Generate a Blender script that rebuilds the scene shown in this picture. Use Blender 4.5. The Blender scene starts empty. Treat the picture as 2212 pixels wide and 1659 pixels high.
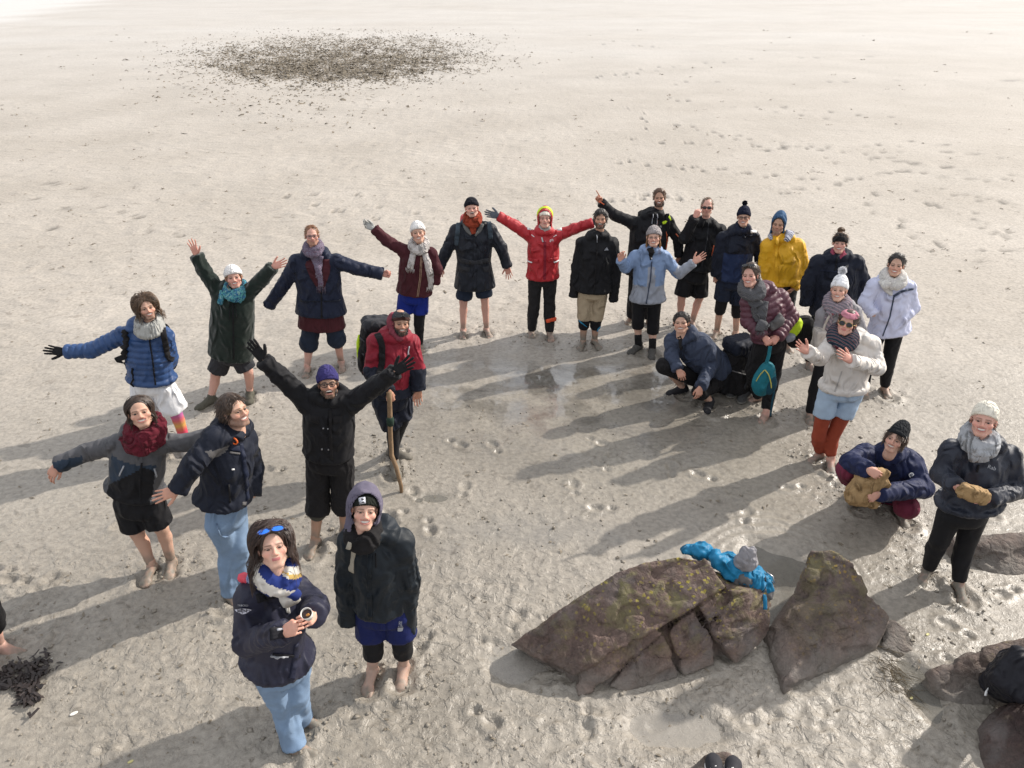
import bpy, math, random
import numpy as np
from mathutils import Vector, Matrix
from mathutils.bvhtree import BVHTree

random.seed(7)
RNG = np.random.default_rng(11)
SC = bpy.context.scene
COL = SC.collection

# ------------------------------------------------------------------ camera
CAM_H = 4.2
PITCH = math.radians(28.5)
FPX, CX, CY = 1671.0, 1106.0, 829.5          # focal length and centre in units of a 2212 x 1659 frame
cam_d = bpy.data.cameras.new('camera')
cam_d.sensor_width = 36.0
cam_d.lens = 36.0 * FPX / 2212.0
cam_d.clip_start = 0.05
cam_d.clip_end = 3000.0
cam = bpy.data.objects.new('camera', cam_d)
cam.location = (0, 0, CAM_H)
cam.rotation_euler = (math.radians(90) - PITCH, 0, 0)
COL.objects.link(cam)
SC.camera = cam

# ------------------------------------------------------------------ sky, sun, exposure
SUN_EL = math.radians(33.0)
SUN_DIR = np.array([math.cos(SUN_EL) * 0.883, math.cos(SUN_EL) * 0.469, math.sin(SUN_EL)])   # towards the sun
W = bpy.data.worlds.new('World')
SC.world = W
W.use_nodes = True
wt = W.node_tree
for n in list(wt.nodes):
    wt.nodes.remove(n)
wo = wt.nodes.new('ShaderNodeOutputWorld')
wb = wt.nodes.new('ShaderNodeBackground')
ws = wt.nodes.new('ShaderNodeTexSky')
ws.sky_type = 'NISHITA'
ws.sun_disc = False
ws.sun_elevation = SUN_EL
ws.sun_rotation = math.atan2(SUN_DIR[0], SUN_DIR[1])
ws.dust_density = 4.0
ws.air_density = 1.0
# broken white cloud over the blue
wc = wt.nodes.new('ShaderNodeTexCoord')
wm = wt.nodes.new('ShaderNodeMapping')
wm.inputs['Scale'].default_value = (1.6, 1.6, 4.0)
wn = wt.nodes.new('ShaderNodeTexNoise')
wn.inputs['Scale'].default_value = 2.2
wn.inputs['Detail'].default_value = 6.0
wr_ = wt.nodes.new('ShaderNodeValToRGB')
wr_.color_ramp.elements[0].position = 0.34
wr_.color_ramp.elements[1].position = 0.62
wr_.color_ramp.elements[0].color = (0.55, 0.55, 0.55, 1)
wr_.color_ramp.elements[1].color = (0.95, 0.95, 0.95, 1)
wx = wt.nodes.new('ShaderNodeMix')
wx.data_type = 'RGBA'
wx.inputs['B'].default_value = (6.6, 6.7, 6.9, 1)
wt.links.new(wc.outputs['Generated'], wm.inputs['Vector'])
wt.links.new(wm.outputs['Vector'], wn.inputs['Vector'])
wt.links.new(wn.outputs['Fac'], wr_.inputs['Fac'])
wt.links.new(wr_.outputs['Color'], wx.inputs['Factor'])
wt.links.new(ws.outputs['Color'], wx.inputs['A'])
wt.links.new(wx.outputs['Result'], wb.inputs['Color'])
wb.inputs['Strength'].default_value = 0.128
wt.links.new(wb.outputs['Background'], wo.inputs['Surface'])

sun_d = bpy.data.lights.new('sun', 'SUN')
sun_d.energy = 3.9
sun_d.angle = math.radians(0.8)
sun_d.color = (1.0, 0.94, 0.86)
sun = bpy.data.objects.new('sun', sun_d)
sun.rotation_euler = Vector(-SUN_DIR).to_track_quat('-Z', 'Y').to_euler()
sun.location = (30, 16, 25)
COL.objects.link(sun)

SC.view_settings.view_transform = 'Standard'
SC.view_settings.look = 'None'
SC.view_settings.exposure = 0.37
SC.view_settings.gamma = 1.0
SC.view_settings.use_curve_mapping = False

# ------------------------------------------------------------------ pixel <-> place
_R = np.array([1.0, 0, 0])
_F = np.array([0, math.cos(PITCH), -math.sin(PITCH)])
_U = np.array([0, math.sin(PITCH), math.cos(PITCH)])
EYE = np.array([0, 0, CAM_H])


def ray(u, v):
    return (u - CX) / FPX * _R - (v - CY) / FPX * _U + _F


def gnd(u, v, z=0.0):
    d = ray(u, v)
    return EYE + d * ((z - CAM_H) / d[2])


def pln(u, v, y):
    d = ray(u, v)
    return EYE + d * (y / d[1])


def unit(a):
    a = np.asarray(a, float)
    return a / (np.linalg.norm(a) + 1e-12)


# ------------------------------------------------------------------ noise
_PERM = RNG.permutation(256).astype(np.int64)
_PERM = np.concatenate([_PERM, _PERM])
_GR = RNG.normal(size=(256, 3))
_GR /= np.linalg.norm(_GR, axis=1)[:, None]


def noise3(x, y, z):
    x = np.asarray(x, float); y = np.asarray(y, float); z = np.asarray(z, float)
    x, y, z = np.broadcast_arrays(x, y, z)
    xi = np.floor(x).astype(np.int64); yi = np.floor(y).astype(np.int64); zi = np.floor(z).astype(np.int64)
    xf = x - xi; yf = y - yi; zf = z - zi
    xi &= 255; yi &= 255; zi &= 255
    u = xf * xf * xf * (xf * (xf * 6 - 15) + 10)
    v = yf * yf * yf * (yf * (yf * 6 - 15) + 10)
    w = zf * zf * zf * (zf * (zf * 6 - 15) + 10)
    out = 0
    for dx in (0, 1):
        for dy in (0, 1):
            for dz in (0, 1):
                g = _GR[_PERM[_PERM[_PERM[(xi + dx) & 255] + ((yi + dy) & 255)] + ((zi + dz) & 255)]]
                val = g[..., 0] * (xf - dx) + g[..., 1] * (yf - dy) + g[..., 2] * (zf - dz)
                out = out + val * (u if dx else 1 - u) * (v if dy else 1 - v) * (w if dz else 1 - w)
    return out


def nz(P, s, seed=0.0):
    return noise3(P[:, 0] * s + seed, P[:, 1] * s + seed * 1.7, P[:, 2] * s - seed * 0.6)


def sstep(a, b, x):
    t = np.clip((x - a) / (b - a), 0, 1)
    return t * t * (3 - 2 * t)


# ------------------------------------------------------------------ signed-distance modelling, meshed by surface nets
def smin(a, b, k):
    h = np.clip(0.5 + 0.5 * (b - a) / k, 0, 1)
    return b + (a - b) * h - k * h * (1 - h)


def nets(D, lo, vox):
    s = D < 0
    nx, ny, nzz = D.shape
    c = np.zeros((nx - 1, ny - 1, nzz - 1), np.uint8)
    for dx in (0, 1):
        for dy in (0, 1):
            for dz in (0, 1):
                c += s[dx:nx - 1 + dx, dy:ny - 1 + dy, dz:nzz - 1 + dz]
    act = (c > 0) & (c < 8)
    idx = np.full(act.shape, -1, np.int32)
    n = int(act.sum())
    idx[act] = np.arange(n)
    I = np.argwhere(act)
    offs = [(a, b, e) for a in (0, 1) for b in (0, 1) for e in (0, 1)]
    vals = {o: D[I[:, 0] + o[0], I[:, 1] + o[1], I[:, 2] + o[2]] for o in offs}
    acc = np.zeros((n, 3)); cnt = np.zeros(n)
    for o in offs:
        for ax in range(3):
            if o[ax] == 0:
                q = list(o); q[ax] = 1; q = tuple(q)
                d1, d2 = vals[o], vals[q]
                m = (d1 < 0) != (d2 < 0)
                t = d1[m] / (d1[m] - d2[m])
                p = np.tile(np.array(o, float), (m.sum(), 1))
                p[:, ax] += t
                acc[m] += p; cnt[m] += 1
    V = lo + (I + acc / np.maximum(cnt, 1)[:, None]) * vox
    Q = []
    # x edges
    A = s[:-1, 1:-1, 1:-1]; B = s[1:, 1:-1, 1:-1]
    e = np.argwhere(A != B)
    if len(e):
        i, j, k = e[:, 0], e[:, 1] + 1, e[:, 2] + 1
        q = np.stack([idx[i, j - 1, k - 1], idx[i, j, k - 1], idx[i, j, k], idx[i, j - 1, k]], 1)
        f = ~A[e[:, 0], e[:, 1], e[:, 2]]
        q[f] = q[f][:, ::-1]; Q.append(q)
    A = s[1:-1, :-1, 1:-1]; B = s[1:-1, 1:, 1:-1]
    e = np.argwhere(A != B)
    if len(e):
        i, j, k = e[:, 0] + 1, e[:, 1], e[:, 2] + 1
        q = np.stack([idx[i - 1, j, k - 1], idx[i - 1, j, k], idx[i, j, k], idx[i, j, k - 1]], 1)
        f = ~A[e[:, 0], e[:, 1], e[:, 2]]
        q[f] = q[f][:, ::-1]; Q.append(q)
    A = s[1:-1, 1:-1, :-1]; B = s[1:-1, 1:-1, 1:]
    e = np.argwhere(A != B)
    if len(e):
        i, j, k = e[:, 0] + 1, e[:, 1] + 1, e[:, 2]
        q = np.stack([idx[i - 1, j - 1, k], idx[i, j - 1, k], idx[i, j, k], idx[i - 1, j, k]], 1)
        f = ~A[e[:, 0], e[:, 1], e[:, 2]]
        q[f] = q[f][:, ::-1]; Q.append(q)
    Q = np.concatenate(Q) if Q else np.zeros((0, 4), int)
    return V, Q


class Field:
    def __init__(self, vox):
        self.vox = vox
        self.ops = []

    def op(self, fn, lo, hi, k=0.02, mode='u', mat=0):
        self.ops.append((fn, np.minimum(lo, hi), np.maximum(lo, hi), k, mode, mat))
        return self

    def cap(self, a, b, ra, rb=None, k=0.02, mat=0, mode='u', flat=None):
        """round cone from a to b; flat = (direction, factor): thinner along that direction"""
        a = np.asarray(a, float); b = np.asarray(b, float)
        rb = ra if rb is None else rb
        ab = b - a; L2 = float(ab @ ab) + 1e-12

        def fn(x, y, z):
            px, py, pz = x - a[0], y - a[1], z - a[2]
            t = np.clip((px * ab[0] + py * ab[1] + pz * ab[2]) / L2, 0, 1)
            qx, qy, qz = px - t * ab[0], py - t * ab[1], pz - t * ab[2]
            if flat is not None:
                nn, sfl = flat
                dn = (qx * nn[0] + qy * nn[1] + qz * nn[2]) * (1 / sfl - 1)
                qx = qx + nn[0] * dn; qy = qy + nn[1] * dn; qz = qz + nn[2] * dn
                return (np.sqrt(qx * qx + qy * qy + qz * qz) - (ra + (rb - ra) * t)) * (0.5 + 0.5 * sfl)
            return np.sqrt(qx * qx + qy * qy + qz * qz) - (ra + (rb - ra) * t)
        r = max(ra, rb)
        return self.op(fn, np.minimum(a, b) - r, np.maximum(a, b) + r, k, mode, mat)

    def chain(self, pts, rs, k=0.02, mat=0, flat=None):
        for i in range(len(pts) - 1):
            self.cap(pts[i], pts[i + 1], rs[i], rs[i + 1], k, mat, flat=flat)
        return self

    def cone(self, a, b, ra, rb, k=0.015, mat=0, mode='u'):
        """tapered tube with a rounded start at a and a flat cut end at b"""
        a = np.asarray(a, float); b = np.asarray(b, float)
        ab = b - a; L = float(np.linalg.norm(ab)); ax = ab / L

        def fn(x, y, z):
            px, py, pz = x - a[0], y - a[1], z - a[2]
            h = px * ax[0] + py * ax[1] + pz * ax[2]
            hc = np.clip(h, 0, L)
            qx, qy, qz = px - hc * ax[0], py - hc * ax[1], pz - hc * ax[2]
            hr = np.maximum(h, 0)
            rx, ry, rz = px - hr * ax[0], py - hr * ax[1], pz - hr * ax[2]
            d = np.sqrt(rx * rx + ry * ry + rz * rz) - (ra + (rb - ra) * hc / L)
            return np.maximum(d, h - L)
        r = max(ra, rb)
        return self.op(fn, np.minimum(a, b) - r, np.maximum(a, b) + r, k, mode, mat)

    def ell(self, c, r, M=None, k=0.02, mat=0, mode='u'):
        c = np.asarray(c, float); r = np.asarray(r, float)
        M = np.eye(3) if M is None else np.asarray(M, float)      # columns are the axes

        def fn(x, y, z):
            px, py, pz = x - c[0], y - c[1], z - c[2]
            q = [px * M[0, i] + py * M[1, i] + pz * M[2, i] for i in range(3)]
            k0 = np.sqrt((q[0] / r[0]) ** 2 + (q[1] / r[1]) ** 2 + (q[2] / r[2]) ** 2)
            k1 = np.sqrt((q[0] / r[0] ** 2) ** 2 + (q[1] / r[1] ** 2) ** 2 + (q[2] / r[2] ** 2) ** 2)
            return k0 * (k0 - 1) / (k1 + 1e-9)
        ext = np.abs(M) @ r
        return self.op(fn, c - ext, c + ext, k, mode, mat)

    def box(self, c, h, M=None, r=0.01, k=0.01, mat=0, mode='u'):
        c = np.asarray(c, float); h = np.asarray(h, float)
        M = np.eye(3) if M is None else np.asarray(M, float)

        def fn(x, y, z):
            px, py, pz = x - c[0], y - c[1], z - c[2]
            q = [np.abs(px * M[0, i] + py * M[1, i] + pz * M[2, i]) - (h[i] - r) for i in range(3)]
            o = np.sqrt(sum(np.maximum(e, 0) ** 2 for e in q))
            return o + np.minimum(np.maximum(np.maximum(q[0], q[1]), q[2]), 0) - r
        ext = np.abs(M) @ h
        return self.op(fn, c - ext, c + ext, k, mode, mat)

    def loft(self, o, axis, X, F, hs, aa, bb, ox=None, of=None, k=0.03, mat=0):
        """stacked ellipses along axis from o; flat ends"""
        o = np.asarray(o, float)
        hs = np.asarray(hs, float)

        def fn(x, y, z):
            px, py, pz = x - o[0], y - o[1], z - o[2]
            h = px * axis[0] + py * axis[1] + pz * axis[2]
            qx = px * X[0] + py * X[1] + pz * X[2]
            qf = px * F[0] + py * F[1] + pz * F[2]
            a = np.interp(h, hs, aa); b = np.interp(h, hs, bb)
            if ox is not None:
                qx = qx - np.interp(h, hs, ox)
            if of is not None:
                qf = qf - np.interp(h, hs, of)
            m = np.minimum(a, b)
            d = (np.sqrt((qx / a) ** 2 + (qf / b) ** 2) - 1) * m
            return np.maximum(d, np.maximum(hs[0] - h, h - hs[-1]))
        ma = max(max(aa), max(bb)) + 0.06
        e0 = o + axis * hs[0]; e1 = o + axis * hs[-1]
        return self.op(fn, np.minimum(e0, e1) - ma, np.maximum(e0, e1) + ma, k, 'u', mat)

    def half(self, p, n, mode='s', k=0.004):
        """cut away everything on the side n points to"""
        p = np.asarray(p, float); n = unit(n)

        def fn(x, y, z):
            return -((x - p[0]) * n[0] + (y - p[1]) * n[1] + (z - p[2]) * n[2])
        return self.op(fn, np.full(3, -1e3), np.full(3, 1e3), k, 's')

    def mesh(self, want_mat=False):
        us = [o for o in self.ops if o[4] == 'u']
        v = self.vox
        lo = np.min([o[1] for o in us], axis=0) - 2.5 * v
        hi = np.max([o[2] for o in us], axis=0) + 2.5 * v
        n = np.ceil((hi - lo) / v).astype(int) + 1
        D = np.full(n, 1.0, np.float32)
        ax = [(lo[i] + np.arange(n[i]) * v).astype(np.float32) for i in range(3)]
        for fn, a, b, k, mode, mat in self.ops:
            m = k + 2.5 * v
            i0 = np.clip(np.floor((a - m - lo) / v).astype(int), 0, n)
            i1 = np.clip(np.ceil((b + m - lo) / v).astype(int) + 1, 0, n)
            if np.any(i1 <= i0):
                continue
            sl = tuple(slice(i0[j], i1[j]) for j in range(3))
            d = fn(ax[0][sl[0]][:, None, None], ax[1][sl[1]][None, :, None], ax[2][sl[2]][None, None, :]).astype(np.float32)
            if mode == 'u':
                D[sl] = smin(D[sl], d, k)
            else:
                D[sl] = -smin(-D[sl], d, k)
        V, Q = nets(D, lo, v)
        if not want_mat:
            return V, Q
        C = V[Q].mean(axis=1)
        best = np.full(len(C), 1e9); mi = np.zeros(len(C), np.int32)
        for fn, a, b, k, mode, mat in us:
            d = fn(C[:, 0], C[:, 1], C[:, 2])
            m = d < best
            best[m] = d[m]; mi[m] = mat
        return V, Q, mi


def vnormals(V, Q):
    if len(Q) == 0:
        return np.zeros_like(V)
    n = np.cross(V[Q[:, 2]] - V[Q[:, 0]], V[Q[:, 3]] - V[Q[:, 1]]) if Q.shape[1] == 4 else np.cross(V[Q[:, 1]] - V[Q[:, 0]], V[Q[:, 2]] - V[Q[:, 0]])
    N = np.zeros_like(V)
    for c in range(Q.shape[1]):
        for a in range(3):
            N[:, a] += np.bincount(Q[:, c], n[:, a], len(V))
    return N / (np.linalg.norm(N, axis=1)[:, None] + 1e-12)


def puff(V, Q, amp, scale, seed=0.0, amp2=None, an=None):
    """push the vertices in and out like folds of cloth"""
    N = vnormals(V, Q)
    S = V * (np.asarray(an) if an is not None else 1.0)
    w = np.stack([nz(S, scale * 0.7, seed + 3), nz(S, scale * 0.7, seed + 9), nz(S, scale * 0.7, seed + 17)], 1) * (0.6 / scale)
    a = nz(S + w, scale, seed)
    d = amp * (1 - 2.2 * np.abs(a)) * 0.9
    d += (amp * 0.45 if amp2 is None else amp2) * (1 - 2.4 * np.abs(nz(S + w, scale * 2.3, seed + 5)))
    return V + N * (d - amp * 0.45)[:, None]


# ------------------------------------------------------------------ mesh objects
def mesh_data(name, V, faces, mats=(), mi=None, smooth=True, col=None):
    """faces: one array (n,k) or a list of arrays"""
    if not isinstance(faces, (list, tuple)):
        faces = [faces]
    faces = [np.asarray(f, np.int32) for f in faces if len(f)]
    me = bpy.data.meshes.new(name)
    V = np.asarray(V, np.float32)
    me.vertices.add(len(V)); me.vertices.foreach_set('co', V.ravel())
    li = np.concatenate([f.ravel() for f in faces])
    st = []; p = 0
    for f in faces:
        st.append(p + np.arange(len(f)) * f.shape[1]); p += f.size
    st = np.concatenate(st).astype(np.int32)
    me.loops.add(len(li)); me.loops.foreach_set('vertex_index', li)
    me.polygons.add(len(st)); me.polygons.foreach_set('loop_start', st)
    if mi is not None:
        me.polygons.foreach_set('material_index', np.asarray(mi, np.int32))
    me.update(calc_edges=True)
    me.polygons.foreach_set('use_smooth', np.full(len(st), bool(smooth)))
    for m in mats:
        me.materials.append(m)
    if col is not None:
        at = me.attributes.new('Col', 'FLOAT_COLOR', 'POINT')
        c4 = np.ones((len(V), 4), np.float32); c4[:, :3] = col
        at.data.foreach_set('color', c4.ravel())
    me.validate()
    return me


def add_obj(name, me, parent=None, loc=(0, 0, 0), label=None, cat=None, group=None, kind=None):
    o = bpy.data.objects.new(name, me)
    COL.objects.link(o)
    o.location = loc
    if parent is not None:
        o.parent = parent
    if label:
        o['label'] = label
    if cat:
        o['category'] = cat
    if group:
        o['group'] = group
    if kind:
        o['kind'] = kind
    return o


def tube(pts, rs, sides=6, closed=False):
    """V, Q of a swept tube through pts"""
    pts = np.asarray(pts, float); n = len(pts)
    rs = np.full(n, rs, float) if np.isscalar(rs) else np.asarray(rs, float)
    T = np.gradient(pts, axis=0) if not closed else np.roll(pts, -1, 0) - np.roll(pts, 1, 0)
    T /= np.linalg.norm(T, axis=1)[:, None] + 1e-12
    ref = np.array([0, 0, 1.0]) if abs(T[0, 2]) < 0.9 else np.array([1.0, 0, 0])
    V = []
    A = unit(np.cross(T[0], ref))
    for i in range(n):
        A = unit(A - T[i] * (A @ T[i])); B = np.cross(T[i], A)
        th = np.arange(sides) * 2 * math.pi / sides
        V.append(pts[i] + rs[i] * (np.cos(th)[:, None] * A + np.sin(th)[:, None] * B))
    V = np.concatenate(V); Q = []
    m = n if closed else n - 1
    for i in range(m):
        j = (i + 1) % n
        for s in range(sides):
            s2 = (s + 1) % sides
            Q.append((i * sides + s, i * sides + s2, j * sides + s2, j * sides + s))
    Q = np.array(Q)
    if not closed:
        c0 = len(V); V = np.vstack([V, pts[:1], pts[-1:]])
        capq = []
        for s in range(sides):
            s2 = (s + 1) % sides
            capq.append((c0, s2, s, s)); capq.append((c0 + 1, (n - 1) * sides + s, (n - 1) * sides + s2, (n - 1) * sides + s2))
        return V, [Q, np.array(capq)[:, :3]]
    return V, [Q]


class Bag:
    """collects pieces of one mesh"""
    def __init__(self):
        self.V = []; self.F = {}; self.n = 0; self.C = []; self.M = {}

    def add(self, V, faces, col=None, mat=0):
        if not isinstance(faces, (list, tuple)):
            faces = [faces]
        for f in faces:
            f = np.asarray(f)
            if len(f) == 0:
                continue
            self.F.setdefault(f.shape[1], []).append(f + self.n)
            self.M.setdefault(f.shape[1], []).append(np.full(len(f), mat, np.int32))
        self.V.append(np.asarray(V, float)); self.n += len(V)
        if col is not None:
            c = np.asarray(col, float)
            self.C.append(np.tile(c, (len(V), 1)) if c.ndim == 1 else c)
        return self

    def data(self, name, mats, base=(0, 0, 0), smooth=True):
        ks = sorted(self.F)
        f = [np.concatenate(self.F[k]) for k in ks]
        mi = np.concatenate([np.concatenate(self.M[k]) for k in ks])
        return mesh_data(name, np.concatenate(self.V) - np.asarray(base), f, mats, mi, smooth, np.concatenate(self.C) if self.C else None)


# ------------------------------------------------------------------ materials
def srgb(r, g, b):
    f = lambda c: (c / 255 / 12.92) if c / 255 <= 0.04045 else ((c / 255 + 0.055) / 1.055) ** 2.4
    return (f(r), f(g), f(b))


_MATS = {}


def _nodes(name):
    m = bpy.data.materials.new(name)
    m.use_nodes = True
    nt = m.node_tree
    b = nt.nodes['Principled BSDF']
    return m, nt, b


def cloth(name, c, rough=0.85, var=0.25, bump=0.35, scale=14.0, weave=260.0, sheen=0.02, spec=0.22):
    """c linear colour. Fabric: blotchy tone, creases and a fine weave."""
    key = ('c', name)
    if key in _MATS:
        return _MATS[key]
    m, nt, b = _nodes(name)
    L = nt.links.new
    tc = nt.nodes.new('ShaderNodeTexCoord')
    n1 = nt.nodes.new('ShaderNodeTexNoise')
    n1.inputs['Scale'].default_value = scale; n1.inputs['Detail'].default_value = 5; n1.inputs['Distortion'].default_value = 0.8
    L(tc.outputs['Object'], n1.inputs['Vector'])
    mx = nt.nodes.new('ShaderNodeMix'); mx.data_type = 'RGBA'
    mx.inputs['A'].default_value = (*[x * (1 - var) for x in c], 1)
    mx.inputs['B'].default_value = (*[min(1, x * (1 + var)) for x in c], 1)
    L(n1.outputs['Fac'], mx.inputs['Factor'])
    L(mx.outputs['Result'], b.inputs['Base Color'])
    n2 = nt.nodes.new('ShaderNodeTexNoise'); n2.noise_type = 'RIDGED_MULTIFRACTAL'
    n2.inputs['Scale'].default_value = scale * 0.5; n2.inputs['Detail'].default_value = 3; n2.inputs['Distortion'].default_value = 1.3
    n2.inputs['Roughness'].default_value = 0.45
    mp = nt.nodes.new('ShaderNodeMapping'); mp.inputs['Scale'].default_value = (1.0, 1.0, 0.6); mp.inputs['Rotation'].default_value = (0.3, 0.35, 0)
    L(tc.outputs['Object'], mp.inputs['Vector']); L(mp.outputs['Vector'], n2.inputs['Vector'])
    b1 = nt.nodes.new('ShaderNodeBump'); b1.inputs['Strength'].default_value = min(1.0, bump * 2.2); b1.inputs['Distance'].default_value = 0.10
    L(n2.outputs['Fac'], b1.inputs['Height'])
    n3 = nt.nodes.new('ShaderNodeTexNoise'); n3.inputs['Scale'].default_value = weave; n3.inputs['Detail'].default_value = 2
    L(tc.outputs['Object'], n3.inputs['Vector'])
    b2 = nt.nodes.new('ShaderNodeBump'); b2.inputs['Strength'].default_value = 0.3; b2.inputs['Distance'].default_value = 0.004
    L(n3.outputs['Fac'], b2.inputs['Height']); L(b1.outputs['Normal'], b2.inputs['Normal'])
    L(b2.outputs['Normal'], b.inputs['Normal'])
    b.inputs['Roughness'].default_value = rough
    b.inputs['Specular IOR Level'].default_value = spec
    b.inputs['Sheen Weight'].default_value = sheen
    _MATS[key] = m
    return m


def plain(name, c, rough=0.5, metal=0.0, var=0.12, scale=30.0, spec=0.5):
    key = ('p', name)
    if key in _MATS:
        return _MATS[key]
    m, nt, b = _nodes(name)
    L = nt.links.new
    tc = nt.nodes.new('ShaderNodeTexCoord')
    n1 = nt.nodes.new('ShaderNodeTexNoise'); n1.inputs['Scale'].default_value = scale; n1.inputs['Detail'].default_value = 4
    L(tc.outputs['Object'], n1.inputs['Vector'])
    mx = nt.nodes.new('ShaderNodeMix'); mx.data_type = 'RGBA'
    mx.inputs['A'].default_value = (*[x * (1 - var) for x in c], 1)
    mx.inputs['B'].default_value = (*[min(1, x * (1 + var)) for x in c], 1)
    L(n1.outputs['Fac'], mx.inputs['Factor']); L(mx.outputs['Result'], b.inputs['Base Color'])
    b.inputs['Roughness'].default_value = rough; b.inputs['Metallic'].default_value = metal
    b.inputs['Specular IOR Level'].default_value = spec
    _MATS[key] = m
    return m


def attr_mat(name, rough=0.6, bump=0.15, scale=120.0, sss=0.0, spec=0.4):
    """colour comes from the mesh's own Col attribute"""
    key = ('a', name)
    if key in _MATS:
        return _MATS[key]
    m, nt, b = _nodes(name)
    L = nt.links.new
    a = nt.nodes.new('ShaderNodeAttribute'); a.attribute_name = 'Col'
    tc = nt.nodes.new('ShaderNodeTexCoord')
    n1 = nt.nodes.new('ShaderNodeTexNoise'); n1.inputs['Scale'].default_value = scale; n1.inputs['Detail'].default_value = 3
    L(tc.outputs['Object'], n1.inputs['Vector'])
    L(a.outputs['Color'], b.inputs['Base Color'])
    bp = nt.nodes.new('ShaderNodeBump'); bp.inputs['Strength'].default_value = bump; bp.inputs['Distance'].default_value = 0.004
    L(n1.outputs['Fac'], bp.inputs['Height']); L(bp.outputs['Normal'], b.inputs['Normal'])
    b.inputs['Roughness'].default_value = rough
    b.inputs['Specular IOR Level'].default_value = spec
    if sss:
        b.inputs['Subsurface Weight'].default_value = sss
        b.inputs['Subsurface Radius'].default_value = (0.012, 0.005, 0.003)
        b.inputs['Subsurface Scale'].default_value = 1.0
    _MATS[key] = m
    return m


SKIN = attr_mat('skin', 0.55, 0.12, 160.0, 0.12)
HAIRM = attr_mat('hair_strands', 0.45, 0.0, 50, 0, 0.5)
# ================================================================== the beach
FEETPX = [(405, 966), (318, 975), (332, 1235), (372, 1222), (500, 1290), (530, 1270), (458, 872), (542, 858), (665, 803), (737, 791), (683, 1180), (748, 1155), (853, 1015), (848, 985), (906, 755), (872, 765), (1001, 721), (1051, 718), (1148, 720), (1186, 726), (1259, 745), (1284, 743), (1360, 692), (1400, 700), (1378, 757), (1408, 763), (1468, 700), (1492, 703), (1546, 722), (1587, 725), (1472, 848), (1535, 880), (1635, 865), (1652, 903), (1743, 786), (1746, 900), (1768, 992), (1791, 1004), (1909, 850), (1845, 1088), (1944, 1118), (1999, 1243), (2068, 1273), (806, 1459), (873, 1448), (630, 1625), (655, 1560), (5, 1405)]
FEETG = np.array([gnd(*p)[:2] for p in FEETPX])
PUDDLES = [  # centre (frame units), radii in metres, depth
    ((1690, 1262), 0.30, 0.42, 0.055), ((1122, 1430), 0.22, 0.18, 0.040), ((1452, 1572), 0.28, 0.14, 0.045),
    ((1985, 1480), 0.10, 0.26, 0.05), ((935, 1075), 0.16, 0.06, 0.022)]


def grow(a, step, ratio, end):
    out = [a]; s = step
    while out[-1] < end:
        s *= ratio
        out.append(out[-1] + s)
    return out[1:]


gx = np.arange(0, 4.2, 0.024).tolist()
gx += grow(gx[-1], 0.024, 1.022, 17.0)
gx += grow(gx[-1], 0.22, 1.13, 900.0)
gx = np.array([-v for v in gx[:0:-1]] + gx)
gy = np.arange(2.0, 6.6, 0.020).tolist()
gy += grow(gy[-1], 0.020, 1.015, 62.0)
gy += grow(gy[-1], 0.7, 1.12, 1400.0)
gy = np.array([-400.0, -60.0, -8.0, 0.0, 0.9] + gy)


def foot_stamp(X, Y, H, WET_SHADE, cx, cy, ang, L=0.26, depth=0.02, rim=0.008, wet=0.6, wid=0.05):
    i0, i1 = np.searchsorted(gx, [cx - 0.35, cx + 0.35]); j0, j1 = np.searchsorted(gy, [cy - 0.35, cy + 0.35])
    if i1 <= i0 or j1 <= j0:
        return
    x = X[j0:j1, i0:i1] - cx; y = Y[j0:j1, i0:i1] - cy
    c, s = math.cos(ang), math.sin(ang)
    a = x * c + y * s; b = -x * s + y * c
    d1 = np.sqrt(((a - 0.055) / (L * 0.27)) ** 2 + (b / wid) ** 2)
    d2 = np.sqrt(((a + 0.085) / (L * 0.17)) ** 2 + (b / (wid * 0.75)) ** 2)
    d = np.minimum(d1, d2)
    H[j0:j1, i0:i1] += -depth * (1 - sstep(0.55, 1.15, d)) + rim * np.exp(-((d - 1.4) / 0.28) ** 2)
    WET_SHADE[j0:j1, i0:i1] = np.maximum(WET_SHADE[j0:j1, i0:i1], wet * (1 - sstep(0.7, 1.3, d)))


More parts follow.
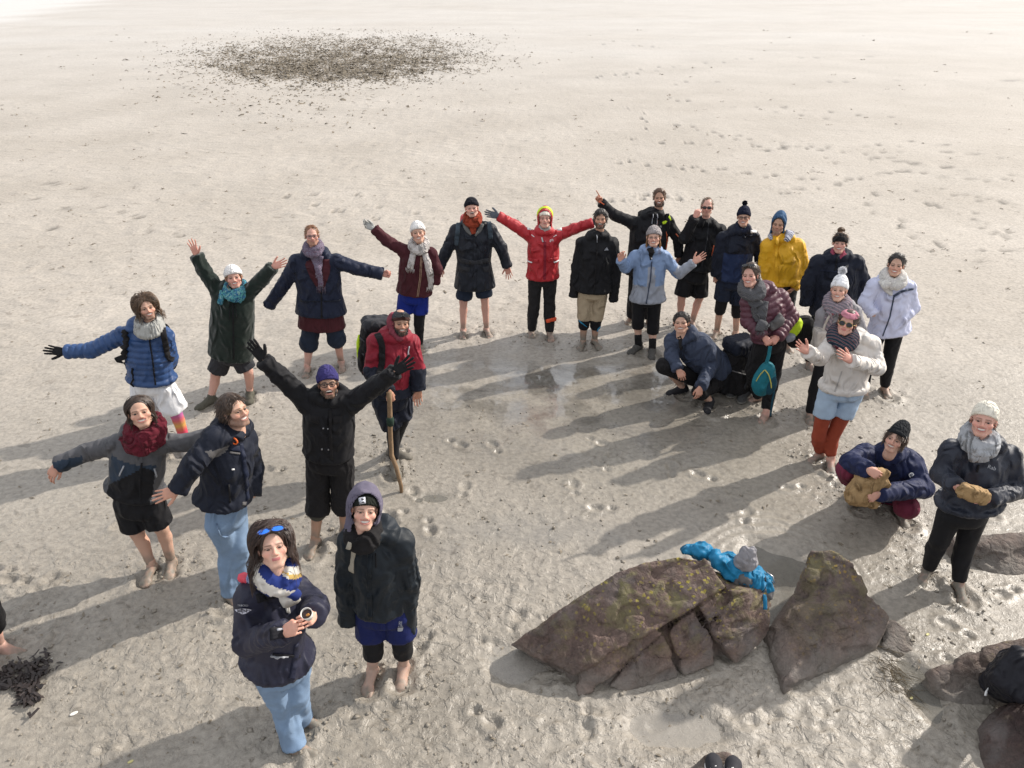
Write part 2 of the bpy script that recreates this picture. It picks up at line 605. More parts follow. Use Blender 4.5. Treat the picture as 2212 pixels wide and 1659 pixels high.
def build_ground():
    X, Y = np.meshgrid(gx, gy)
    x, y = X.ravel(), Y.ravel()
    z0 = np.zeros_like(x)
    far = sstep(9, 40, np.hypot(x, y))
    h = 0.010 * noise3(x * 0.7, y * 0.7, z0 + 3.1) + 0.03 * far * noise3(x * 0.12, y * 0.12, z0 + 8)
    # trampled, lumpy mud in the foreground and round the feet
    dmin = np.full(len(x), 9.0)
    near = (np.abs(x) < 6) & (y < 11)
    for f in FEETG:
        dmin[near] = np.minimum(dmin[near], np.hypot(x[near] - f[0], (y[near] - f[1])))
    patch = noise3(x * 0.55, y * 0.55, z0 + 1.7)
    rough = sstep(6.6, 3.8, y) * np.clip(0.38 + 2.0 * patch + 0.8 * noise3(x * 1.4, y * 1.4, z0 + 81), 0.08, 1.2) + 0.8 * np.exp(-(dmin / 0.28) ** 2) + 0.22 * sstep(12, 6, y)
    rough = np.clip(rough, 0.05, 1.2)
    wx = x + 0.05 * noise3(x * 5, y * 5, z0 + 20); wy = y + 0.05 * noise3(x * 5, y * 5, z0 + 25)
    b1 = noise3(wx * 9, wy * 9, z0 + 5); b2 = noise3(wx * 19, wy * 19, z0 + 11)
    ridge = np.clip(1 - 3.2 * np.abs(noise3(wx * 5.2, wy * 5.2, z0 + 31)), 0, 1)
    crumb = np.clip(b1 - 0.12, 0, 1) * 0.055 + np.clip(b2 - 0.15, 0, 1) * 0.03
    ridge2 = np.clip(1 - 4.0 * np.abs(noise3(wx * 11, wy * 11, z0 + 41)), 0, 1)
    h += rough * 1.0 * (crumb * (0.35 + 1.1 * np.clip(noise3(x * 2.2, y * 2.2, z0 + 77) + 0.3, 0, 1)) + 0.010 * ridge * np.clip(noise3(x * 1.7, y * 1.7, z0 + 2) + 0.25, 0, 1) * 2.0 + 0.006 * ridge2 - 0.012 * np.clip(-b1 - 0.1, 0, 1) * 2)
    # wave-worked dimples on the flat beyond, sharper to the left
    mid = sstep(6.5, 9.0, y) * (1 - 0.75 * sstep(16, 42, y))
    leftw = 0.55 + 0.45 * sstep(3.0, -1.0, x)
    dim = noise3(wx * 2.6, wy * 3.6, z0 + 51) * 0.030 + noise3(wx * 6.0, wy * 7.5, z0 + 57) * 0.016
    h += mid * leftw * dim
    rip = np.sin((y * 1.0 + 0.35 * x + 0.7 * noise3(x * 0.6, y * 0.6, z0 + 61)) * 2 * math.pi / 0.17)
    h += sstep(8, 11, y) * (1 - sstep(24, 45, y)) * 0.0022 * rip * (0.4 + noise3(x * 0.8, y * 0.8, z0 + 63))
    rip2 = np.sin((y * 1.0 + 0.1 * x + 2.0 * noise3(x * 0.25, y * 0.25, z0 + 65)) * 2 * math.pi / 1.6)
    h += sstep(30, 55, y) * 0.016 * rip2
    wet = 0.68 * sstep(11.0, 5.0, y) + 0.35 * noise3(x * 0.45, y * 0.45, z0 + 71) + 0.15 * noise3(x * 1.6, y * 1.6, z0 + 73)
    wet += 0.7 * np.exp(-(((x - 0.8) / 2.1) ** 2 + ((y - 7.1) / 1.4) ** 2))
    wet = np.clip(wet, 0, 1)
    # flatter, smoothed mud inside the circle
    calm = np.exp(-(((x - 0.9) / 1.6) ** 2 + ((y - 6.9) / 1.3) ** 2))
    h *= 1 - 0.5 * calm
    for (c, rx, ry, dp) in PUDDLES:
        g = gnd(*c)
        r = np.sqrt(((x - g[0]) / rx) ** 2 + ((y - g[1]) / ry) ** 2)
        r = r + 0.45 * noise3(x * 3.5, y * 3.5, z0 + 90 + dp) + 0.2 * noise3(x * 9, y * 9, z0 + 95)
        k = 1 - sstep(0.55, 1.5, r)
        h = h * (1 - 0.75 * k) - dp * k
        wet = np.maximum(wet, k * 0.95)
    # scour rings washed round the pool between the two rocks
    pc = gnd(1690, 1262)
    r = np.hypot((x - pc[0]) / 1.0, (y - pc[1]) / 1.15) + 0.06 * noise3(x * 3, y * 3, z0 + 98)
    h += 0.012 * np.exp(-((r - 0.62) / 0.16) ** 2) * np.clip(np.sin(r * 2 * math.pi / 0.085), -0.2, 1) * (y > pc[1])
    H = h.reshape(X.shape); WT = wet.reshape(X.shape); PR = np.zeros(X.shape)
    # prints of feet: the crowd's own in the foreground, the tracks beyond
    rr = np.random.default_rng(5)
    for i in range(70):
        a = rr.uniform(-4.2, 4.2); b = rr.uniform(2.2, 6.6)
        foot_stamp(X, Y, H, WT, a, b, rr.uniform(0, 6.28), 0.25, rr.uniform(0.012, 0.024), 0.015, 0.35)
    # lines of tracks across the right half of the beach
    for (p, q, n, sp) in [((1300, 300), (2300, 345), 16, .25), ((1340, 350), (1790, 390), 14, .2), ((1560, 330), (2210, 300), 14, .3), ((1460, 270), (1660, 315), 7, .2),
                          ((1450, 180), (2300, 170), 26, .4), ((1290, 168), (1560, 130), 26, .35), ((1560, 128), (1900, 122), 22, .3), ((1300, 95), (1500, 105), 6, .3),
                          ((1900, 370), (2212, 395), 8, .25), ((2000, 410), (2212, 440), 8, .3), ((2000, 440), (2212, 520), 9, .4), ((1650, 230), (2000, 260), 10, .3),
                          ((1290, 435), (1500, 425), 10, .2), ((1900, 345), (2200, 380), 9, .2), ((1780, 340), (1900, 480), 8, .3), ((1360, 235), (1420, 290), 5, .4),
                          ((130, 395), (420, 540), 8, .5), ((60, 380), (180, 520), 5, .5), ((1400, 210), (1900, 265), 14, .4), ((1560, 290), (2000, 355), 13, .3),
                          ((1700, 420), (2100, 330), 14, .3), ((2100, 560), (2212, 505), 4, .2), ((1950, 480), (2060, 560), 5, .3), ((620, 420), (940, 470), 8, .5)]:
        A, B = gnd(*p), gnd(*q)
        ang = math.atan2(B[1] - A[1], B[0] - A[0])
        for i in range(n):
            t = (i + rr.uniform(-0.3, 0.3)) / n
            c = A + (B - A) * t
            side = (0.10 if i % 2 else -0.10)
            c = c + np.array([-math.sin(ang), math.cos(ang), 0]) * (side + rr.normal(0, sp * 0.5))
            s = 1.0 + 0.012 * c[1]
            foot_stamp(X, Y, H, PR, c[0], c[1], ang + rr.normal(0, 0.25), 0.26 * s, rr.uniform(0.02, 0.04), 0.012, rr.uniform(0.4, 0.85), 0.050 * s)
    for f in FEETG:
        foot_stamp(X, Y, H, WT, f[0], f[1] - 0.06, -math.pi / 2, 0.36, 0.012, 0.02, 0.7, 0.085)
    V = np.stack([x, y, H.ravel()], 1)
    ny, nx = X.shape
    i = np.arange((ny - 1) * (nx - 1)); r, c = i // (nx - 1), i % (nx - 1)
    a = r * nx + c
    Q = np.stack([a, a + 1, a + nx + 1, a + nx], 1)
    me = mesh_data('ground', V, Q, [sand_material()])
    at = me.attributes.new('wet', 'FLOAT', 'POINT')
    at.data.foreach_set('value', WT.ravel().astype(np.float32))
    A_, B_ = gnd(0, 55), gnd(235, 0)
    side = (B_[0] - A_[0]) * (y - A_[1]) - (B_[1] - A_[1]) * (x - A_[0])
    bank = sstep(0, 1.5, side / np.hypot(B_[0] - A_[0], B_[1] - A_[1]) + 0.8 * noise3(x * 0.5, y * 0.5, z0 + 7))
    pale = np.maximum(0.52 * sstep(14, 60, y) * (0.85 + 0.6 * noise3(x * 0.07, y * 0.16, z0 + 44)), bank * 0.95)  # pale dry far sand with distant glare painted in; bank is pale itself
    at = me.attributes.new('rough', 'FLOAT', 'POINT')
    at.data.foreach_set('value', np.clip(rough, 0, 1.2).astype(np.float32))
    film = np.exp(-(((x - 0.6) / 1.7) ** 2 + ((y - 7.5) / 0.9) ** 2)) * 1.3 + 0.55 * np.exp(-(((x - 0.2) / 1.2) ** 2 + ((y - 5.0) / 0.35) ** 2)) 
    film = film * sstep(-0.25, 0.22, noise3(x * 1.5, y * 2.2, z0 + 12) + 0.5 * noise3(x * 5, y * 6, z0 + 14))
    at = me.attributes.new('ripple', 'FLOAT', 'POINT')
    at.data.foreach_set('value', np.clip(sstep(5.5, 8.5, y) * (1 - 0.6 * sstep(18, 45, y)) * (0.35 + 0.65 * sstep(3.5, -1.0, x)) * (1 - np.clip(film, 0, 1)), 0, 1).astype(np.float32))
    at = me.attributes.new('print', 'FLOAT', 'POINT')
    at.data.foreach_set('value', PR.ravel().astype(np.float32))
    at = me.attributes.new('film', 'FLOAT', 'POINT')
    at.data.foreach_set('value', np.clip(film, 0, 1).astype(np.float32))
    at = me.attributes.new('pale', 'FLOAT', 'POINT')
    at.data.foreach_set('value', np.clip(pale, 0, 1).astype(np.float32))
    o = add_obj('ground', me, kind='structure', label='pale wet sand flat with ripples, lumps of mud and footprints')
    return V, Q, H


def sand_material():
    m, nt, b = _nodes('wet_sand')
    L = nt.links.new
    tc = nt.nodes.new('ShaderNodeTexCoord')
    at = nt.nodes.new('ShaderNodeAttribute'); at.attribute_name = 'wet'

    def noise(s, d=6, dist=0.0):
        n = nt.nodes.new('ShaderNodeTexNoise'); n.inputs['Scale'].default_value = s; n.inputs['Detail'].default_value = d
        n.inputs['Distortion'].default_value = dist
        L(tc.outputs['Object'], n.inputs['Vector']); return n

    def ramp(src, p0, p1, c0, c1):
        r = nt.nodes.new('ShaderNodeValToRGB'); r.color_ramp.elements[0].position = p0; r.color_ramp.elements[1].position = p1
        r.color_ramp.elements[0].color = (*c0, 1); r.color_ramp.elements[1].color = (*c1, 1); L(src, r.inputs['Fac']); return r

    def mix(f, a, bb, typ='MIX'):
        x = nt.nodes.new('ShaderNodeMix'); x.data_type = 'RGBA'; x.blend_type = typ
        if isinstance(f, float):
            x.inputs['Factor'].default_value = f
        else:
            L(f, x.inputs['Factor'])
        for s, k in ((a, 'A'), (bb, 'B')):
            if isinstance(s, tuple):
                x.inputs[k].default_value = (*s, 1)
            else:
                L(s, x.inputs[k])
        return x.outputs['Result']
    dry = ramp(noise(0.35, 5).outputs['Fac'], 0.35, 0.65, (0.382, 0.342, 0.294), (0.442, 0.400, 0.350))
    wet = ramp(noise(0.9, 5).outputs['Fac'], 0.35, 0.65, (0.230, 0.206, 0.170), (0.295, 0.266, 0.222))
    c = mix(at.outputs['Fac'], dry.outputs['Color'], wet.outputs['Color'])
    ap = nt.nodes.new('ShaderNodeAttribute'); ap.attribute_name = 'pale'
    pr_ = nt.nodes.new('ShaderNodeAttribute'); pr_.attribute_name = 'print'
    c = mix(pr_.outputs['Fac'], c, (0.095, 0.085, 0.07))  # track hollows: dark wet sediment plus their shade, painted into the colour
    af = nt.nodes.new('ShaderNodeAttribute'); af.attribute_name = 'film'
    c = mix(af.outputs['Fac'], c, (0.185, 0.170, 0.146))
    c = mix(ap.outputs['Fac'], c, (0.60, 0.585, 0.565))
    sp = ramp(noise(22, 8, 0.4).outputs['Fac'], 0.33, 0.62, (0.78, 0.78, 0.78), (1.08, 1.08, 1.08))
    c = mix(1.0, c, sp.outputs['Color'], 'MULTIPLY')
    grain = ramp(noise(160, 4).outputs['Fac'], 0.3, 0.7, (0.85, 0.85, 0.85), (1.1, 1.1, 1.1))
    c = mix(1.0, c, grain.outputs['Color'], 'MULTIPLY')
    # small dark flecks of weed and worm casts
    fl = ramp(noise(7.5, 9, 0.9).outputs['Fac'], 0.335, 0.375, (0.42, 0.40, 0.37), (1, 1, 1))
    c = mix(0.4, c, fl.outputs['Color'], 'MULTIPLY')
    L(c, b.inputs['Base Color'])
    rr = nt.nodes.new('ShaderNodeMapRange'); rr.inputs['To Min'].default_value = 0.78; rr.inputs['To Max'].default_value = 0.30
    ad = nt.nodes.new('ShaderNodeMath'); ad.operation = 'MULTIPLY_ADD'; ad.inputs[1].default_value = 0.8
    n5 = noise(3.0, 6, 0.6); sb = nt.nodes.new('ShaderNodeMath'); sb.operation = 'SUBTRACT'; sb.inputs[1].default_value = 0.5
    L(n5.outputs['Fac'], sb.inputs[0]); L(sb.outputs[0], ad.inputs[0]); L(at.outputs['Fac'], ad.inputs[2])
    L(ad.outputs[0], rr.inputs['Value'])
    # a film of water left in the hollows of the trodden mud
    fm = nt.nodes.new('ShaderNodeMix'); L(af.outputs['Fac'], fm.inputs['Factor']); L(rr.outputs['Result'], fm.inputs['A']); fm.inputs['B'].default_value = 0.08
    L(af.outputs['Fac'], b.inputs['Coat Weight']); b.inputs['Coat Roughness'].default_value = 0.06
    L(fm.outputs['Result'], b.inputs['Roughness'])
    b.inputs['Specular IOR Level'].default_value = 0.5
    b1 = nt.nodes.new('ShaderNodeBump'); b1.inputs['Strength'].default_value = 0.6; b1.inputs['Distance'].default_value = 0.008
    L(noise(26, 8, 0.5).outputs['Fac'], b1.inputs['Height'])
    b2 = nt.nodes.new('ShaderNodeBump'); b2.inputs['Strength'].default_value = 0.9; b2.inputs['Distance'].default_value = 0.045
    ai = nt.nodes.new('ShaderNodeAttribute'); ai.attribute_name = 'ripple'
    mp = nt.nodes.new('ShaderNodeMapping'); mp.inputs['Scale'].default_value = (0.75, 1.25, 1.0); mp.inputs['Rotation'].default_value = (0, 0, 0.25)
    L(tc.outputs['Object'], mp.inputs['Vector'])
    nr = nt.nodes.new('ShaderNodeTexNoise'); nr.noise_type = 'RIDGED_MULTIFRACTAL'; nr.inputs['Scale'].default_value = 2.6; nr.inputs['Detail'].default_value = 3.0; nr.inputs['Distortion'].default_value = 0.35
    L(mp.outputs['Vector'], nr.inputs['Vector'])
    mm = nt.nodes.new('ShaderNodeMath'); mm.operation = 'MULTIPLY'; L(nr.outputs['Fac'], mm.inputs[0]); L(ai.outputs['Fac'], mm.inputs[1])
    m5 = nt.nodes.new('ShaderNodeMath'); m5.operation = 'MULTIPLY_ADD'; m5.inputs[1].default_value = 0.22; L(noise(6.5, 6, 0.7).outputs['Fac'], m5.inputs[0]); L(mm.outputs[0], m5.inputs[2])
    L(m5.outputs[0], b2.inputs['Height']); L(b1.outputs['Normal'], b2.inputs['Normal'])
    # sharp-edged clods where the mud has been walked over
    ar = nt.nodes.new('ShaderNodeAttribute'); ar.attribute_name = 'rough'
    cl = ramp(noise(9, 5, 0.5).outputs['Fac'], 0.50, 0.60, (0, 0, 0), (1, 1, 1))
    cl2 = ramp(noise(24, 5, 0.4).outputs['Fac'], 0.53, 0.62, (0, 0, 0), (0.5, 0.5, 0.5))
    hs = mix(1.0, cl.outputs['Color'], cl2.outputs['Color'], 'ADD')
    mu = nt.nodes.new('ShaderNodeMath'); mu.operation = 'MULTIPLY'; L(hs, mu.inputs[0]); L(ar.outputs['Fac'], mu.inputs[1])
    b4 = nt.nodes.new('ShaderNodeBump'); b4.inputs['Strength'].default_value = 1.0; b4.inputs['Distance'].default_value = 0.0055
    L(mu.outputs[0], b4.inputs['Height']); L(b2.outputs['Normal'], b4.inputs['Normal']); b2 = b4
    b3 = nt.nodes.new('ShaderNodeBump'); b3.inputs['Strength'].default_value = 0.35; b3.inputs['Distance'].default_value = 0.006
    L(noise(150, 3).outputs['Fac'], b3.inputs['Height']); L(b2.outputs['Normal'], b3.inputs['Normal'])
    L(b3.outputs['Normal'], b.inputs['Normal'])
    for bn, st in ((b1, 0.6), (b3, 0.35), (b4, 1.0)):
        q = nt.nodes.new('ShaderNodeMath'); q.operation = 'MULTIPLY_ADD'; q.inputs[1].default_value = -0.85 * st; q.inputs[2].default_value = st
        L(af.outputs['Fac'], q.inputs[0]); L(q.outputs[0], bn.inputs['Strength'])
    return m


GV, GQ, GH = build_ground()
GROUND_BVH = None


def gz(x, y):
    j = int(np.clip(np.searchsorted(gy, y), 1, len(gy) - 1)); i = int(np.clip(np.searchsorted(gx, x), 1, len(gx) - 1))
    return float(GH[j, i])


# ------------------------------------------------------------------ standing water
def water_material(name, col, alpha):
    m, nt, b = _nodes(name)
    L = nt.links.new
    b.inputs['Base Color'].default_value = (*col, 1)
    b.inputs['Roughness'].default_value = 0.04
    b.inputs['Alpha'].default_value = alpha
    b.inputs['IOR'].default_value = 1.33
    tc = nt.nodes.new('ShaderNodeTexCoord')
    n = nt.nodes.new('ShaderNodeTexNoise'); n.inputs['Scale'].default_value = 14; n.inputs['Detail'].default_value = 2
    L(tc.outputs['Object'], n.inputs['Vector'])
    bp = nt.nodes.new('ShaderNodeBump'); bp.inputs['Strength'].default_value = 0.06; bp.inputs['Distance'].default_value = 0.01
    L(n.outputs['Fac'], bp.inputs['Height']); L(bp.outputs['Normal'], b.inputs['Normal'])
    return m


WATER = water_material('shallow_water', (0.20, 0.19, 0.165), 0.55)
MILKY = water_material('silty_water', (0.46, 0.43, 0.385), 0.45)
for k, (c, rx, ry, dp) in enumerate(PUDDLES):
    g = gnd(*c)
    n = 40
    th = np.arange(n) * 2 * math.pi / n
    V = np.vstack([[0, 0, 0], np.stack([np.cos(th) * rx * 1.75, np.sin(th) * ry * 1.75, th * 0], 1)])
    F = np.array([(0, 1 + i, 1 + (i + 1) % n) for i in range(n)])
    add_obj('puddle', mesh_data('puddle', V, F, [MILKY if k in (1, 2) else WATER]), loc=(g[0], g[1], -0.55 * dp), kind='structure', label='shallow puddle of still water lying on the mud')


# ------------------------------------------------------------------ weed on the sand
def blades(bag, cx, cy, cz, n, size, rr, h=0.3):
    """a tuft of crumpled weed: n small bent leaves"""
    for _ in range(n):
        a = rr.uniform(0, 6.28); L = size * rr.uniform(0.5, 1.1); w = L * rr.uniform(0.25, 0.5)
        ox, oy = rr.normal(0, size * 0.35, 2)
        d = np.array([math.cos(a), math.sin(a), 0]); s = np.array([-d[1], d[0], rr.uniform(-0.6, 0.6)])
        p = np.array([cx + ox, cy + oy, cz])
        z1, z2 = rr.uniform(0.1, 1) * size * h, rr.uniform(0, 0.8) * size * h
        m = p + d * L * 0.5 + np.array([0, 0, z1]); e = p + d * L + np.array([0, 0, z2])
        V = [p - s * w * 0.3, p + s * w * 0.3, m + s * w * 0.5, m - s * w * 0.5, e + s * w * 0.2, e - s * w * 0.2]
        bag.add(np.array(V), np.array([(0, 1, 2, 3), (3, 2, 4, 5)]))


WEED = plain('dry_seaweed', (0.190, 0.160, 0.120), 0.9, 0, 0.7, 2.0)
WEEDD = plain('dark_seaweed', (0.028, 0.020, 0.018), 0.45, 0, 0.5, 20.0)
rr = np.random.default_rng(3)
bag = Bag()
M_ = 340000
U1 = rr.normal(730, 215, M_); V1 = rr.uniform(60, 290, M_)
# oval field, thickest along its far edge, trailing off towards the near left
E1 = ((U1 - 735 + (V1 - 122) * 0.8) / 345) ** 2 + ((V1 - 122) / 53) ** 2 + 0.5 * noise3(U1 / 70, V1 / 18, 4.4) + 0.4 * noise3(U1 / 26, V1 / 8, 9.4)
P1 = np.exp(-np.maximum(0, E1 - 0.55) * 3.0)
P1 = np.where(V1 > 150, P1 * 0.9 + 0.035 * np.exp(-((U1 - 560) / 260) ** 2 - ((V1 - 170) / 70) ** 2), P1)
P1 *= (0.35 + 1.3 * np.maximum(0, noise3(U1 / 40, V1 / 10, 1.1) + 0.3)) * np.minimum(1, (V1 - 30) / 110)
sel = np.nonzero(rr.random(M_) < P1)[0][:24000]
for i in sel:
    q = gnd(U1[i], V1[i])
    sz = rr.uniform(0.08, 0.19) if rr.random() > 0.03 else rr.uniform(0.2, 0.32)
    blades(bag, q[0], q[1], gz(q[0], q[1]), 1, sz, rr, 0.32)
add_obj('seaweed_field', bag.data('seaweed_field', [WEED], smooth=False), kind='stuff', label='wide field of scattered grey-brown seaweed on the far sand')

# single wisps and worm casts strewn over the whole beach
bag = Bag()
for k in range(900):
    u = rr.uniform(0, 2212); v = rr.uniform(60, 640) if k < 430 else rr.uniform(640, 1659)
    g = gnd(u, v)
    if rr.random() < 0.35 and v < 400 and u > 1500:
        continue
    sc = 0.020 + 0.0026 * g[1]
    blades(bag, g[0], g[1], gz(g[0], g[1]) + 0.001, 2 if v > 640 else 3, sc * rr.uniform(0.6, 1.3), rr, 0.35)
add_obj('weed_scraps', bag.data('weed_scraps', [WEED], smooth=False), kind='stuff', label='small dark scraps of weed strewn over the sand')

# mud crumbs thrown up by feet
MUD = plain('mud_crumb', (0.25, 0.222, 0.183), 0.6, 0, 0.35, 25.0)
bag = Bag()
ico = np.array([(1, 0, 0), (-1, 0, 0), (0, 1, 0), (0, -1, 0), (0, 0, 1), (0, 0, -1)], float)
icf = np.array([(0, 2, 4), (2, 1, 4), (1, 3, 4), (3, 0, 4), (2, 0, 5), (1, 2, 5), (3, 1, 5), (0, 3, 5)])
for k in range(3400):
    if k < 1900:
        a, b_ = rr.uniform(-4.2, 4.4), 2.3 + 5.0 * rr.random() ** 1.5
        if float(noise3(a * 0.9, b_ * 0.9, 6.6)) + 0.35 * float(noise3(a * 3, b_ * 3, 2.6)) < 0.02:
            continue
    else:
        f = FEETG[rr.integers(len(FEETG))]
        a, b_ = f[0] + rr.normal(0, 0.16), f[1] + rr.normal(0, 0.16)
    r = rr.uniform(0.004, 0.011) * (1.5 if rr.random() < 0.12 else 1)
    V = ico * r * rr.uniform(0.5, 1.6, (6, 3)) * np.array([1.3, 1.3, 0.8])
    an = rr.uniform(0, 6.28); c, s = math.cos(an), math.sin(an)
    V = V @ np.array([[c, s, 0], [-s, c, 0], [0, 0, 1]])
    bag.add(V + [a, b_, gz(a, b_) + r * 0.25], icf)
add_obj('mud_crumbs', bag.data('mud_crumbs', [MUD], smooth=True), kind='stuff', label='crumbs of wet mud kicked up around the feet')


# ------------------------------------------------------------------ rocks
def rock_material(name, base, dark, lich, amount, grey=0.5):
    m, nt, b = _nodes(name)
    L = nt.links.new
    tc = nt.nodes.new('ShaderNodeTexCoord')

    def noise(s, d=6, dist=0.0):
        n = nt.nodes.new('ShaderNodeTexNoise'); n.inputs['Scale'].default_value = s; n.inputs['Detail'].default_value = d
        n.inputs['Distortion'].default_value = dist; n.inputs['Roughness'].default_value = 0.62
        L(tc.outputs['Object'], n.inputs['Vector']); return n.outputs['Fac']

    def ramp(src, p0, p1, c0, c1):
        r = nt.nodes.new('ShaderNodeValToRGB'); r.color_ramp.elements[0].position = p0; r.color_ramp.elements[1].position = p1
        r.color_ramp.elements[0].color = (*c0, 1); r.color_ramp.elements[1].color = (*c1, 1); L(src, r.inputs['Fac']); return r.outputs['Color']

    def mix(f, a, bb, typ='MIX'):
        x = nt.nodes.new('ShaderNodeMix'); x.data_type = 'RGBA'; x.blend_type = typ
        if isinstance(f, float):
            x.inputs['Factor'].default_value = f
        else:
            L(f, x.inputs['Factor'])
        for s, k in ((a, 'A'), (bb, 'B')):
            if isinstance(s, tuple):
                x.inputs[k].default_value = (*s, 1)
            else:
                L(s, x.inputs[k])
        return x.outputs['Result']
    c = ramp(noise(5, 8, 0.6), 0.35, 0.68, dark, base)
    c = mix(1.0, c, ramp(noise(60, 5), 0.3, 0.7, (0.7, 0.7, 0.7), (1.25, 1.25, 1.25)), 'MULTIPLY')
    c = mix(ramp(noise(2.5, 6, 0.8), 0.5, 0.66, (0, 0, 0), (0.55, 0.55, 0.55)), c, (0.17, 0.155, 0.15))     # greyer skin
    # dried mud up to a hand's height above the sand
    sep = nt.nodes.new('ShaderNodeSeparateXYZ'); L(tc.outputs['Object'], sep.inputs[0])
    mr = nt.nodes.new('ShaderNodeMapRange'); mr.inputs['From Min'].default_value = 0.02; mr.inputs['From Max'].default_value = 0.17
    mr.inputs['To Min'].default_value = grey; mr.inputs['To Max'].default_value = 0
    sm = nt.nodes.new('ShaderNodeMath'); sm.operation = 'MULTIPLY_ADD'; sm.inputs[1].default_value = 0.30; L(noise(6, 5), sm.inputs[0])
    sa = nt.nodes.new('ShaderNodeMath'); sa.operation = 'SUBTRACT'; L(sep.outputs['Z'], sa.inputs[0]); sa.inputs[1].default_value = 0.15
    L(sa.outputs[0], sm.inputs[2]); L(sm.outputs[0], mr.inputs['Value'])
    c = mix(mr.outputs['Result'], c, (0.25, 0.23, 0.20))
    # olive and yellow lichen, more towards the top of the stone
    hr = nt.nodes.new('ShaderNodeMapRange'); hr.inputs['From Min'].default_value = 0.1; hr.inputs['From Max'].default_value = 0.55
    L(sep.outputs['Z'], hr.inputs['Value'])
    ml = nt.nodes.new('ShaderNodeMath'); ml.operation = 'MULTIPLY'; L(hr.outputs['Result'], ml.inputs[0])
    L(ramp(noise(7, 9, 0.5), 0.60 - amount * 0.12, 0.70 - amount * 0.10, (0, 0, 0), (1, 1, 1)), ml.inputs[1])
    c = mix(ml.outputs[0], c, mix(noise(20, 4), (0.13, 0.115, 0.055), (0.23, 0.20, 0.09)))
    vo = nt.nodes.new('ShaderNodeTexVoronoi'); vo.inputs['Scale'].default_value = 26
    wv = nt.nodes.new('ShaderNodeVectorMath'); wv.operation = 'MULTIPLY_ADD'
    nn = nt.nodes.new('ShaderNodeTexNoise'); nn.inputs['Scale'].default_value = 30; L(tc.outputs['Object'], nn.inputs['Vector'])
    L(nn.outputs['Color'], wv.inputs[0]); wv.inputs[1].default_value = (0.035, 0.035, 0.035); L(tc.outputs['Object'], wv.inputs[2])
    L(wv.outputs[0], vo.inputs['Vector'])
    m2 = nt.nodes.new('ShaderNodeMath'); m2.operation = 'MULTIPLY'
    L(ramp(vo.outputs['Distance'], 0.26, 0.34, (1, 1, 1), (0, 0, 0)), m2.inputs[0])
    m3 = nt.nodes.new('ShaderNodeMath'); m3.operation = 'MULTIPLY'
    L(ramp(noise(4.5, 4), 0.52 - 0.06 * amount, 0.60, (0, 0, 0), (1, 1, 1)), m3.inputs[0]); L(hr.outputs['Result'], m3.inputs[1])
    L(m3.outputs[0], m2.inputs[1])
    c = mix(m2.outputs[0], c, lich)
    L(c, b.inputs['Base Color'])
    b.inputs['Roughness'].default_value = 0.78
    b1 = nt.nodes.new('ShaderNodeBump'); b1.inputs['Strength'].default_value = 1.0; b1.inputs['Distance'].default_value = 0.04
    L(noise(13, 10, 0.7), b1.inputs['Height'])
    b2 = nt.nodes.new('ShaderNodeBump'); b2.inputs['Strength'].default_value = 0.5; b2.inputs['Distance'].default_value = 0.008
    L(noise(90, 5), b2.inputs['Height']); L(b1.outputs['Normal'], b2.inputs['Normal'])
    vc = nt.nodes.new('ShaderNodeTexVoronoi'); vc.feature = 'DISTANCE_TO_EDGE'; vc.inputs['Scale'].default_value = 2.7
    wq = nt.nodes.new('ShaderNodeVectorMath'); wq.operation = 'MULTIPLY_ADD'; nq = nt.nodes.new('ShaderNodeTexNoise'); nq.inputs['Scale'].default_value = 7; nq.inputs['Detail'].default_value = 4
    L(tc.outputs['Object'], nq.inputs['Vector']); L(nq.outputs['Color'], wq.inputs[0]); wq.inputs[1].default_value = (0.16, 0.16, 0.16); L(tc.outputs['Object'], wq.inputs[2]); L(wq.outputs[0], vc.inputs['Vector'])
    b5 = nt.nodes.new('ShaderNodeBump'); b5.inputs['Strength'].default_value = 0.4; b5.inputs['Distance'].default_value = 0.02
    L(ramp(vc.outputs['Distance'], 0.0, 0.035, (0, 0, 0), (1, 1, 1)), b5.inputs['Height']); L(b2.outputs['Normal'], b5.inputs['Normal']); L(b5.outputs['Normal'], b.inputs['Normal'])
    return m


def hull_planes(pts):
    import bmesh
    bm = bmesh.new()
    for p in pts:
        bm.verts.new(Vector(p))
    r = bmesh.ops.convex_hull(bm, input=bm.verts)
    bmesh.ops.delete(bm, geom=[g for g in r['geom_interior'] if isinstance(g, bmesh.types.BMVert)], context='VERTS')
    bm.normal_update()
    c = np.mean([np.array(v.co) for v in bm.verts], axis=0)
    out = []
    for f in bm.faces:
        n = np.array(f.normal); p = np.array(f.verts[0].co)
        if (c - p) @ n > 0:
            n = -n
        out.append((n, float(n @ p)))
    vs = [v.co.copy() for v in bm.verts]
    bm.verts.ensure_lookup_table()
    bm.verts.index_update()
    fs = [[v.index for v in f.verts] for f in bm.faces]
    bm.free()
    # merge near-parallel planes
    keep = []
    for n, d in out:
        if not any(n @ m > 0.9995 and abs(d - e) < 1e-3 for m, e in keep):
            keep.append((n, d))
    return keep, vs, fs


def add_hull(F, pts, shrink=0.0, r=0.02, k=0.008):
    pl, vs, fs = hull_planes(pts)
    lo = np.min(pts, axis=0); hi = np.max(pts, axis=0)

    def fn(x, y, z):
        d = None
        for n, e in pl:
            q = n[0] * x + n[1] * y + n[2] * z - (e - shrink)
            d = q if d is None else -smin(-d, -q, r)
        return d
    F.op(fn, lo, hi, k)


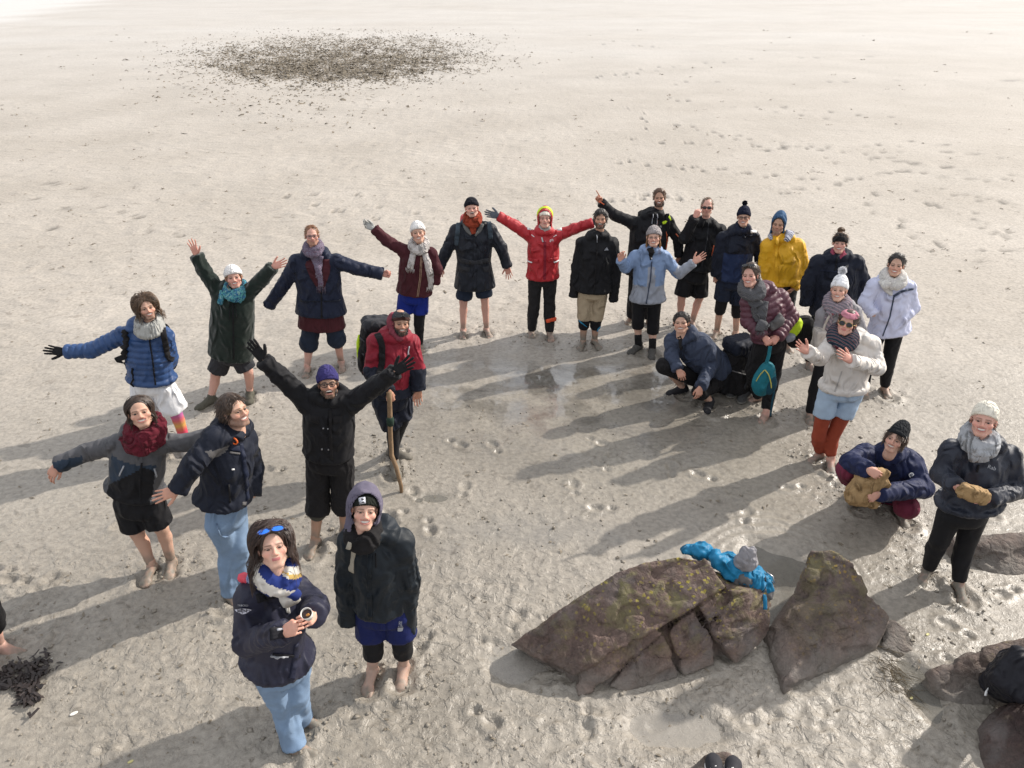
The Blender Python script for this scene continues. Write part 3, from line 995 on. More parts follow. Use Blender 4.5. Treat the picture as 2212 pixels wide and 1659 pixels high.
def rock_obj(name, F, mat, label, chunk=0.022, fine=0.006, seed=1.0, base=None, cat='rock', facets=0.0):
    V, Q = F.mesh()
    N = vnormals(V, Q)
    d = chunk * nz(V, 4.5, seed) + chunk * 0.5 * nz(V, 11, seed + 4) + fine * nz(V, 27, seed + 8)
    # chipped steps
    st = nz(V * np.array([1, 1, 2.2]), 6.0, seed + 15)
    d -= 0.018 * sstep(0.12, 0.2, st)
    V = V + N * d[:, None]
    b = np.array([V[:, 0].mean(), V[:, 1].mean(), 0.0]) if base is None else base
    return add_obj(name, mesh_data(name, V - b, Q, [mat]), loc=b, label=label, cat=cat), V, Q


ROCK_A = rock_material('brown_rock', (0.205, 0.138, 0.112), (0.080, 0.053, 0.044), (0.38, 0.31, 0.05), 0.85)
ROCK_B = rock_material('lichen_rock', (0.18, 0.128, 0.108), (0.08, 0.058, 0.050), (0.45, 0.29, 0.02), 1.5, 0.6)
ROCK_C = rock_material('plain_rock', (0.15, 0.105, 0.085), (0.07, 0.05, 0.042), (0.28, 0.24, 0.06), 0.3, 0.6)
ROCK_D = rock_material('dark_red_rock', (0.085, 0.05, 0.043), (0.04, 0.026, 0.024), (0.15, 0.14, 0.06), 0.4, 0.2)


def pz(x, y):      # point of the close-up of the big rock -> frame units
    return 1071.5 + 0.3906 * x, 1140.6 + 0.3906 * y


def big_rock():
    top = [((70, 650), .03), ((340, 488), .30), ((560, 330), .46), ((660, 232), .56), ((820, 172), .62), ((1040, 140), .66), ((1170, 150), .66), ((1285, 300), .58),
           ((1490, 320), .40), ((1522, 470), .24), ((1470, 590), .02), ((1302, 752), .0), ((1020, 850), .0), ((720, 932), .0), ((445, 948), .0), ((240, 770), .05)]
    base = [gnd(*pz(*p), z) for p, z in top]
    pts = list(base)
    for p in base:
        pts.append(np.array([p[0], p[1], -0.15]))
        if p[2] > 0.15:
            pts.append(np.array([p[0] + 0.05, p[1] + 0.22 + 0.2 * p[2], -0.15]))
            pts.append(np.array([p[0] + 0.02, p[1] + 0.16, p[2] * 0.75]))
    pl, vs, fs = hull_planes(pts)
    bvh = BVHTree.FromPolygons(vs, fs)

    def hit(x, y):
        d = ray(*pz(x, y))
        h = bvh.ray_cast(Vector(EYE), Vector(unit(d)))
        return np.array(h[0]), np.array(h[1])
    blocks = [   # outline of each fractured slab on the near face, how far it stands proud
        ([(75, 655), (340, 500), (660, 250), (820, 190), (1040, 160), (1165, 170), (1270, 320), (1110, 432), (985, 500), (930, 545), (600, 562), (515, 590), (430, 825), (260, 700)], 0.045),
        ([(520, 600), (905, 552), (925, 575), (720, 760), (530, 915), (445, 940), (430, 850)], 0.0),
        ([(935, 590), (985, 690), (1028, 838), (725, 925), (630, 885), (720, 780)], -0.025),
        ([(955, 560), (1105, 450), (1170, 560), (1210, 640), (1215, 765), (1040, 825), (1000, 690)], -0.005),
        ([(1285, 330), (1480, 330), (1510, 475), (1460, 585), (1300, 742), (1200, 600), (1185, 570), (1260, 440)], 0.05),
        ([(1120, 440), (1270, 340), (1250, 430), (1180, 555)], 0.01)]
    F = Field(0.0145)
    add_hull(F, pts, 0.075, 0.012, 0.004)
    for poly, pr in blocks:
        cc = np.mean(np.array(poly), axis=0)
        P = []
        for q in poly:
            q = np.array(q) + (cc - q) * 0.02
            try:
                p, n = hit(*q)
            except Exception:
                continue
            P.append(p + n * pr); P.append(p - n * 0.13)
        p, n = hit(*cc)
        P.append(p + n * (pr + 0.005))
        add_hull(F, P, 0.0, 0.004, 0.002)
    return rock_obj('rock', F, ROCK_A, 'largest brown rock, cracked into slabs, with a blue backpack lying on its crest', 0.013, 0.008, 2.0)


big, BRV, BRQ = big_rock()
BIG_BVH = BVHTree.FromPolygons([tuple(v) for v in BRV], BRQ.tolist())


def hull_rock(spec, mat, label, back=0.2, vox=0.014, seed=1.0, chunk=0.02, r=0.03):
    base = [gnd(u, v, z) for u, v, z in spec]
    pts = list(base)
    for p in base:
        pts.append(np.array([p[0], p[1], -0.12]))
        if p[2] > 0.08:
            pts.append(np.array([p[0], p[1] + back, -0.12])); pts.append(np.array([p[0], p[1] + back * 0.5, p[2] * 0.8]))
    F = Field(vox)
    add_hull(F, pts, 0.0, r)
    return rock_obj('rock', F, mat, label, chunk, 0.006, seed)


# upright three-cornered stone: a tall head and a long foot sloping to the viewer
def second_rock():
    F = Field(0.014)
    head = [(1751, 1187, .50), (1798, 1184, .52), (1849, 1219, .46), (1857, 1264, .36), (1743, 1250, .36), (1722, 1290, .2), (1890, 1300, .22), (1800, 1330, .2)]
    P = [gnd(*h) for h in head]
    for p in list(P):
        P.append(np.array([p[0], p[1] + (0.12 if p[2] > .3 else 0), -0.1]))
    add_hull(F, P, 0, 0.008)
    foot = [(1722, 1275, .25), (1857, 1264, .32), (1924, 1332, .14), (1896, 1390, .05), (1798, 1424, .07), (1694, 1490, .05), (1688, 1437, .09), (1651, 1371, .06), (1700, 1297, .12), (1790, 1330, .26)]
    P = [gnd(*h) for h in foot]
    for p in list(P):
        P.append(np.array([p[0], p[1], -0.1]))
    add_hull(F, P, 0, 0.008)
    return rock_obj('rock', F, ROCK_B, 'pointed three-cornered rock with orange lichen on its tip, beside the largest rock', 0.014, 0.008, 5.0)


second_rock()
hull_rock([(1900, 1345, .08), (1935, 1340, .12), (1975, 1372, .06), (1985, 1400, .0), (1945, 1418, .0), (1905, 1400, .02)], ROCK_C, 'small grey mud-crusted stone against the pointed rock', 0.08, 0.012, 8.0, 0.014, 0.015)
hull_rock([(2048, 1190, .05), (2075, 1172, .13), (2150, 1178, .16), (2212, 1160, .18), (2290, 1165, .15), (2300, 1225, .02), (2172, 1246, .0), (2098, 1232, .0), (2056, 1212, .0)], ROCK_C, 'low flat-topped brown rock behind the woman in black leggings', 0.25, 0.014, 11.0)
hull_rock([(2009, 1460, .10), (2063, 1428, .18), (2173, 1385, .24), (2300, 1370, .28), (2310, 1480, .1), (2210, 1520, .05), (2127, 1519, .0), (2057, 1523, .0), (2015, 1490, .0)], ROCK_C, 'brown slab of rock under the black bag', 0.12, 0.014, 14.0)
hull_rock([(2128, 1690, .0), (2142, 1605, .10), (2180, 1548, .20), (2260, 1500, .34), (2420, 1480, .5), (2500, 1600, .3), (2420, 1750, .0), (2250, 1760, .0)], ROCK_D, 'dark reddish rock filling the corner below the black bag', 0.2, 0.016, 17.0)
hull_rock([(1484, 1664, .10), (1526, 1626, .17), (1574, 1620, .18), (1604, 1650, .12), (1620, 1720, .05), (1490, 1730, .05)], ROCK_B, 'small lichen-spotted rock with a pair of laced shoes on it', 0.05, 0.010, 20.0, 0.012, 0.015)
# breakwater boulders just outside the right edge, whose shade falls on the corner
hull_rock([(2330, 1640, .3), (2420, 1480, .9), (2560, 1440, 1.1), (2700, 1500, .9), (2760, 1640, .2), (2500, 1760, .0), (2340, 1720, .0)], ROCK_D, 'tall dark boulder just beyond the right edge of the view', 0.5, 0.025, 23.0, 0.04)
# ================================================================== people
def frame_from(fwd, up):
    """columns: right-hand x, forward y, up z"""
    y = unit(fwd); z = unit(np.asarray(up) - y * (np.asarray(up) @ y)); x = np.cross(y, z)
    return np.stack([x, y, z], 1)


_HEADS = {}


def head_base(mouth, vox, male):
    key = (mouth, vox, male)
    if key in _HEADS:
        return _HEADS[key]
    F = Field(vox)
    F.ell((0, -.012, .035), (.0765, .099, .092), k=.02)
    j = 1.05 if male else 0.96
    F.ell((0, .028, -.045), (.054 * j, .062, .07), k=.03)
    F.cap((-.018 * j, .066, -.098), (.018 * j, .066, -.098), .019, k=.022)                 # chin
    F.cap((-.052 * j, .005, -.07), (-.02, .06, -.1), .02, .014, k=.02); F.cap((.052 * j, .005, -.07), (.02, .06, -.1), .02, .014, k=.02)
    for s in (-1, 1):
        F.ell((s * .043, .056, -.026), (.026, .027, .024), k=.02)                             # cheek
        F.cap((s * .012, .084, .020), (s * .046, .070, .020), .011 if male else .009, k=.014)     # brow
    F.ell((0, .072, -.056), (.034, .02, .026), k=.02)                                         # mouth mound
    for s in (-1, 1):
        F.ell((s * .032, .098, .001), (.021, .020, .013), k=.012, mode='s')                    # socket
    for s in (-1, 1):
        F.ell((s * .032, .0735, .0005), (.0155, .0145, .0125), k=.004)                          # lids
        F.ell((s * .032, .092, -.0008), (.0128, .014, .0036), k=.002, mode='s')                     # opening
    F.cap((0, .084, .012), (0, .106, -.028), .0075, .0105, k=.010)                            # nose
    for s in (-1, 1):
        F.ell((s * .0115, .095, -.033), (.0085, .011, .0075), k=.006)
    b = 7.0 if mouth != 'open' else 0.0
    w = .030 if mouth in ('smile', 'open') else .021

    def lip(dz, hh, rr):
        def fn(x, y, z):
            q = z - (-.060 + dz + b * x * x * (1 if mouth == 'smile' else .25))
            cy = .088 - 9.0 * x * x
            return np.sqrt((np.maximum(np.abs(x) - w * .8, 0)) ** 2 + (y - cy) ** 2 + q * q) - hh
        return fn
    hh = .0062
    dz = {'smile': .0106, 'open': .017, 'closed': .0035}[mouth]
    lo = np.array([-.04, .05, -.095]); hi = np.array([.04, .11, -.02])
    F.op(lip(dz, hh, 0), lo, hi, .006); F.op(lip(-dz, hh * 1.1, 0), lo, hi, .006)
    if mouth != 'closed':
        def cav(x, y, z):
            q = z - (-.060 + b * x * x * (1 if mouth == 'smile' else .25))
            return (np.sqrt((x / w) ** 2 + ((y - .095) / .03) ** 2 + (q / (dz * .82)) ** 2) - 1) * dz * .8
        F.op(cav, lo, hi, .002, 's')
    for s in (-1, 1):
        F.ell((s * .079, -.008, -.006), (.010, .019, .031), k=.008)                            # ear
    F.cap((0, -.022, -.05), (0, -.045, -.17), .054 * (1.04 if male else .92), .056, k=.02)
    V, Q = F.mesh()
    eye = []
    for s in (-1, 1):
        th = np.linspace(0, math.pi, 9); ph = np.linspace(0, 2 * math.pi, 14, endpoint=False)
        sv = [(math.sin(t) * math.cos(p), math.cos(t), math.sin(t) * math.sin(p)) for t in th for p in ph]
        sq = [(i * 14 + q, i * 14 + (q + 1) % 14, (i + 1) * 14 + (q + 1) % 14, (i + 1) * 14 + q) for i in range(8) for q in range(14)]
        sv = np.array(sv)
        eye.append((sv * np.array([.0142, .0132, .0112]) + np.array([s * .032, .0735, .0005]), np.array(sq), sv[:, 1] > 0.70))
    teeth = None
    if mouth != 'closed':
        n = 11
        xs = np.linspace(-w * .82, w * .82, n)
        zt = -.060 + b * xs * xs * (1 if mouth == 'smile' else .25)
        tv = []; ht = dz * .75
        for x, z in zip(xs, zt):
            y = .0858 - 9 * x * x
            tv += [(x, y, z + ht), (x, y + .0015, z + (ht * .1)), (x, y - .002, z - ht * (.85 if mouth == 'smile' else .0))]
        tq = [(i * 3 + r, i * 3 + r + 1, (i + 1) * 3 + r + 1, (i + 1) * 3 + r) for i in range(n - 1) for r in (0, 1)]
        teeth = (np.array(tv), np.array(tq))
    _HEADS[key] = (V, Q, eye, teeth)
    return _HEADS[key]


def head_colours(V, skin, lips, brow, beard, beard_a, mouth, seed, makeup=0.0):
    x, y, z = V[:, 0], V[:, 1], V[:, 2]
    skin = np.array(skin)
    C = np.tile(skin, (len(V), 1))
    C *= (1 + 0.10 * nz(V, 30, seed))[:, None]
    red = np.exp(-(((np.abs(x) - .045) / .022) ** 2 + ((z + .028) / .022) ** 2)) + 0.8 * np.exp(-((x / .014) ** 2 + ((z + .024) / .018) ** 2))
    red = red * (y > .03)
    C += red[:, None] * np.array([.05, -.035, -.03]) * (skin[0] / .5)
    er = (np.abs(x) > .073) & (np.abs(y + .008) < .03)
    C[er] += np.array([.03, -.03, -.03])
    front = y > .045
    if beard_a > 0:
        b = sstep(-.032, -.052, z - 0.35 * (.075 - np.minimum(y, .075)) + 0.0) * (y > -.035) * (z > -.15) * (1 - sstep(-.118, -.135, z))
        b = np.maximum(b, np.exp(-((z + .043) / .006) ** 2) * (np.abs(x) < .03) * front)
        side = (np.abs(x) > .058) & (z < .012) & (y > -.02) & (y < .035)
        b = np.maximum(b, 0.9 * side)
        t = np.clip(b * beard_a * (0.85 + 0.5 * nz(V, 60, seed + 2)), 0, 1)
        C = C * (1 - t)[:, None] + np.array(beard) * t[:, None]
    bz = .0205 + .05 * (.032 - np.abs(np.abs(x) - .034)) * 1.0
    br = np.exp(-((z - .022 - 0.10 * (0.036 - np.abs(x)) * (np.abs(x) > .036)) / .0042) ** 2) * sstep(.008, .014, np.abs(x)) * (1 - sstep(.046, .054, np.abs(x))) * front
    t = np.clip(br * .72, 0, 1)
    C = C * (1 - t)[:, None] + np.array(brow) * t[:, None]
    b = 7.0 if mouth == 'smile' else (1.75 if mouth == 'closed' else 0)
    dz = {'smile': .0106, 'open': .017, 'closed': .0035}[mouth]
    w = .030 if mouth != 'closed' else .021
    q = z - (-.060 + b * x * x)
    lp = ((np.abs(x) < w * 1.05) & front) * np.exp(-((np.abs(q) - dz) / .0055) ** 2)
    if mouth == 'closed':
        lp = ((np.abs(x) < w * 1.05) & front) * (np.abs(q) < .0095)
    t = np.clip(lp * (0.9), 0, 1)
    C = C * (1 - t)[:, None] + np.array(lips) * t[:, None]
    if mouth != 'closed':
        ins = ((x / w) ** 2 + (q / (dz * .85)) ** 2 < 1) & (y < .0845 - 9 * x * x) & (y > .03)
        C[ins] = np.array((.05, .012, .012))
    ld = (np.abs(((np.abs(x) - .032) / .017) ** 2 + ((z - .0015) / .0075) ** 2 - 1) < .45) & (y > .06) & (z > -.002)
    C[ld] *= .42
    return np.clip(C, .004, .9)


_HANDS = {}


def hand_base(pose):
    if pose in _HANDS:
        return _HANDS[pose]
    F = Field(.0058)
    F.cap((0, 0, -.032), (0, 0, .01), .026, .026, k=.015, flat=((0, 1, 0), .8))
    F.cap((.018, 0, .03), (.024, 0, .082), .020, .017, k=.015, flat=((0, 1, 0), .72))
    F.cap((-.016, 0, .03), (-.024, 0, .074), .020, .016, k=.015, flat=((0, 1, 0), .72))
    F.cap((0, 0, .02), (0, .0, .08), .022, .019, k=.015, flat=((0, 1, 0), .72))
    roots = [(.031, .088), (.0105, .093), (-.0105, .089), (-.0305, .079)]
    lens = [(.038, .025, .020), (.043, .028, .021), (.040, .026, .020), (.030, .020, .018)]
    rad = [.0084, .0087, .0083, .0073]
    curl = {'open': [(4, 8, 6)] * 4, 'spread': [(2, 6, 6)] * 4, 'relax': [(22, 30, 18), (28, 34, 20), (34, 38, 22), (40, 40, 25)], 'fist': [(78, 95, 60)] * 4,
            'point': [(2, 4, 3), (80, 95, 55), (82, 95, 55), (84, 95, 55)], 'grip': [(60, 70, 45)] * 4}[pose]
    spread = {'open': (7, 2, -3, -9), 'spread': (12, 3, -6, -14), 'relax': (5, 1, -2, -6), 'fist': (0, 0, 0, 0), 'point': (3, 0, 0, 0), 'grip': (2, 0, 0, -2)}[pose]
    for i in range(4):
        p = np.array([roots[i][0], 0, roots[i][1]])
        F.cap((roots[i][0] * .8, 0, .05), p, rad[i] * 1.1, rad[i] * 1.08, k=.008)
        a = 0
        sa = math.radians(spread[i])
        for jn in range(3):
            a += math.radians(curl[i][jn])
            d = np.array([math.sin(sa) * math.cos(a), math.sin(a), math.cos(sa) * math.cos(a)])
            q = p + d * lens[i][jn]
            F.cap(p, q, rad[i] * (1 - .07 * jn), rad[i] * (1 - .07 * (jn + 1)), k=.003)
            p = q
    if pose in ('fist', 'grip', 'point'):
        F.chain([(.026, .008, .022), (.040, .026, .055), (.022, .046, .076), (.004, .048, .080)], [.014, .0115, .0102, .009], k=.006)
    elif pose == 'relax':
        F.chain([(.024, .006, .022), (.045, .016, .052), (.052, .028, .080), (.050, .036, .102)], [.014, .0112, .0100, .0088], k=.006)
    else:
        F.chain([(.024, .004, .022), (.050, .010, .046), (.070, .014, .072), (.082, .016, .094)], [.015, .0115, .0102, .0088], k=.006)
    _HANDS[pose] = F.mesh()
    return _HANDS[pose]


_FEET = {}


def foot_base(kind):
    if kind in _FEET:
        return _FEET[kind]
    F = Field(.0074)
    if kind == 'bare':
        F.ell((0, -.035, .032), (.033, .038, .034), k=.015)
        F.cap((0, .0, .066), (.004, .11, .026), .037, .027, k=.02)
        F.ell((.0, .118, .020), (.046, .045, .020), k=.015)
        F.cap((-.012, 0, .025), (-.018, .10, .018), .024, .022, k=.02)
        for i, (x, yy, r) in enumerate([(.030, .178, .0145), (.010, .182, .0108), (-.008, .176, .0102), (-.024, .167, .0098), (-.038, .155, .0092)]):
            F.cap((x * .95, .13, .016), (x, yy - r, r * .95), r * .95, r, k=.003)
        F.cap((0, -.002, .07), (0, -.006, .112), .036, .035, k=.02)
        F.ell((.032, -.002, .075), (.012, .014, .014), k=.012); F.ell((-.032, -.006, .068), (.012, .014, .014), k=.012)
    else:
        F.cap((0, -.035, .050), (0, .03, .062), .041, .042, k=.02)
        F.cap((0, .03, .062), (.004, .14, .036), .043, .036, k=.02)
        F.ell((.002, .145, .036), (.047, .062, .034), k=.02)
        F.cap((0, -.012, .07), (0, -.012, .105 if kind == 'shoe' else .085), .043, .044, k=.012)
        # sole
        F.box((0, -.012, .012), (.040, .062, .014), r=.012, k=.006, mat=1); F.ell((.002, .115, .012), (.052, .098, .015), k=.006, mat=1)
    V, Q, mi = F.mesh(True)
    _FEET[kind] = (V, Q, mi)
    return _FEET[kind]


SKINS = {'pale': (.62, .385, .295), 'fair': (.55, .335, .245), 'rosy': (.58, .33, .26), 'tan': (.44, .255, .175), 'olive': (.40, .235, .16)}
MUDC = np.array((.185, .165, .135))
GLOVE = cloth('black_glove', (.012, .012, .013), .9)
CLEAR = None


def clear_lens():
    global CLEAR
    if CLEAR is None:
        m, nt, b = _nodes('clear_lens')
        b.inputs['Base Color'].default_value = (.10, .11, .13, 1); b.inputs['Roughness'].default_value = .05; b.inputs['Alpha'].default_value = .10; b.inputs['Specular IOR Level'].default_value = .3
        CLEAR = m
    return CLEAR


class Person:
    def __init__(s, label, feet, knee, hip, sh, el, wr, head, toe=(-12, 12), foot=('bare', 'bare'), hand=('relax', 'relax'), tip=(None, None), thumb=(None, None), palm=(1, 1),
                 skin='fair', male=True, mouth='smile', look=(0, 0, 0), brow=(.06, .035, .02), beard=None, beard_a=0.0, lips=None, vox=.006, mud=.75, head_s=.905, group=None, y0=None, hipw=.09, legw=.92, shoe_mat=None, shoe_name='shoe', glove=None, glove_name='glove'):
        s.label = label
        s.fg = [gnd(*f) for f in feet]
        for f in s.fg:
            f[2] = gz(f[0], f[1]) - .014 if (abs(f[0]) < 9) else 0
        s.Y0 = (s.fg[0][1] + s.fg[1][1]) / 2 if y0 is None else y0
        s.base = np.array([(s.fg[0][0] + s.fg[1][0]) / 2, s.Y0, 0.0])
        s.seed = abs(s.base[0] * 7.3 + s.base[1] * 3.1)
        J = s.J
        s.sh = [J(*p) for p in sh]
        mid = (s.sh[0] + s.sh[1]) / 2
        s.sh = [mid + (p - mid) * .86 - np.array([0, 0, .028]) for p in s.sh]
        mid = mid - np.array([0, 0, .028])
        s.pel = J(*hip)
        s.el = [J(*p) for p in el]; s.wr = [J(*p) for p in wr]
        s.up = unit(mid - s.pel)
        X = unit(s.sh[1] - s.sh[0]); s.X = unit(X - s.up * (X @ s.up)); s.F = np.cross(s.X, s.up)
        s.N = mid + s.up * .045
        s.hip = [s.pel - s.X * hipw - s.up * .02, s.pel + s.X * hipw - s.up * .02]
        s.ank = [f + np.array([0, 0, .085]) for f in s.fg]
        s.kn = [J(*k) if k is not None else (s.hip[i] + s.ank[i]) / 2 + s.F * .03 for i, k in enumerate(knee)]
        s.W = np.linalg.norm(s.sh[1] - s.sh[0]) / 2
        # head: anchor is the bridge of the nose
        anc = J(*head) if len(head) == 3 else J(head[0], head[1], -.10)
        fw = unit(EYE - anc)
        yaw, pit, roll = [math.radians(a) for a in look]
        fw = np.array(Matrix.Rotation(yaw, 3, 'Z') @ Vector(fw))
        ax = unit(np.cross(fw, (0, 0, 1)))
        fw = np.array(Matrix.Rotation(pit - math.radians(6), 3, Vector(ax)) @ Vector(fw))
        M = frame_from(fw, (0, 0, 1))
        M = np.array(Matrix.Rotation(roll, 3, Vector(fw))) @ M
        q = random.Random(int(abs(s.base[0] * 977 + s.base[1] * 131)))
        s.HM = M * head_s * np.array([q.uniform(.93, 1.05), q.uniform(.96, 1.05), q.uniform(.92, 1.0)])
        s.HC = anc - M[:, 1] * .088 * head_s
        s.NK = s.HC + s.HM @ np.array([0, -.035, -.135])
        s.skin = SKINS[skin] if isinstance(skin, str) else skin
        s.parts = {}
        s.tris = 0
        # ---- the body
        B = Bag()
        F = Field(.022)
        ub = s.up
        F.loft(s.N, -ub, s.X, s.F, [0, .05, .12, .25, .42, .55], [.06, s.W * .8, s.W * .95, s.W * .88, .14, .155], [.06, .08, .10, .11, .10, .11], k=.03)
        nb = s.HC + s.HM @ np.array([0, -.04, -.13])
        F.cap(nb, s.N - ub * .02, .05, .06, k=.03)
        for i in (0, 1):
            F.chain([s.sh[i], s.el[i], s.wr[i]], [.05, .04, .028], k=.02)
            h, k_, a = s.hip[i], s.kn[i], s.ank[i]
            back = unit(np.cross(unit(a - k_), s.X)) if True else 0
            if back @ s.F > 0:
                back = -back
            c = k_ + (a - k_) * .32 + back * .016
            F.chain([h, k_], [.085 * legw, .058 * legw], k=.02)
            F.chain([k_, c, a + (a - c) * 0.0], [.053 * legw, .054 * legw, .035], k=.02)
        V, Q = F.mesh()
        C = np.tile(np.array(s.skin), (len(V), 1)) * (1 + .12 * nz(V, 9, s.seed))[:, None]
        C = s._mudmix(V, C, mud, .20)
        B.add(V, Q, C)
        # head
        hv, hq, eye, teeth = head_base(mouth, vox, male)
        lc = lips if lips is not None else ((.42, .13, .12) if not male else (.40, .17, .14))
        bc = beard if beard is not None else brow
        hc = head_colours(hv, s.skin, lc, brow, bc, beard_a, mouth, s.seed)
        T = lambda P: s.HC + P @ s.HM.T
        s.T = T
        B.add(T(hv), hq, hc)
        for ev, eq, ir in eye:
            ec = np.tile((.30, .27, .25), (len(ev), 1)); ec[ir] = (.02, .014, .011)
            B.add(T(ev), eq, ec)
        if teeth is not None:
            B.add(T(teeth[0]), teeth[1], np.array((.76, .72, .65)))
        # feet
        s.shoes = []
        for i in (0, 1):
            t = math.radians(toe[i]); fwd = np.array([math.sin(t), -math.cos(t), 0]); rt = np.cross(fwd, (0, 0, 1))
            M3 = np.stack([rt, fwd, (0, 0, 1)], 1)
            fv, fq, fm = foot_base(foot[i])
            fv = fv.copy()
            if i == 0:
                fv[:, 0] *= 1
            inner = 1 if i == 0 else -1          # big toe towards the middle
            flip = False
            # local +x is to the subject's right = image left when facing the viewer
            if i == 0:
                fv[:, 0] *= -1; flip = True
            P = s.fg[i] + fv @ M3.T
            q = fq[:, ::-1] if flip else fq
            if foot[i] == 'bare':
                c = np.tile(np.array(s.skin), (len(P), 1)) * (1 + .1 * nz(P, 20, s.seed))[:, None]
                c = s._mudmix(P, c, mud, .10, toes=fv[:, 1])
                B.add(P, q, c)
            else:
                B.add(*s._ankle(i), np.array(s.skin))
                s.shoes.append((P, q, fm, foot[i]))
        # hands
        s.gl = []
        for i in (0, 1):
            if hand[i] is None:
                continue
            P, q, M3 = s._hand(i, hand[i], tip[i], thumb[i], palm[i])
            if glove and glove[i] is not None:
                s.gl.append((P, q, glove[i]))
            else:
                c = np.tile(np.array(s.skin) * np.array((1.04, .9, .88)), (len(P), 1)) * (1 + .12 * nz(P, 40, s.seed + i))[:, None]
                B.add(P, q, c)
        me = B.data('person', [SKIN], s.base)
        s.obj = add_obj('person', me, loc=s.base, label=label, cat='person', group=group)
        for (P, q, g) in s.gl:
            N = vnormals(P, q)
            s.put(glove_name, P + N * .003, q, [g])
        for (P, q, fm, kd) in s.shoes:
            m = shoe_mat or [plain('muddy_shoe', (.16, .145, .12), .85, 0, .5, 22), plain('muddy_sole', (.22, .2, .165), .9, 0, .4, 22)]
            o = s.put(shoe_name, puff(P, q, .002, 20, s.seed), q, m, mi=fm)
            if kd == 'shoe':
                s.laces(P, o)
        s.foot = foot

    def laces(s, P, o):
        c = P.mean(axis=0)

    def _ankle(s, i):
        return tube([s.ank[i] + (0, 0, -.04), s.ank[i] + (0, 0, .0), s.ank[i] + (s.kn[i] - s.ank[i]) * .2], [.036, .036, .038], 10)

    def _mudmix(s, V, C, mud, top, toes=None):
        h = V[:, 2] - gz(s.base[0], s.base[1])
        a = sstep(top, top * .25, h + .05 * nz(V, 14, s.seed + 6))
        if toes is not None:
            a = np.maximum(a, sstep(.03, .15, toes + .06 * nz(V, 25, s.seed)) * (.8 / max(mud, .3)))
        t = np.clip(a * mud * (1.1 + .8 * nz(V, 30, s.seed + 3)), 0, 1)
        return C * (1 - t)[:, None] + MUDC * (1 + .25 * nz(V, 45, s.seed))[:, None] * t[:, None]

    def J(s, u, v, dy=0.0):
        return pln(u, v, s.Y0 + dy)

    def _hand(s, i, pose, tip, thumb, palm):
        w = s.wr[i]
        if tip is None:
            z = unit(w - s.el[i])
        else:
            t = s.J(*tip) if len(tip) == 3 else pln(tip[0], tip[1], w[1])
            z = unit(t - w)
        if thumb is None:
            th = (s.F * .9 + s.X * (0.5 if i == 0 else -0.5))
        else:
            th = thumb[0] * _R - thumb[1] * _U + (thumb[2] if len(thumb) > 2 else 0) * _F
        x = unit(np.asarray(th) - z * (np.asarray(th) @ z))
        y = np.cross(z, x)
        if (y @ (EYE - w)) * palm < 0:
            y = -y
        M3 = np.stack([x, y, z], 1)
        hv, hq = hand_base(pose)
        sc = .93
        P = w + (hv * sc) @ M3.T
        q = hq if np.linalg.det(M3) > 0 else hq[:, ::-1]
        return P, q, M3

    # ---- placing things on the person
    def put(s, name, V, faces, mats, mi=None, parent=None, smooth=True, bvh=False, col=None, label=None):
        f = faces if isinstance(faces, (list, tuple)) else [faces]
        me = mesh_data(name, np.asarray(V) - s.base, f, mats, mi, smooth, col)
        o = add_obj(name, me, parent=parent or s.obj, label=label)
        if bvh:
            key = bvh if isinstance(bvh, str) else name
            s.parts[key] = (o, BVHTree.FromPolygons([tuple(v) for v in V], np.asarray(faces).tolist()))
        return o

    def hit(s, part, u, v):
        o, bv = s.parts[part]
        d = unit(ray(u, v))
        h = bv.ray_cast(Vector(EYE), Vector(d))
        if h[0] is None:
            h = bv.find_nearest(Vector(s.J(u, v)))
            if h[0] is None:
                return None
        n = np.array(h[1])
        if n @ d > 0:
            n = -n
        return np.array(h[0]), n

    def ribbon(s, part, px, w, mat, name, t=.006, off=.002, parent='part', seg=5, wpx=None):
        """strip laid on a garment along a line seen from the viewpoint"""
        o, bv = s.parts[part]
        pts = []
        for (a, b) in zip(px[:-1], px[1:]):
            for k in range(seg):
                f = k / seg
                pts.append((a[0] + (b[0] - a[0]) * f, a[1] + (b[1] - a[1]) * f))
        pts.append(px[-1])
        H = [s.hit(part, *p) for p in pts]
        runs = [[]]
        for h in H:                     # keep the longest stretch that stays on one surface
            if h is None or (runs[-1] and np.linalg.norm(h[0] - runs[-1][-1][0]) > .11):
                runs.append([])
            if h is not None:
                runs[-1].append(h)
        H = max(runs, key=len)
        if len(H) < 3:
            return None
        P = np.array([h[0] for h in H]); N = np.array([h[1] for h in H])
        P0 = P.copy()
        for _ in range(2):
            P[1:-1] = (P[:-2] + 2 * P[1:-1] + P[2:]) / 4; N[1:-1] = N[:-2] + N[1:-1] + N[2:]
        P = P + np.maximum(((P0 - P) * N).sum(1), 0)[:, None] * N / (np.linalg.norm(N, axis=1)[:, None] + 1e-9)
        N /= np.linalg.norm(N, axis=1)[:, None] + 1e-9
        T = np.gradient(P, axis=0); T /= np.linalg.norm(T, axis=1)[:, None] + 1e-9
        S = np.cross(T, N); S /= np.linalg.norm(S, axis=1)[:, None] + 1e-9
        n = len(P)
        ww = np.full(n, w) if np.isscalar(w) else np.interp(np.linspace(0, 1, n), np.linspace(0, 1, len(w)), w)
        ww = ww[:, None] / 2
        V = np.concatenate([P + N * (off - .012) - S * ww, P + N * (off + t * .6) - S * ww, P + N * (off + t) - S * ww * .55, P + N * (off + t) + S * ww * .55, P + N * (off + t * .6) + S * ww, P + N * (off - .012) + S * ww])
        Q = []
        for i in range(n - 1):
            for r in range(5):
                Q.append((r * n + i, r * n + i + 1, (r + 1) * n + i + 1, (r + 1) * n + i))
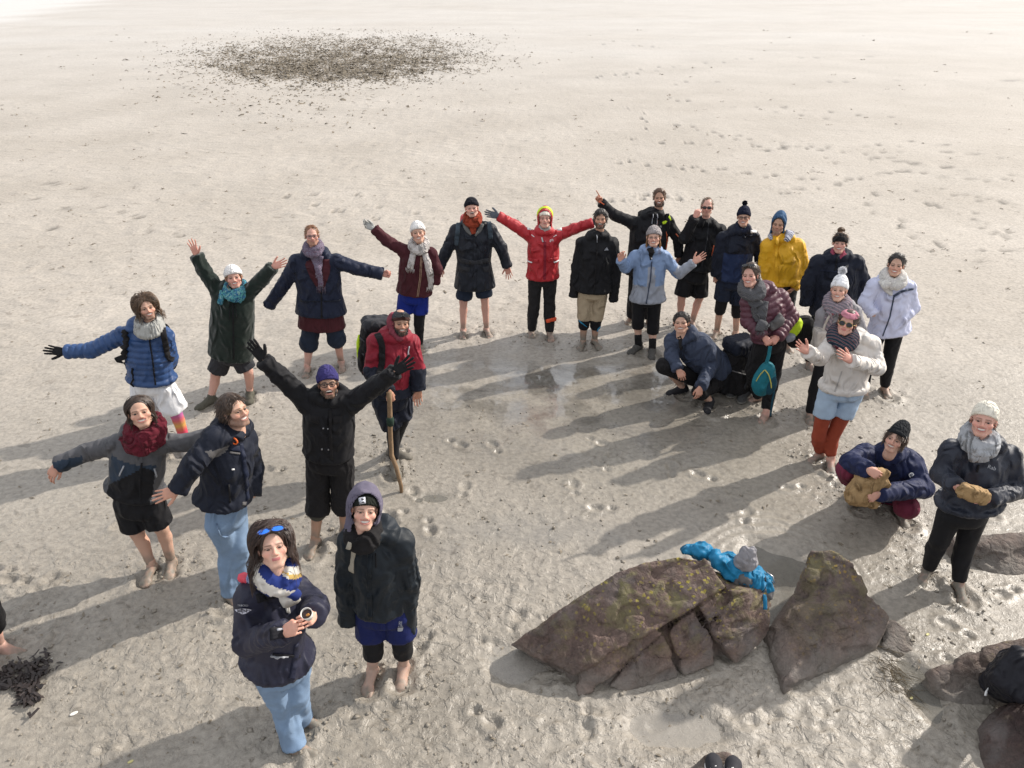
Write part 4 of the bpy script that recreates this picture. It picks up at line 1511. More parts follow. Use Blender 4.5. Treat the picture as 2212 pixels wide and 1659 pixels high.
        Q += [(0, n, 4 * n, 5 * n), (n, 2 * n, 3 * n, 4 * n), (5 * n + n - 1, 4 * n + n - 1, n + n - 1, n - 1), (4 * n + n - 1, 3 * n + n - 1, 2 * n + n - 1, n + n - 1)]
        return s.put(name, V, np.array(Q)[:, ::-1], [mat], parent=o if parent == 'part' else parent, bvh=False)

    def patch(s, part, quad, mat, name, t=.006, n=7, parent='part', label=None):
        """thin flap laid on a garment; quad: four corners seen from the viewpoint"""
        o, bv = s.parts[part]
        a, b, c, d = [np.array(q, float) for q in quad]
        P = []; N = []
        for i in range(n):
            for j in range(n):
                f, g = i / (n - 1), j / (n - 1)
                p = (a * (1 - f) + b * f) * (1 - g) + (d * (1 - f) + c * f) * g
                h = s.hit(part, *p)
                P.append(h[0]); N.append(h[1])
        P = np.array(P); N = np.array(N)
        m = N.mean(axis=0); m = unit(m)
        N = N * .5 + m * .5; N /= np.linalg.norm(N, axis=1)[:, None]
        idx = np.arange(n * n).reshape(n, n)
        edge = np.zeros((n, n), bool); edge[0] = edge[-1] = True; edge[:, 0] = edge[:, -1] = True
        top = P + N * np.where(edge.ravel(), t * .7, t + .001)[:, None]
        V = np.concatenate([top, P - N * .012])
        Q = [(idx[i, j], idx[i, j + 1], idx[i + 1, j + 1], idx[i + 1, j]) for i in range(n - 1) for j in range(n - 1)]
        ring = list(idx[0, :]) + list(idx[1:, -1]) + list(idx[-1, -2::-1]) + list(idx[-2:0, 0])
        K = n * n
        for i in range(len(ring)):
            e, f = ring[i], ring[(i + 1) % len(ring)]
            Q.append((f, e, e + K, f + K))
        return s.put(name, V, np.array(Q), [mat], parent=o if parent == 'part' else parent, label=label)

    def text(s, part, txt, u, v, hpx, mat, ang=0.0, name='lettering', parent='part', off=.010, sx=1.0):
        o, bv = s.parts[part]
        cu = bpy.data.curves.new('t', 'FONT'); cu.body = txt; cu.align_x = 'CENTER'; cu.align_y = 'CENTER'; cu.size = 1.0
        cu.resolution_u = 3
        to = bpy.data.objects.new('t', cu); COL.objects.link(to)
        bpy.context.view_layer.update()
        me = bpy.data.meshes.new_from_object(to.evaluated_get(bpy.context.evaluated_depsgraph_get()))
        bpy.data.objects.remove(to); bpy.data.curves.remove(cu)
        if len(me.polygons) == 0:
            return
        V2 = np.array([v_.co[:2] for v_ in me.vertices])
        faces = [list(p.vertices) for p in me.polygons]
        bpy.data.meshes.remove(me)
        return s.decal(part, V2, faces, u, v, hpx / .7, mat, ang, name, parent, off, sx)

    def decal(s, part, V2, faces, u, v, scale, mat, ang=0.0, name='emblem', parent='part', off=.010, sx=1.0):
        o, bv = s.parts[part]
        c, q = math.cos(math.radians(ang)), math.sin(math.radians(ang))
        h0 = s.hit(part, u, v)
        P0, N0 = h0
        V = []
        for x, y in V2:
            x *= sx
            du, dv = scale * (x * c - y * q), -scale * (x * q + y * c)
            h = s.hit(part, u + du, v + dv)
            V.append(h[0] + h[1] * off)
        V = np.array(V)
        byk = {}
        for f in faces:
            byk.setdefault(len(f), []).append(f)
        out = [np.array(x) for x in byk.values()]
        return s.put(name, V, out, [mat], parent=o if parent == 'part' else parent, smooth=False)

    # ---- garments
    def jacket(s, mat, hem, w=1.0, d=.135, flare=.02, slv=(.068, .060, .050), vox=None, fold=.007, fscale=9.0, hood=True, collar=.03, name='jacket', mats=None, quilt=0, cuff=(None, None), lean=0.0, sl=(True, True), belly=0.0, dh=None, slmat=(0, 0), extra=None, waist=.97, topcol=None, hoodmat=0, droop=(0, 0), xo=0.0):
        vox = vox or (.0135 if s.Y0 < 6.3 else .0155)
        # the pixel given is the near edge of the hem: the hem's centre lies behind and so higher
        rq = math.hypot((d * 1.02 + flare * .5) * s.F[1], (s.W * w + flare) * s.X[1])
        hy = hem[2] if len(hem) > 2 else 0.0
        hp = s.J(hem[0], hem[1], hy)
        hp[2] = s.J(hem[0], hem[1], hy - rq)[2]
        ax = unit(hp - s.N); L = float(np.linalg.norm(hp - s.N))
        up = -ax
        X = unit(s.X - up * (s.X @ up)); Fw = np.cross(X, up)
        W_ = s.W * w
        F = Field(vox)
        hs = [-.045, 0.0, .05, .11, .24, .42, max(L - .02, .46), max(L, .48)]
        if hs[-1] > L:
            hs[-2] = L - .02 if L > .44 else .45
        aa = [.062, .075, W_ * .82, W_ * 1.02, W_ * 1.06, W_ * 1.06 * waist + belly * .3, W_ * 1.06 + flare, W_ * 1.04 + flare]
        dhh = dh or d * 1.08
        bb = [.062, .072, d * .72, d * .92, d, d * .98 + belly, dhh + flare * .6, dhh * .98 + flare * .5]
        of = [.0, .005, .0, .0, .008, .008 + belly * .6, lean, lean]
        if L < .44:
            keep = [0, 1, 2, 3, 4]
            hs = [hs[i] for i in keep] + [L - .02, L]; aa = [aa[i] for i in keep] + aa[-2:]; bb = [bb[i] for i in keep] + bb[-2:]; of = [of[i] for i in keep] + of[-2:]
        F.loft(s.N, ax, X, Fw, hs, aa, bb, of=of, k=.03)
        segs = []
        for i in (0, 1):
            F.cap(s.N - up * .03 + X * (.05 if i else -.05), s.sh[i], .062, slv[0] * .98, k=.03)
            if not sl[i]:
                continue
            e = s.el[i]; wv = s.wr[i]
            F.cap(s.sh[i], e, slv[0], slv[1], k=.035, mat=slmat[0])
            if droop[i]:
                wv = wv + unit(wv - e) * droop[i]
            F.cone(e, wv, slv[1] * 1.0, slv[2], k=.02, mat=slmat[1])
            segs.append((s.sh[i], e)); segs.append((e, wv))
            inner = unit(e - s.sh[i]) @ unit(wv - e)
        if L > .46:
            F.loft(s.N, ax, X, Fw, [L - .032, L], [aa[-1] + .007, aa[-1] + .007], [bb[-1] + .007, bb[-1] + .007], of=[of[-1], of[-1]], k=.003)
        for i in (0, 1):
            if sl[i]:
                we = s.wr[i] + unit(s.wr[i] - s.el[i]) * droop[i]
                dv = unit(we - s.el[i])
                F.cone(we - dv * .035, we + dv * .004, slv[2] + .006, slv[2] + .006, k=.003)
        nk = s.N * .5 + s.NK * .5
        if collar:
            F.cap(s.N - up * .02, s.N * .35 + s.NK * .65 - up * .01, .078, .066, k=.025)
            for t in range(14):
                th = 2 * math.pi * t / 14; th2 = 2 * math.pi * (t + 1) / 14
                f = lambda a: nk + up * (.012 + .012 * math.cos(a)) + X * .074 * math.sin(a) - Fw * (.072 * math.cos(a) + .0)
                if abs(((th + th2) / 2) - math.pi) < .35:
                    continue
                F.cap(f(th), f(th2), collar, k=.012)
        if hood:
            hs_ = 1.0 if hood is True else hood
            for t in range(8):
                a0, a1 = math.radians(-105 + t * 26.25), math.radians(-105 + (t + 1) * 26.25)
                f = lambda a: s.N * .8 + s.NK * .2 + up * (.015 + .02 * math.cos(a)) + X * .105 * math.sin(a) - Fw * (.095 * math.cos(a) - .01)
                F.cap(f(a0), f(a1), .042 * hs_, k=.02, mat=hoodmat)
        if extra:
            extra(F, up, X, Fw)
        V, Q, mi = F.mesh(True)
        V0 = V.copy()
        if quilt:
            best = np.full(len(V), 9.0); tt = np.zeros(len(V))
            h = (V - s.N) @ ax
            r = np.linalg.norm(V - s.N - h[:, None] * ax, axis=1)
            tt = h.copy(); best = r - .10
            for a, b in segs:
                ab = b - a; l = np.linalg.norm(ab); q = np.clip(((V - a) @ ab) / (l * l), 0, 1)
                dd = np.linalg.norm(V - a - q[:, None] * ab, axis=1)
                m = dd - .03 < best
                tt[m] = q[m] * l; best[m] = dd[m] - .03
            ph = np.abs(np.sin(math.pi * tt / quilt))
            V = V + vnormals(V, Q) * (.015 * np.sqrt(ph) - .008)[:, None]
        V = puff(V, Q, fold, fscale, s.seed, an=np.array([1.15, 1.15, .62]))
        # creases across bent sleeves
        N = vnormals(V, Q)
        for a, b in segs:
            ab = b - a; l = np.linalg.norm(ab)
            q = ((V0 - a) @ ab) / (l * l)
            dd = np.linalg.norm(V0 - a - np.clip(q, 0, 1)[:, None] * ab, axis=1)
            m = (q > .1) & (q < 1) & (dd < .085)
            ph = q[m] * l / .085 + 3.2 * nz(V0[m], 6, s.seed + 30)
            V[m] += N[m] * (.0045 * np.sin(2 * math.pi * ph) * np.clip(.5 + 2 * nz(V0[m], 8, s.seed + 31), 0, 1) * (0 if quilt else 1))[:, None]
        if topcol is not None:
            C = V0[Q].mean(axis=1)
            mi = topcol(C, mi, s, up, X, Fw)
        o = s.put(name, V, Q, mats or [mat], mi=mi, bvh=True)
        s.jk = (s.N, ax, X, Fw, L)
        return o

    def trousers(s, mat, end=(2, 2), r=(.092, .070, .060), name='trousers', top=.12, vox=.016, fold=.005, pelv=(.165, .125), mats=None, topcol=None, flarem=0.0, fscale=11.0, bvh=True, roll=0.0):
        F = Field(vox)
        up, X, Fw = s.up, s.X, s.F
        F.loft(s.pel, up, X, Fw, [-.075, -.04, .0, top], [pelv[0] * .8, pelv[0], pelv[0] * 1.02, pelv[0] * .9], [pelv[1] * .75, pelv[1] * .98, pelv[1], pelv[1] * .9], k=.04)
        for i in (0, 1):
            h, k_, a = s.hip[i], s.kn[i], s.ank[i]
            e = end[i]
            if e <= 1:
                p = h + (k_ - h) * e
                F.cone(h, p, r[0] * .94, (r[0] + (r[1] - r[0]) * e) * .94 + flarem, k=.012)
            else:
                F.cap(h, k_, r[0], r[1], k=.014)
                a2 = a + np.array([0, 0, -.03])
                p = k_ + (a2 - k_) * (e - 1)
                back = unit(np.cross(unit(a - k_), X)); back = -back if back @ Fw > 0 else back
                c = k_ + (a2 - k_) * min(.3, (e - 1) * .6) + back * .012
                F.cap(k_, c, r[1], r[1] * 1.0, k=.02)
                F.cone(c, p, r[1] * 1.0, r[1] + (r[2] - r[1]) * (e - 1) + flarem, k=.02)
            if roll:
                ref = (k_ - h) if e <= 1 else (a - k_)
                F.cone(p - unit(ref) * .045, p + unit(ref) * .002, (r[1] if e > .7 else r[0]) + roll, (r[1] if e > .7 else r[0]) + roll, k=.008)
        V, Q = F.mesh()
        V0 = V
        V = puff(V, Q, fold, fscale, s.seed + 40)
        mi = None
        if topcol is not None:
            mi = topcol(V0[Q].mean(axis=1), s)
        return s.put(name, V, Q, mats or [mat], mi=mi, bvh=name if bvh else False)

    def legtube(s, i, t0, t1, r0, r1, mat, name, fold=.002, vox=.0145, mats=None, topcol=None, up_r=None):
        """sleeve round one leg between fractions (0 hip, 1 knee, 2 ankle)"""
        def at(t):
            return s.hip[i] + (s.kn[i] - s.hip[i]) * t if t <= 1 else s.kn[i] + (s.ank[i] - s.kn[i]) * (t - 1)
        F = Field(vox)
        ts = [t0] + ([1.0, 1.3] if t0 < 1 < t1 else ([1.35] if t0 < 1.35 < t1 else [])) + [t1]
        back = -s.F
        for a, b in zip(ts[:-1], ts[1:]):
            fa, fb = (a - t0) / (t1 - t0), (b - t0) / (t1 - t0)
            pa = at(a) + back * (.012 if 1.2 < a < 1.5 else 0); pb = at(b) + back * (.012 if 1.2 < b < 1.5 else 0)
            F.cone(pa, pb, r0 + (r1 - r0) * fa, r0 + (r1 - r0) * fb, k=.012) if b == t1 else F.cap(pa, pb, r0 + (r1 - r0) * fa, r0 + (r1 - r0) * fb, k=.012)
        V, Q = F.mesh()
        V0 = V
        V = puff(V, Q, fold, 14, s.seed + 60)
        mi = topcol(V0[Q].mean(axis=1), s) if topcol else None
        return s.put(name, V, Q, mats or [mat], mi=mi, bvh=name)

    # ---- head wear, all in the head's own axes
    def hat(s, mat, tall=.0, band=.05, name='beanie', low=.035, back=-.03, fat=.0, slouch=0.0, ribs=30, rib=.0022, mats=None, bandmat=0, label=None, bobble=None, bob_r=.045, bvh=True):
        F = Field(.0072)
        F.ell((0, -.012, .040 + tall * .3), (.089 + fat, .112 + fat, .098 + tall * .75 + fat), k=.02)
        if slouch:
            F.ell((0, -.05, .10 + tall * .5), (.07, .08, .06 + slouch), k=.03)
        # fold: slightly thicker just above the edge
        pf = np.array([0, .095, low]); pb = np.array([0, -.12, back])
        e = unit(pf - pb); n = unit(np.cross(e, (1, 0, 0)))
        n = n if n[2] > 0 else -n
        if band:
            def fn(x, y, z):
                px, py, pz_ = x, y + .012, z - .040
                r = (.0955 + fat, .119 + fat, .105 + tall * .75 + fat)
                pz_ = z - (.040 + tall * .3)
                k0 = np.sqrt((px / r[0]) ** 2 + (py / r[1]) ** 2 + (pz_ / r[2]) ** 2)
                d = (k0 - 1) * .09
                h = (x - pf[0]) * n[0] + (y - pf[1]) * n[1] + (z - pf[2]) * n[2]
                return np.maximum(d, np.abs(h - band * .5) - band * .5)
            F.op(fn, np.array((-.13, -.14, -.1)), np.array((.13, .14, .2)), .004, 'u', 1)
        F.half(pf, -n, k=.003)
        V, Q, mi = F.mesh(True)
        if rib:
            N = vnormals(V, Q)
            a = np.arctan2(V[:, 0], V[:, 1] + .012)
            V = V + N * (rib * np.sin(a * ribs))[:, None]
        V = V + vnormals(V, Q) * (.003 * nz(V, 22, s.seed + 70))[:, None]
        o = s.put(name, s.T(V), Q, mats or [mat, mat], mi=mi if bandmat else np.zeros(len(Q), np.int32), bvh=name if bvh else False, label=label)
        if bobble is not None:
            c = np.array([0, -.03, .150 + tall + bob_r * .4])
            s.bobble_at(c, bob_r, bobble, o)
        return o

    def bobble_at(s, c, r, mat, parent):
        rg = np.random.default_rng(int(s.seed * 100))
        B = Bag()
        for k in range(260):
            d = unit(rg.normal(size=3)); t = unit(np.cross(d, rg.normal(size=3)))
            p = c + d * r * .3; e = c + d * r * rg.uniform(.9, 1.12); w = .005
            B.add(s.T(np.array([p - t * w, p + t * w, e + t * w * .8, e - t * w * .8])), np.array([(0, 1, 2, 3)]))
            u2 = np.cross(d, t)
            B.add(s.T(np.array([p - u2 * w, p + u2 * w, e + u2 * w * .8, e - u2 * w * .8])), np.array([(0, 1, 2, 3)]))
        me = B.data('bobble', [mat], s.base)
        add_obj('bobble', me, parent=parent)

    def glasses(s, mat, lens=None, r=.023, name='glasses', up=0.0, thick=.0017, wide=1.0, parent=None, ry=.8, fwd=0.0):
        """up: 0 on the nose, >0 pushed up on the head by that angle (degrees)"""
        B = Bag()
        L = Bag()
        rot = np.array(Matrix.Rotation(math.radians(up), 3, 'X'))
        c0 = np.array([0, -.012, .03])

        def tr(P):
            P = np.asarray(P, float)
            return s.T((P - c0) @ rot.T * (1.0 if up == 0 else 1.14) + c0)
        yy = .099 + fwd
        th = np.linspace(0, 2 * math.pi, 17)[:-1]
        for sg in (-1, 1):
            ring = np.stack([sg * .033 * wide + r * 1.15 * np.cos(th), yy - .10 * (np.abs(r * np.cos(th) + sg * .033) - .02).clip(0) ** 1 + 0 * th, .000 + r * ry * np.sin(th)], 1)
            V, f = tube(tr(ring), thick, 5, True); B.add(V, f)
            cen = ring.mean(axis=0) + (0, .004, 0)
            L.add(np.vstack([tr([cen]), tr(ring)]), np.array([(0, 1 + i, 1 + (i + 1) % 16) for i in range(16)]))
            V, f = tube(tr([(sg * (.033 * wide + r * 1.15), yy - .008, .006), (sg * .081, .05, .008), (sg * .083, -.005, .010)]), thick, 5); B.add(V, f)
        V, f = tube(tr([(-.012, yy, .006), (0, yy + .004, .009), (.012, yy, .006)]), thick, 5); B.add(V, f)
        o = add_obj(name, B.data(name, [mat], s.base), parent=parent or s.obj)
        add_obj('lens', L.data('lens', [lens or clear_lens()], s.base), parent=o)
        return o

    def hair(s, col, style='short', length=.06, n=420, seed=1, wind=(0, 0, 0), curl=.006, hairline=.075, name='hair', volume=.0, width=.0048, below=None, part=0.0, cap=True, loose=1.14):
        """locks of hair over a close cap. wind in head axes"""
        rg = np.random.default_rng(seed)
        B = Bag()
        col = np.array(col)
        n = int(n * (2.0 if s.Y0 < 5.5 else 1.3))
        if cap:
            F = Field(.008)
            F.ell((0, -.018, .040 + volume * .5), (.083 + volume * .6, .103 + volume * .5, .096 + volume), k=.01)
            if style != 'short':
                F.ell((0, -.05, -.03), (.072, .07, .075), k=.03)
                Lc = length * .62
                w3 = np.array([wind[0], wind[1], 0]) * length * .35
                for sg in (-1, 1):
                    F.chain([(sg * .070, -.01, .06), (sg * .076, -.03, .0), np.array((sg * (.076 + volume), -.04, -Lc)) + w3], [.014, .014, .008], k=.02, flat=((1, 0, 0), .8))
                F.chain([(0, -.09, .02), np.array((0, -.085, -Lc)) + w3], [.045, .03], k=.03, flat=((0, 1, 0), .6))
            F.ell((0, .098, -.03), (.076, .075, .03 + hairline), k=.012, mode='s')
            F.box((0, .02, -.12), (.12, .075, .095), r=.02, mode='s', k=.01) if style == 'short' else F.cap((0, .03, -.06), (0, .05, -.3), .072, .08, mode='s', k=.01)
            F.half((0, 0, -.05 if style == 'short' else -.11 - length), (0, 0, -1))
            V, Q = F.mesh()
            V = V + vnormals(V, Q) * (.006 * nz(V, 28, seed) + .004 * nz(V * np.array([1, 1, .4]), 70, seed + 2))[:, None]
            C = np.tile(col, (len(V), 1)) * (1 + .5 * nz(V * np.array([1, 1, .35]), 60, seed + 5))[:, None]
            B.add(s.T(V), Q, np.clip(C, .003, 1))
        wind = np.array(wind, float)
        for k in range(n):
            for _ in range(40):
                d = unit(rg.normal(size=3))
                p = np.array([0, -.018, .040 + volume * .5]) + d * np.array([.081 + volume * .6, .101 + volume * .5, .094 + volume])
                if p[2] < (-.03 if style == 'short' else -.05):
                    continue
                if p[1] > .02 and p[2] < hairline + .012 - .25 * abs(p[0]):
                    continue
                if p[1] > .055 and p[2] < hairline:
                    continue
                if below is not None and p[2] > below:
                    continue
                break
            out = unit(d * np.array([1, 1, 1]))
            L = length * rg.uniform(.6, 1.15)
            m = 6 if style != 'short' else 4
            if style == 'short':
                fl = unit(np.array([d[0] * .35, (-.5 if d[1] < .35 else .35), -.55 - .1 * d[2]]) + wind + rg.normal(0, .16, 3)); fl = unit(fl - out * max(0, fl @ out) * .6)
            else:
                sx = np.sign(p[0] - part) if abs(p[0] - part) > .005 else rg.choice([-1, 1])
                fl = unit(np.array([sx * (.9 if p[2] > .06 else .12), -.35 if p[1] > -.03 else -.3, -.9 if p[2] < .08 else -.45]) + rg.normal(0, .12, 3))
            pts = [p]; q = p.copy()
            shell = rg.uniform(1.03, max(1.05, loose))
            ph = rg.uniform(0, 6.28); kk = rg.uniform(20, 45)
            stp = L / (m - 1)
            for j in range(1, m):
                f = j / (m - 1)
                g = fl * (1 - .85 * f) + np.array([0, 0, -1.0]) * (1.0 * f if style != 'short' else .0) + wind * (f if style != 'short' else 0)
                q = q + unit(g) * stp
                q = q + np.array([math.sin(ph + kk * j * stp), math.cos(ph * 1.3 + kk * j * stp), math.sin(ph * 2 + kk * j * stp)]) * curl
                c = np.array([0, -.014, .034]); rr_ = np.array([.080, .100, .094]) + volume * .5
                e = (q - c) / rr_
                if q[2] < .0:
                    e[2] = 0
                if np.linalg.norm(e) < 1.02 + (shell - 1.03) * min(1, f * 2):
                    e2 = e / (np.linalg.norm(e) + 1e-9) * (1.03 + (shell - 1.03) * min(1, f * 2))
                    q = c + e2 * rr_ if q[2] >= 0 else np.array([c[0] + e2[0] * rr_[0], c[1] + e2[1] * rr_[1], q[2]])
                if style != 'short':
                    e = (q - c) / rr_
                    if q[2] > -.06 and np.linalg.norm(e) > loose:
                        e *= loose / np.linalg.norm(e); q = c + e * rr_
                    elif q[2] <= -.06:
                        lim = .082 * loose + abs(wind[0]) * .06
                        q[0] = np.clip(q[0], -lim, lim)
                if q[1] > .035 and q[2] < hairline - .03 and abs(q[0]) < .07:
                    q[0] = np.sign(q[0] + 1e-4) * .074
                pts.append(q.copy())
            pts = np.array(pts)
            T_ = np.gradient(pts, axis=0); T_ /= np.linalg.norm(T_, axis=1)[:, None] + 1e-9
            o_ = pts - np.array([0, -.014, .03]); o_ /= np.linalg.norm(o_, axis=1)[:, None]
            S = np.cross(T_, o_); S /= np.linalg.norm(S, axis=1)[:, None] + 1e-9
            w = width * rg.uniform(.6, 1.3) * np.interp(np.linspace(0, 1, m), [0, .6, 1], [1, .9, .3])[:, None] / 2
            V = np.concatenate([pts - S * w, pts + o_ * w * .5 + o_ * .002, pts + S * w])
            Q = [(r * m + i, r * m + i + 1, (r + 1) * m + i + 1, (r + 1) * m + i) for i in range(m - 1) for r in (0, 1)]
            c = col * rg.uniform(.5, 1.9)
            B.add(s.T(V), np.array(Q), np.clip(c, .003, 1))
        return add_obj(name, B.data(name, [HAIRM], s.base), parent=s.obj)

    def beard(s, col, n=160, L=.02, seed=2, name='beard'):
        rg = np.random.default_rng(seed); B = Bag(); col = np.array(col)
        for k in range(n):
            a = rg.uniform(-1.5, 1.5); t = rg.uniform(0, 1)
            r = np.array([math.sin(a) * .060, .018 + math.cos(a) * .060, -.065 - .045 * t - (.0 if abs(a) < .8 else -.04 * (abs(a) - .8))])
            if abs(a) < .38 and r[2] > -.082:
                continue
            d = unit(np.array([math.sin(a) * .5, math.cos(a) * .6, -.9]) + rg.normal(0, .2, 3)); sd = unit(np.cross(d, r))
            w = .004
            e = r + d * L * rg.uniform(.6, 1.2)
            B.add(s.T(np.array([r - sd * w, r + sd * w, e + sd * w * .3, e - sd * w * .3])), np.array([(0, 1, 2, 3)]), np.clip(col * rg.uniform(.6, 1.5), .003, 1))
        return add_obj(name, B.data(name, [HAIRM], s.base), parent=s.obj)

    def scarf(s, mat, r=.042, loops=2, name='scarf', up=.07, rad=.085, drop=.03, mats=None, fold=.008, fscale=26, front=0.0, topcol=None, seed=0, knot=None, label=None):
        """rolls of cloth round the neck"""
        F = Field(.0095)
        rad *= .9; r *= .94
        U_ = s.up; X = s.X; Fw = s.F
        c = s.NK * .95 + s.N * .05
        for L in range(loops):
            for t in range(14):
                a0, a1 = 2 * math.pi * t / 14, 2 * math.pi * (t + 1) / 14
                ph = L * 1.3 + seed
                f = lambda a: c + U_ * (up - .045 - L * .045 * (.5 + .5 * math.cos(a)) - drop * math.cos(a) + .010 * math.sin(2 * a + ph)) + X * (rad + .012 * L) * math.sin(a) + Fw * ((rad + .012 * L) * .95 * math.cos(a) + .01 + front * (math.cos(a) > .3))
                rr_ = r * (1 + .18 * math.sin(3 * a0 + ph))
                F.cap(f(a0), f(a1), rr_, k=.010)
        if knot is not None:
            F.ell(s.N + Fw * (.105 + front) + U_ * knot, (.05, .04, .055), np.stack([X, Fw, U_], 1), k=.02)
        V, Q = F.mesh()
        V0 = V
        V = puff(V, Q, fold, fscale, s.seed + 90 + seed, an=np.array([.8, .8, 1.5]))
        mi = topcol(V0[Q].mean(axis=1), s) if topcol else None
        return s.put(name, V, Q, mats or [mat], mi=mi, bvh=name, label=label)

    def fringe(s, part, p0, p1, down, mat, n=14, parent=None):
        """tassels hanging from a scarf end between two frame points"""
        B = Bag()
        for i in range(n):
            f = i / (n - 1)
            u, v = p0[0] + (p1[0] - p0[0]) * f, p0[1] + (p1[1] - p0[1]) * f
            a = s.hit(part, u, v); b = s.hit(part, u + down[0] + random.uniform(-2, 2), v + down[1] + random.uniform(-2, 2))
            if a is None or b is None:
                continue
            V, q = tube([a[0] + a[1] * .016, (a[0] + b[0]) / 2 + a[1] * .018, b[0] + b[1] * .010], [.003, .0025, .001], 4)
            B.add(V, q)
        return add_obj('fringe', B.data('fringe', [mat], s.base), parent=parent or s.obj)

    def cape_hood(s, mat, name='hood', big=1.0, mats=None, lining=None):
        """a hood worn up: open shell round the head"""
        F = Field(.009)
        F.ell((0, -.022, .028), np.array((.105, .130, .128)) * big, k=.02)
        F.cap((0, -.06, -.04), (0, -.075, -.15), .095 * big, .105 * big, k=.03); F.ell((0, -.05, .10), (.06, .07, .07), k=.05)
        F.ell((0, -.005, .02), np.array((.092, .116, .112)) * big, k=.006, mode='s')
        F.ell((0, .118, -.012), np.array((.088, .095, .130)) * big, k=.012, mode='s')
        F.cap((0, -.03, -.06), (0, -.02, -.26), .075, .08, k=.02, mode='s')
        V, Q = F.mesh()
        V = puff(V, Q, .005, 20, s.seed + 33)
        mi = None
        if lining:
            C = V[Q].mean(axis=1); Nn = np.cross(V[Q[:, 2]] - V[Q[:, 0]], V[Q[:, 3]] - V[Q[:, 1]])
            mi = ((Nn * (C - np.array([0, -.01, .0]))).sum(1) < 0).astype(np.int32)
            mats = [mat, lining]
        return s.put(name, s.T(V), Q, mats or [mat], mi=mi, bvh=name)

    def zip(s, mat, part='jacket', px=None, w=.012, name='zip'):
        N, ax, X, Fw, L = s.jk
        if px is None:
            pts = []
            for h in (.06, L - .015):
                q = N + ax * h + Fw * .16
                pts.append(proj(q))
            px = pts
        return s.ribbon(part, px, w, mat, name, t=.003, off=.003, seg=14)


def proj(q):
    q = np.asarray(q, float) - EYE
    zc = q @ _F
    return CX + FPX * (q @ _R) / zc, CY - FPX * (q @ _U) / zc


def backpack(p, mat, size=(.15, .09, .24), name='backpack', up=.0, label=None, mats=None, side=None, lidmat=None, tilt=0.0):
    """pack worn on the back (a thing of its own)"""
    N, ax, X, Fw, L = p.jk
    U_ = -ax
    M = np.stack([X, Fw, U_], 1)
    c = N - U_ * (.25 - up) - Fw * (.13 + size[1])
    size = np.array(size) * np.array([.92, .95, 1.0])
    F = Field(.013)
    F.box(c, size, M, r=min(size[0], size[1]) * .85, k=.02)
    F.box(c - Fw * (size[1] * .75) - U_ * .06, np.array((size[0] * .8, size[1] * .5, size[2] * .55)), M, r=.04, k=.02)
    V, Q = F.mesh()
    V = puff(V, Q, .016, 9, p.seed + 7)
    b = c - U_ * size[2]
    main = add_obj(name, mesh_data(name, V - b, Q, [mat]), loc=b, label=label, cat='backpack')
    F = Field(.013)
    F.box(c + U_ * size[2] * .95, np.array((size[0] * .95, size[1] * 1.05, .055)), M, r=.05, k=.02)
    V, Q = F.mesh(); V = puff(V, Q, .012, 12, p.seed + 8)
    add_obj('lid', mesh_data('lid', V - b, Q, [lidmat or mat]), parent=main)
    for sg in (-1, 1):
        F = Field(.013); F.ell(c + X * sg * size[0] * .95 - U_ * size[2] * .35, (.035, size[1] * .7, size[2] * .5), M, k=.02)
        V, Q = F.mesh(); V = puff(V, Q, .008, 14, p.seed + 9)
        add_obj('side_pocket', mesh_data('side_pocket', V - b, Q, [mat]), parent=main)
        for hz in (.45, -.05):
            q0 = c + U_ * size[2] * hz
            V, f = tube([q0 + X * sg * size[0] * .9 + Fw * size[1] * .9, q0 + X * sg * (size[0] + .012) + Fw * 0.0, q0 + X * sg * (size[0] * .9) - Fw * size[1] * 1.1], .008, 5)
            add_obj('compression_strap', mesh_data('compression_strap', V - b, f, [cloth('grey_webbing', (.06, .06, .065), .8)]), parent=main)
    return main, c, M, b


def strap_from_px(p, main, b, px, w, mat, part='jacket', name='shoulder_strap', t=.012):
    """strap of a pack running over the wearer's jacket, child of the pack"""
    o = p.ribbon(part, px, w, mat, name, t=t, off=.004, seg=8)
    if o is None:
        return None
    o.parent = main
    o.location = Vector(p.base - np.asarray(b))
    return o
# ------------------------------------------------------------------ fabrics
K_NAVY = cloth('navy_fabric', (.012, .017, .038), .62, .3, .4)
K_NAVY2 = cloth('dark_navy_fabric', (.010, .013, .024), .7, .3, .4)
K_SLATE = cloth('slate_blue_fabric', (.045, .058, .095), .7)
K_BLACK = cloth('black_fabric', (.010, .010, .012), .75, .3, .4)
K_BLACK2 = cloth('soft_black_fabric', (.014, .013, .014), .9, .3, .35)
K_LEGG = cloth('black_leggings', (.009, .009, .011), .7, .2, .12)
K_GREEN = cloth('dark_green_wool', (.011, .019, .015), .95, .35, .35, sheen=.25)
K_BLUEP = cloth('blue_down_fabric', (.016, .055, .165), .5, .25, .25, spec=.5)
K_WHITE = cloth('white_cotton', (.72, .72, .74), .85, .06, .35)
K_GREYW = cloth('light_grey_knit', (.40, .40, .38), .95, .15, .3, 30)
K_WHITEW = cloth('white_knit', (.78, .76, .74), .95, .06, .25, 40)
K_CREAMW = cloth('cream_knit', (.74, .70, .60), .95, .06, .25, 40)
K_BURG = cloth('burgundy_wool', (.105, .012, .022), .95, .35, .5, 22)
K_MAROON = cloth('maroon_fabric', (.058, .013, .018), .8)
K_PLUM = cloth('plum_down_fabric', (.085, .022, .038), .5, .25, .25, spec=.5)
K_DGREY = cloth('charcoal_fabric', (.030, .031, .036), .75)
K_GREYJ = cloth('grey_shell_fabric', (.085, .085, .092), .6)
K_MGREY = cloth('mid_grey_fabric', (.12, .115, .115), .8)
K_PETROL = cloth('petrol_fabric', (.022, .036, .058), .6)
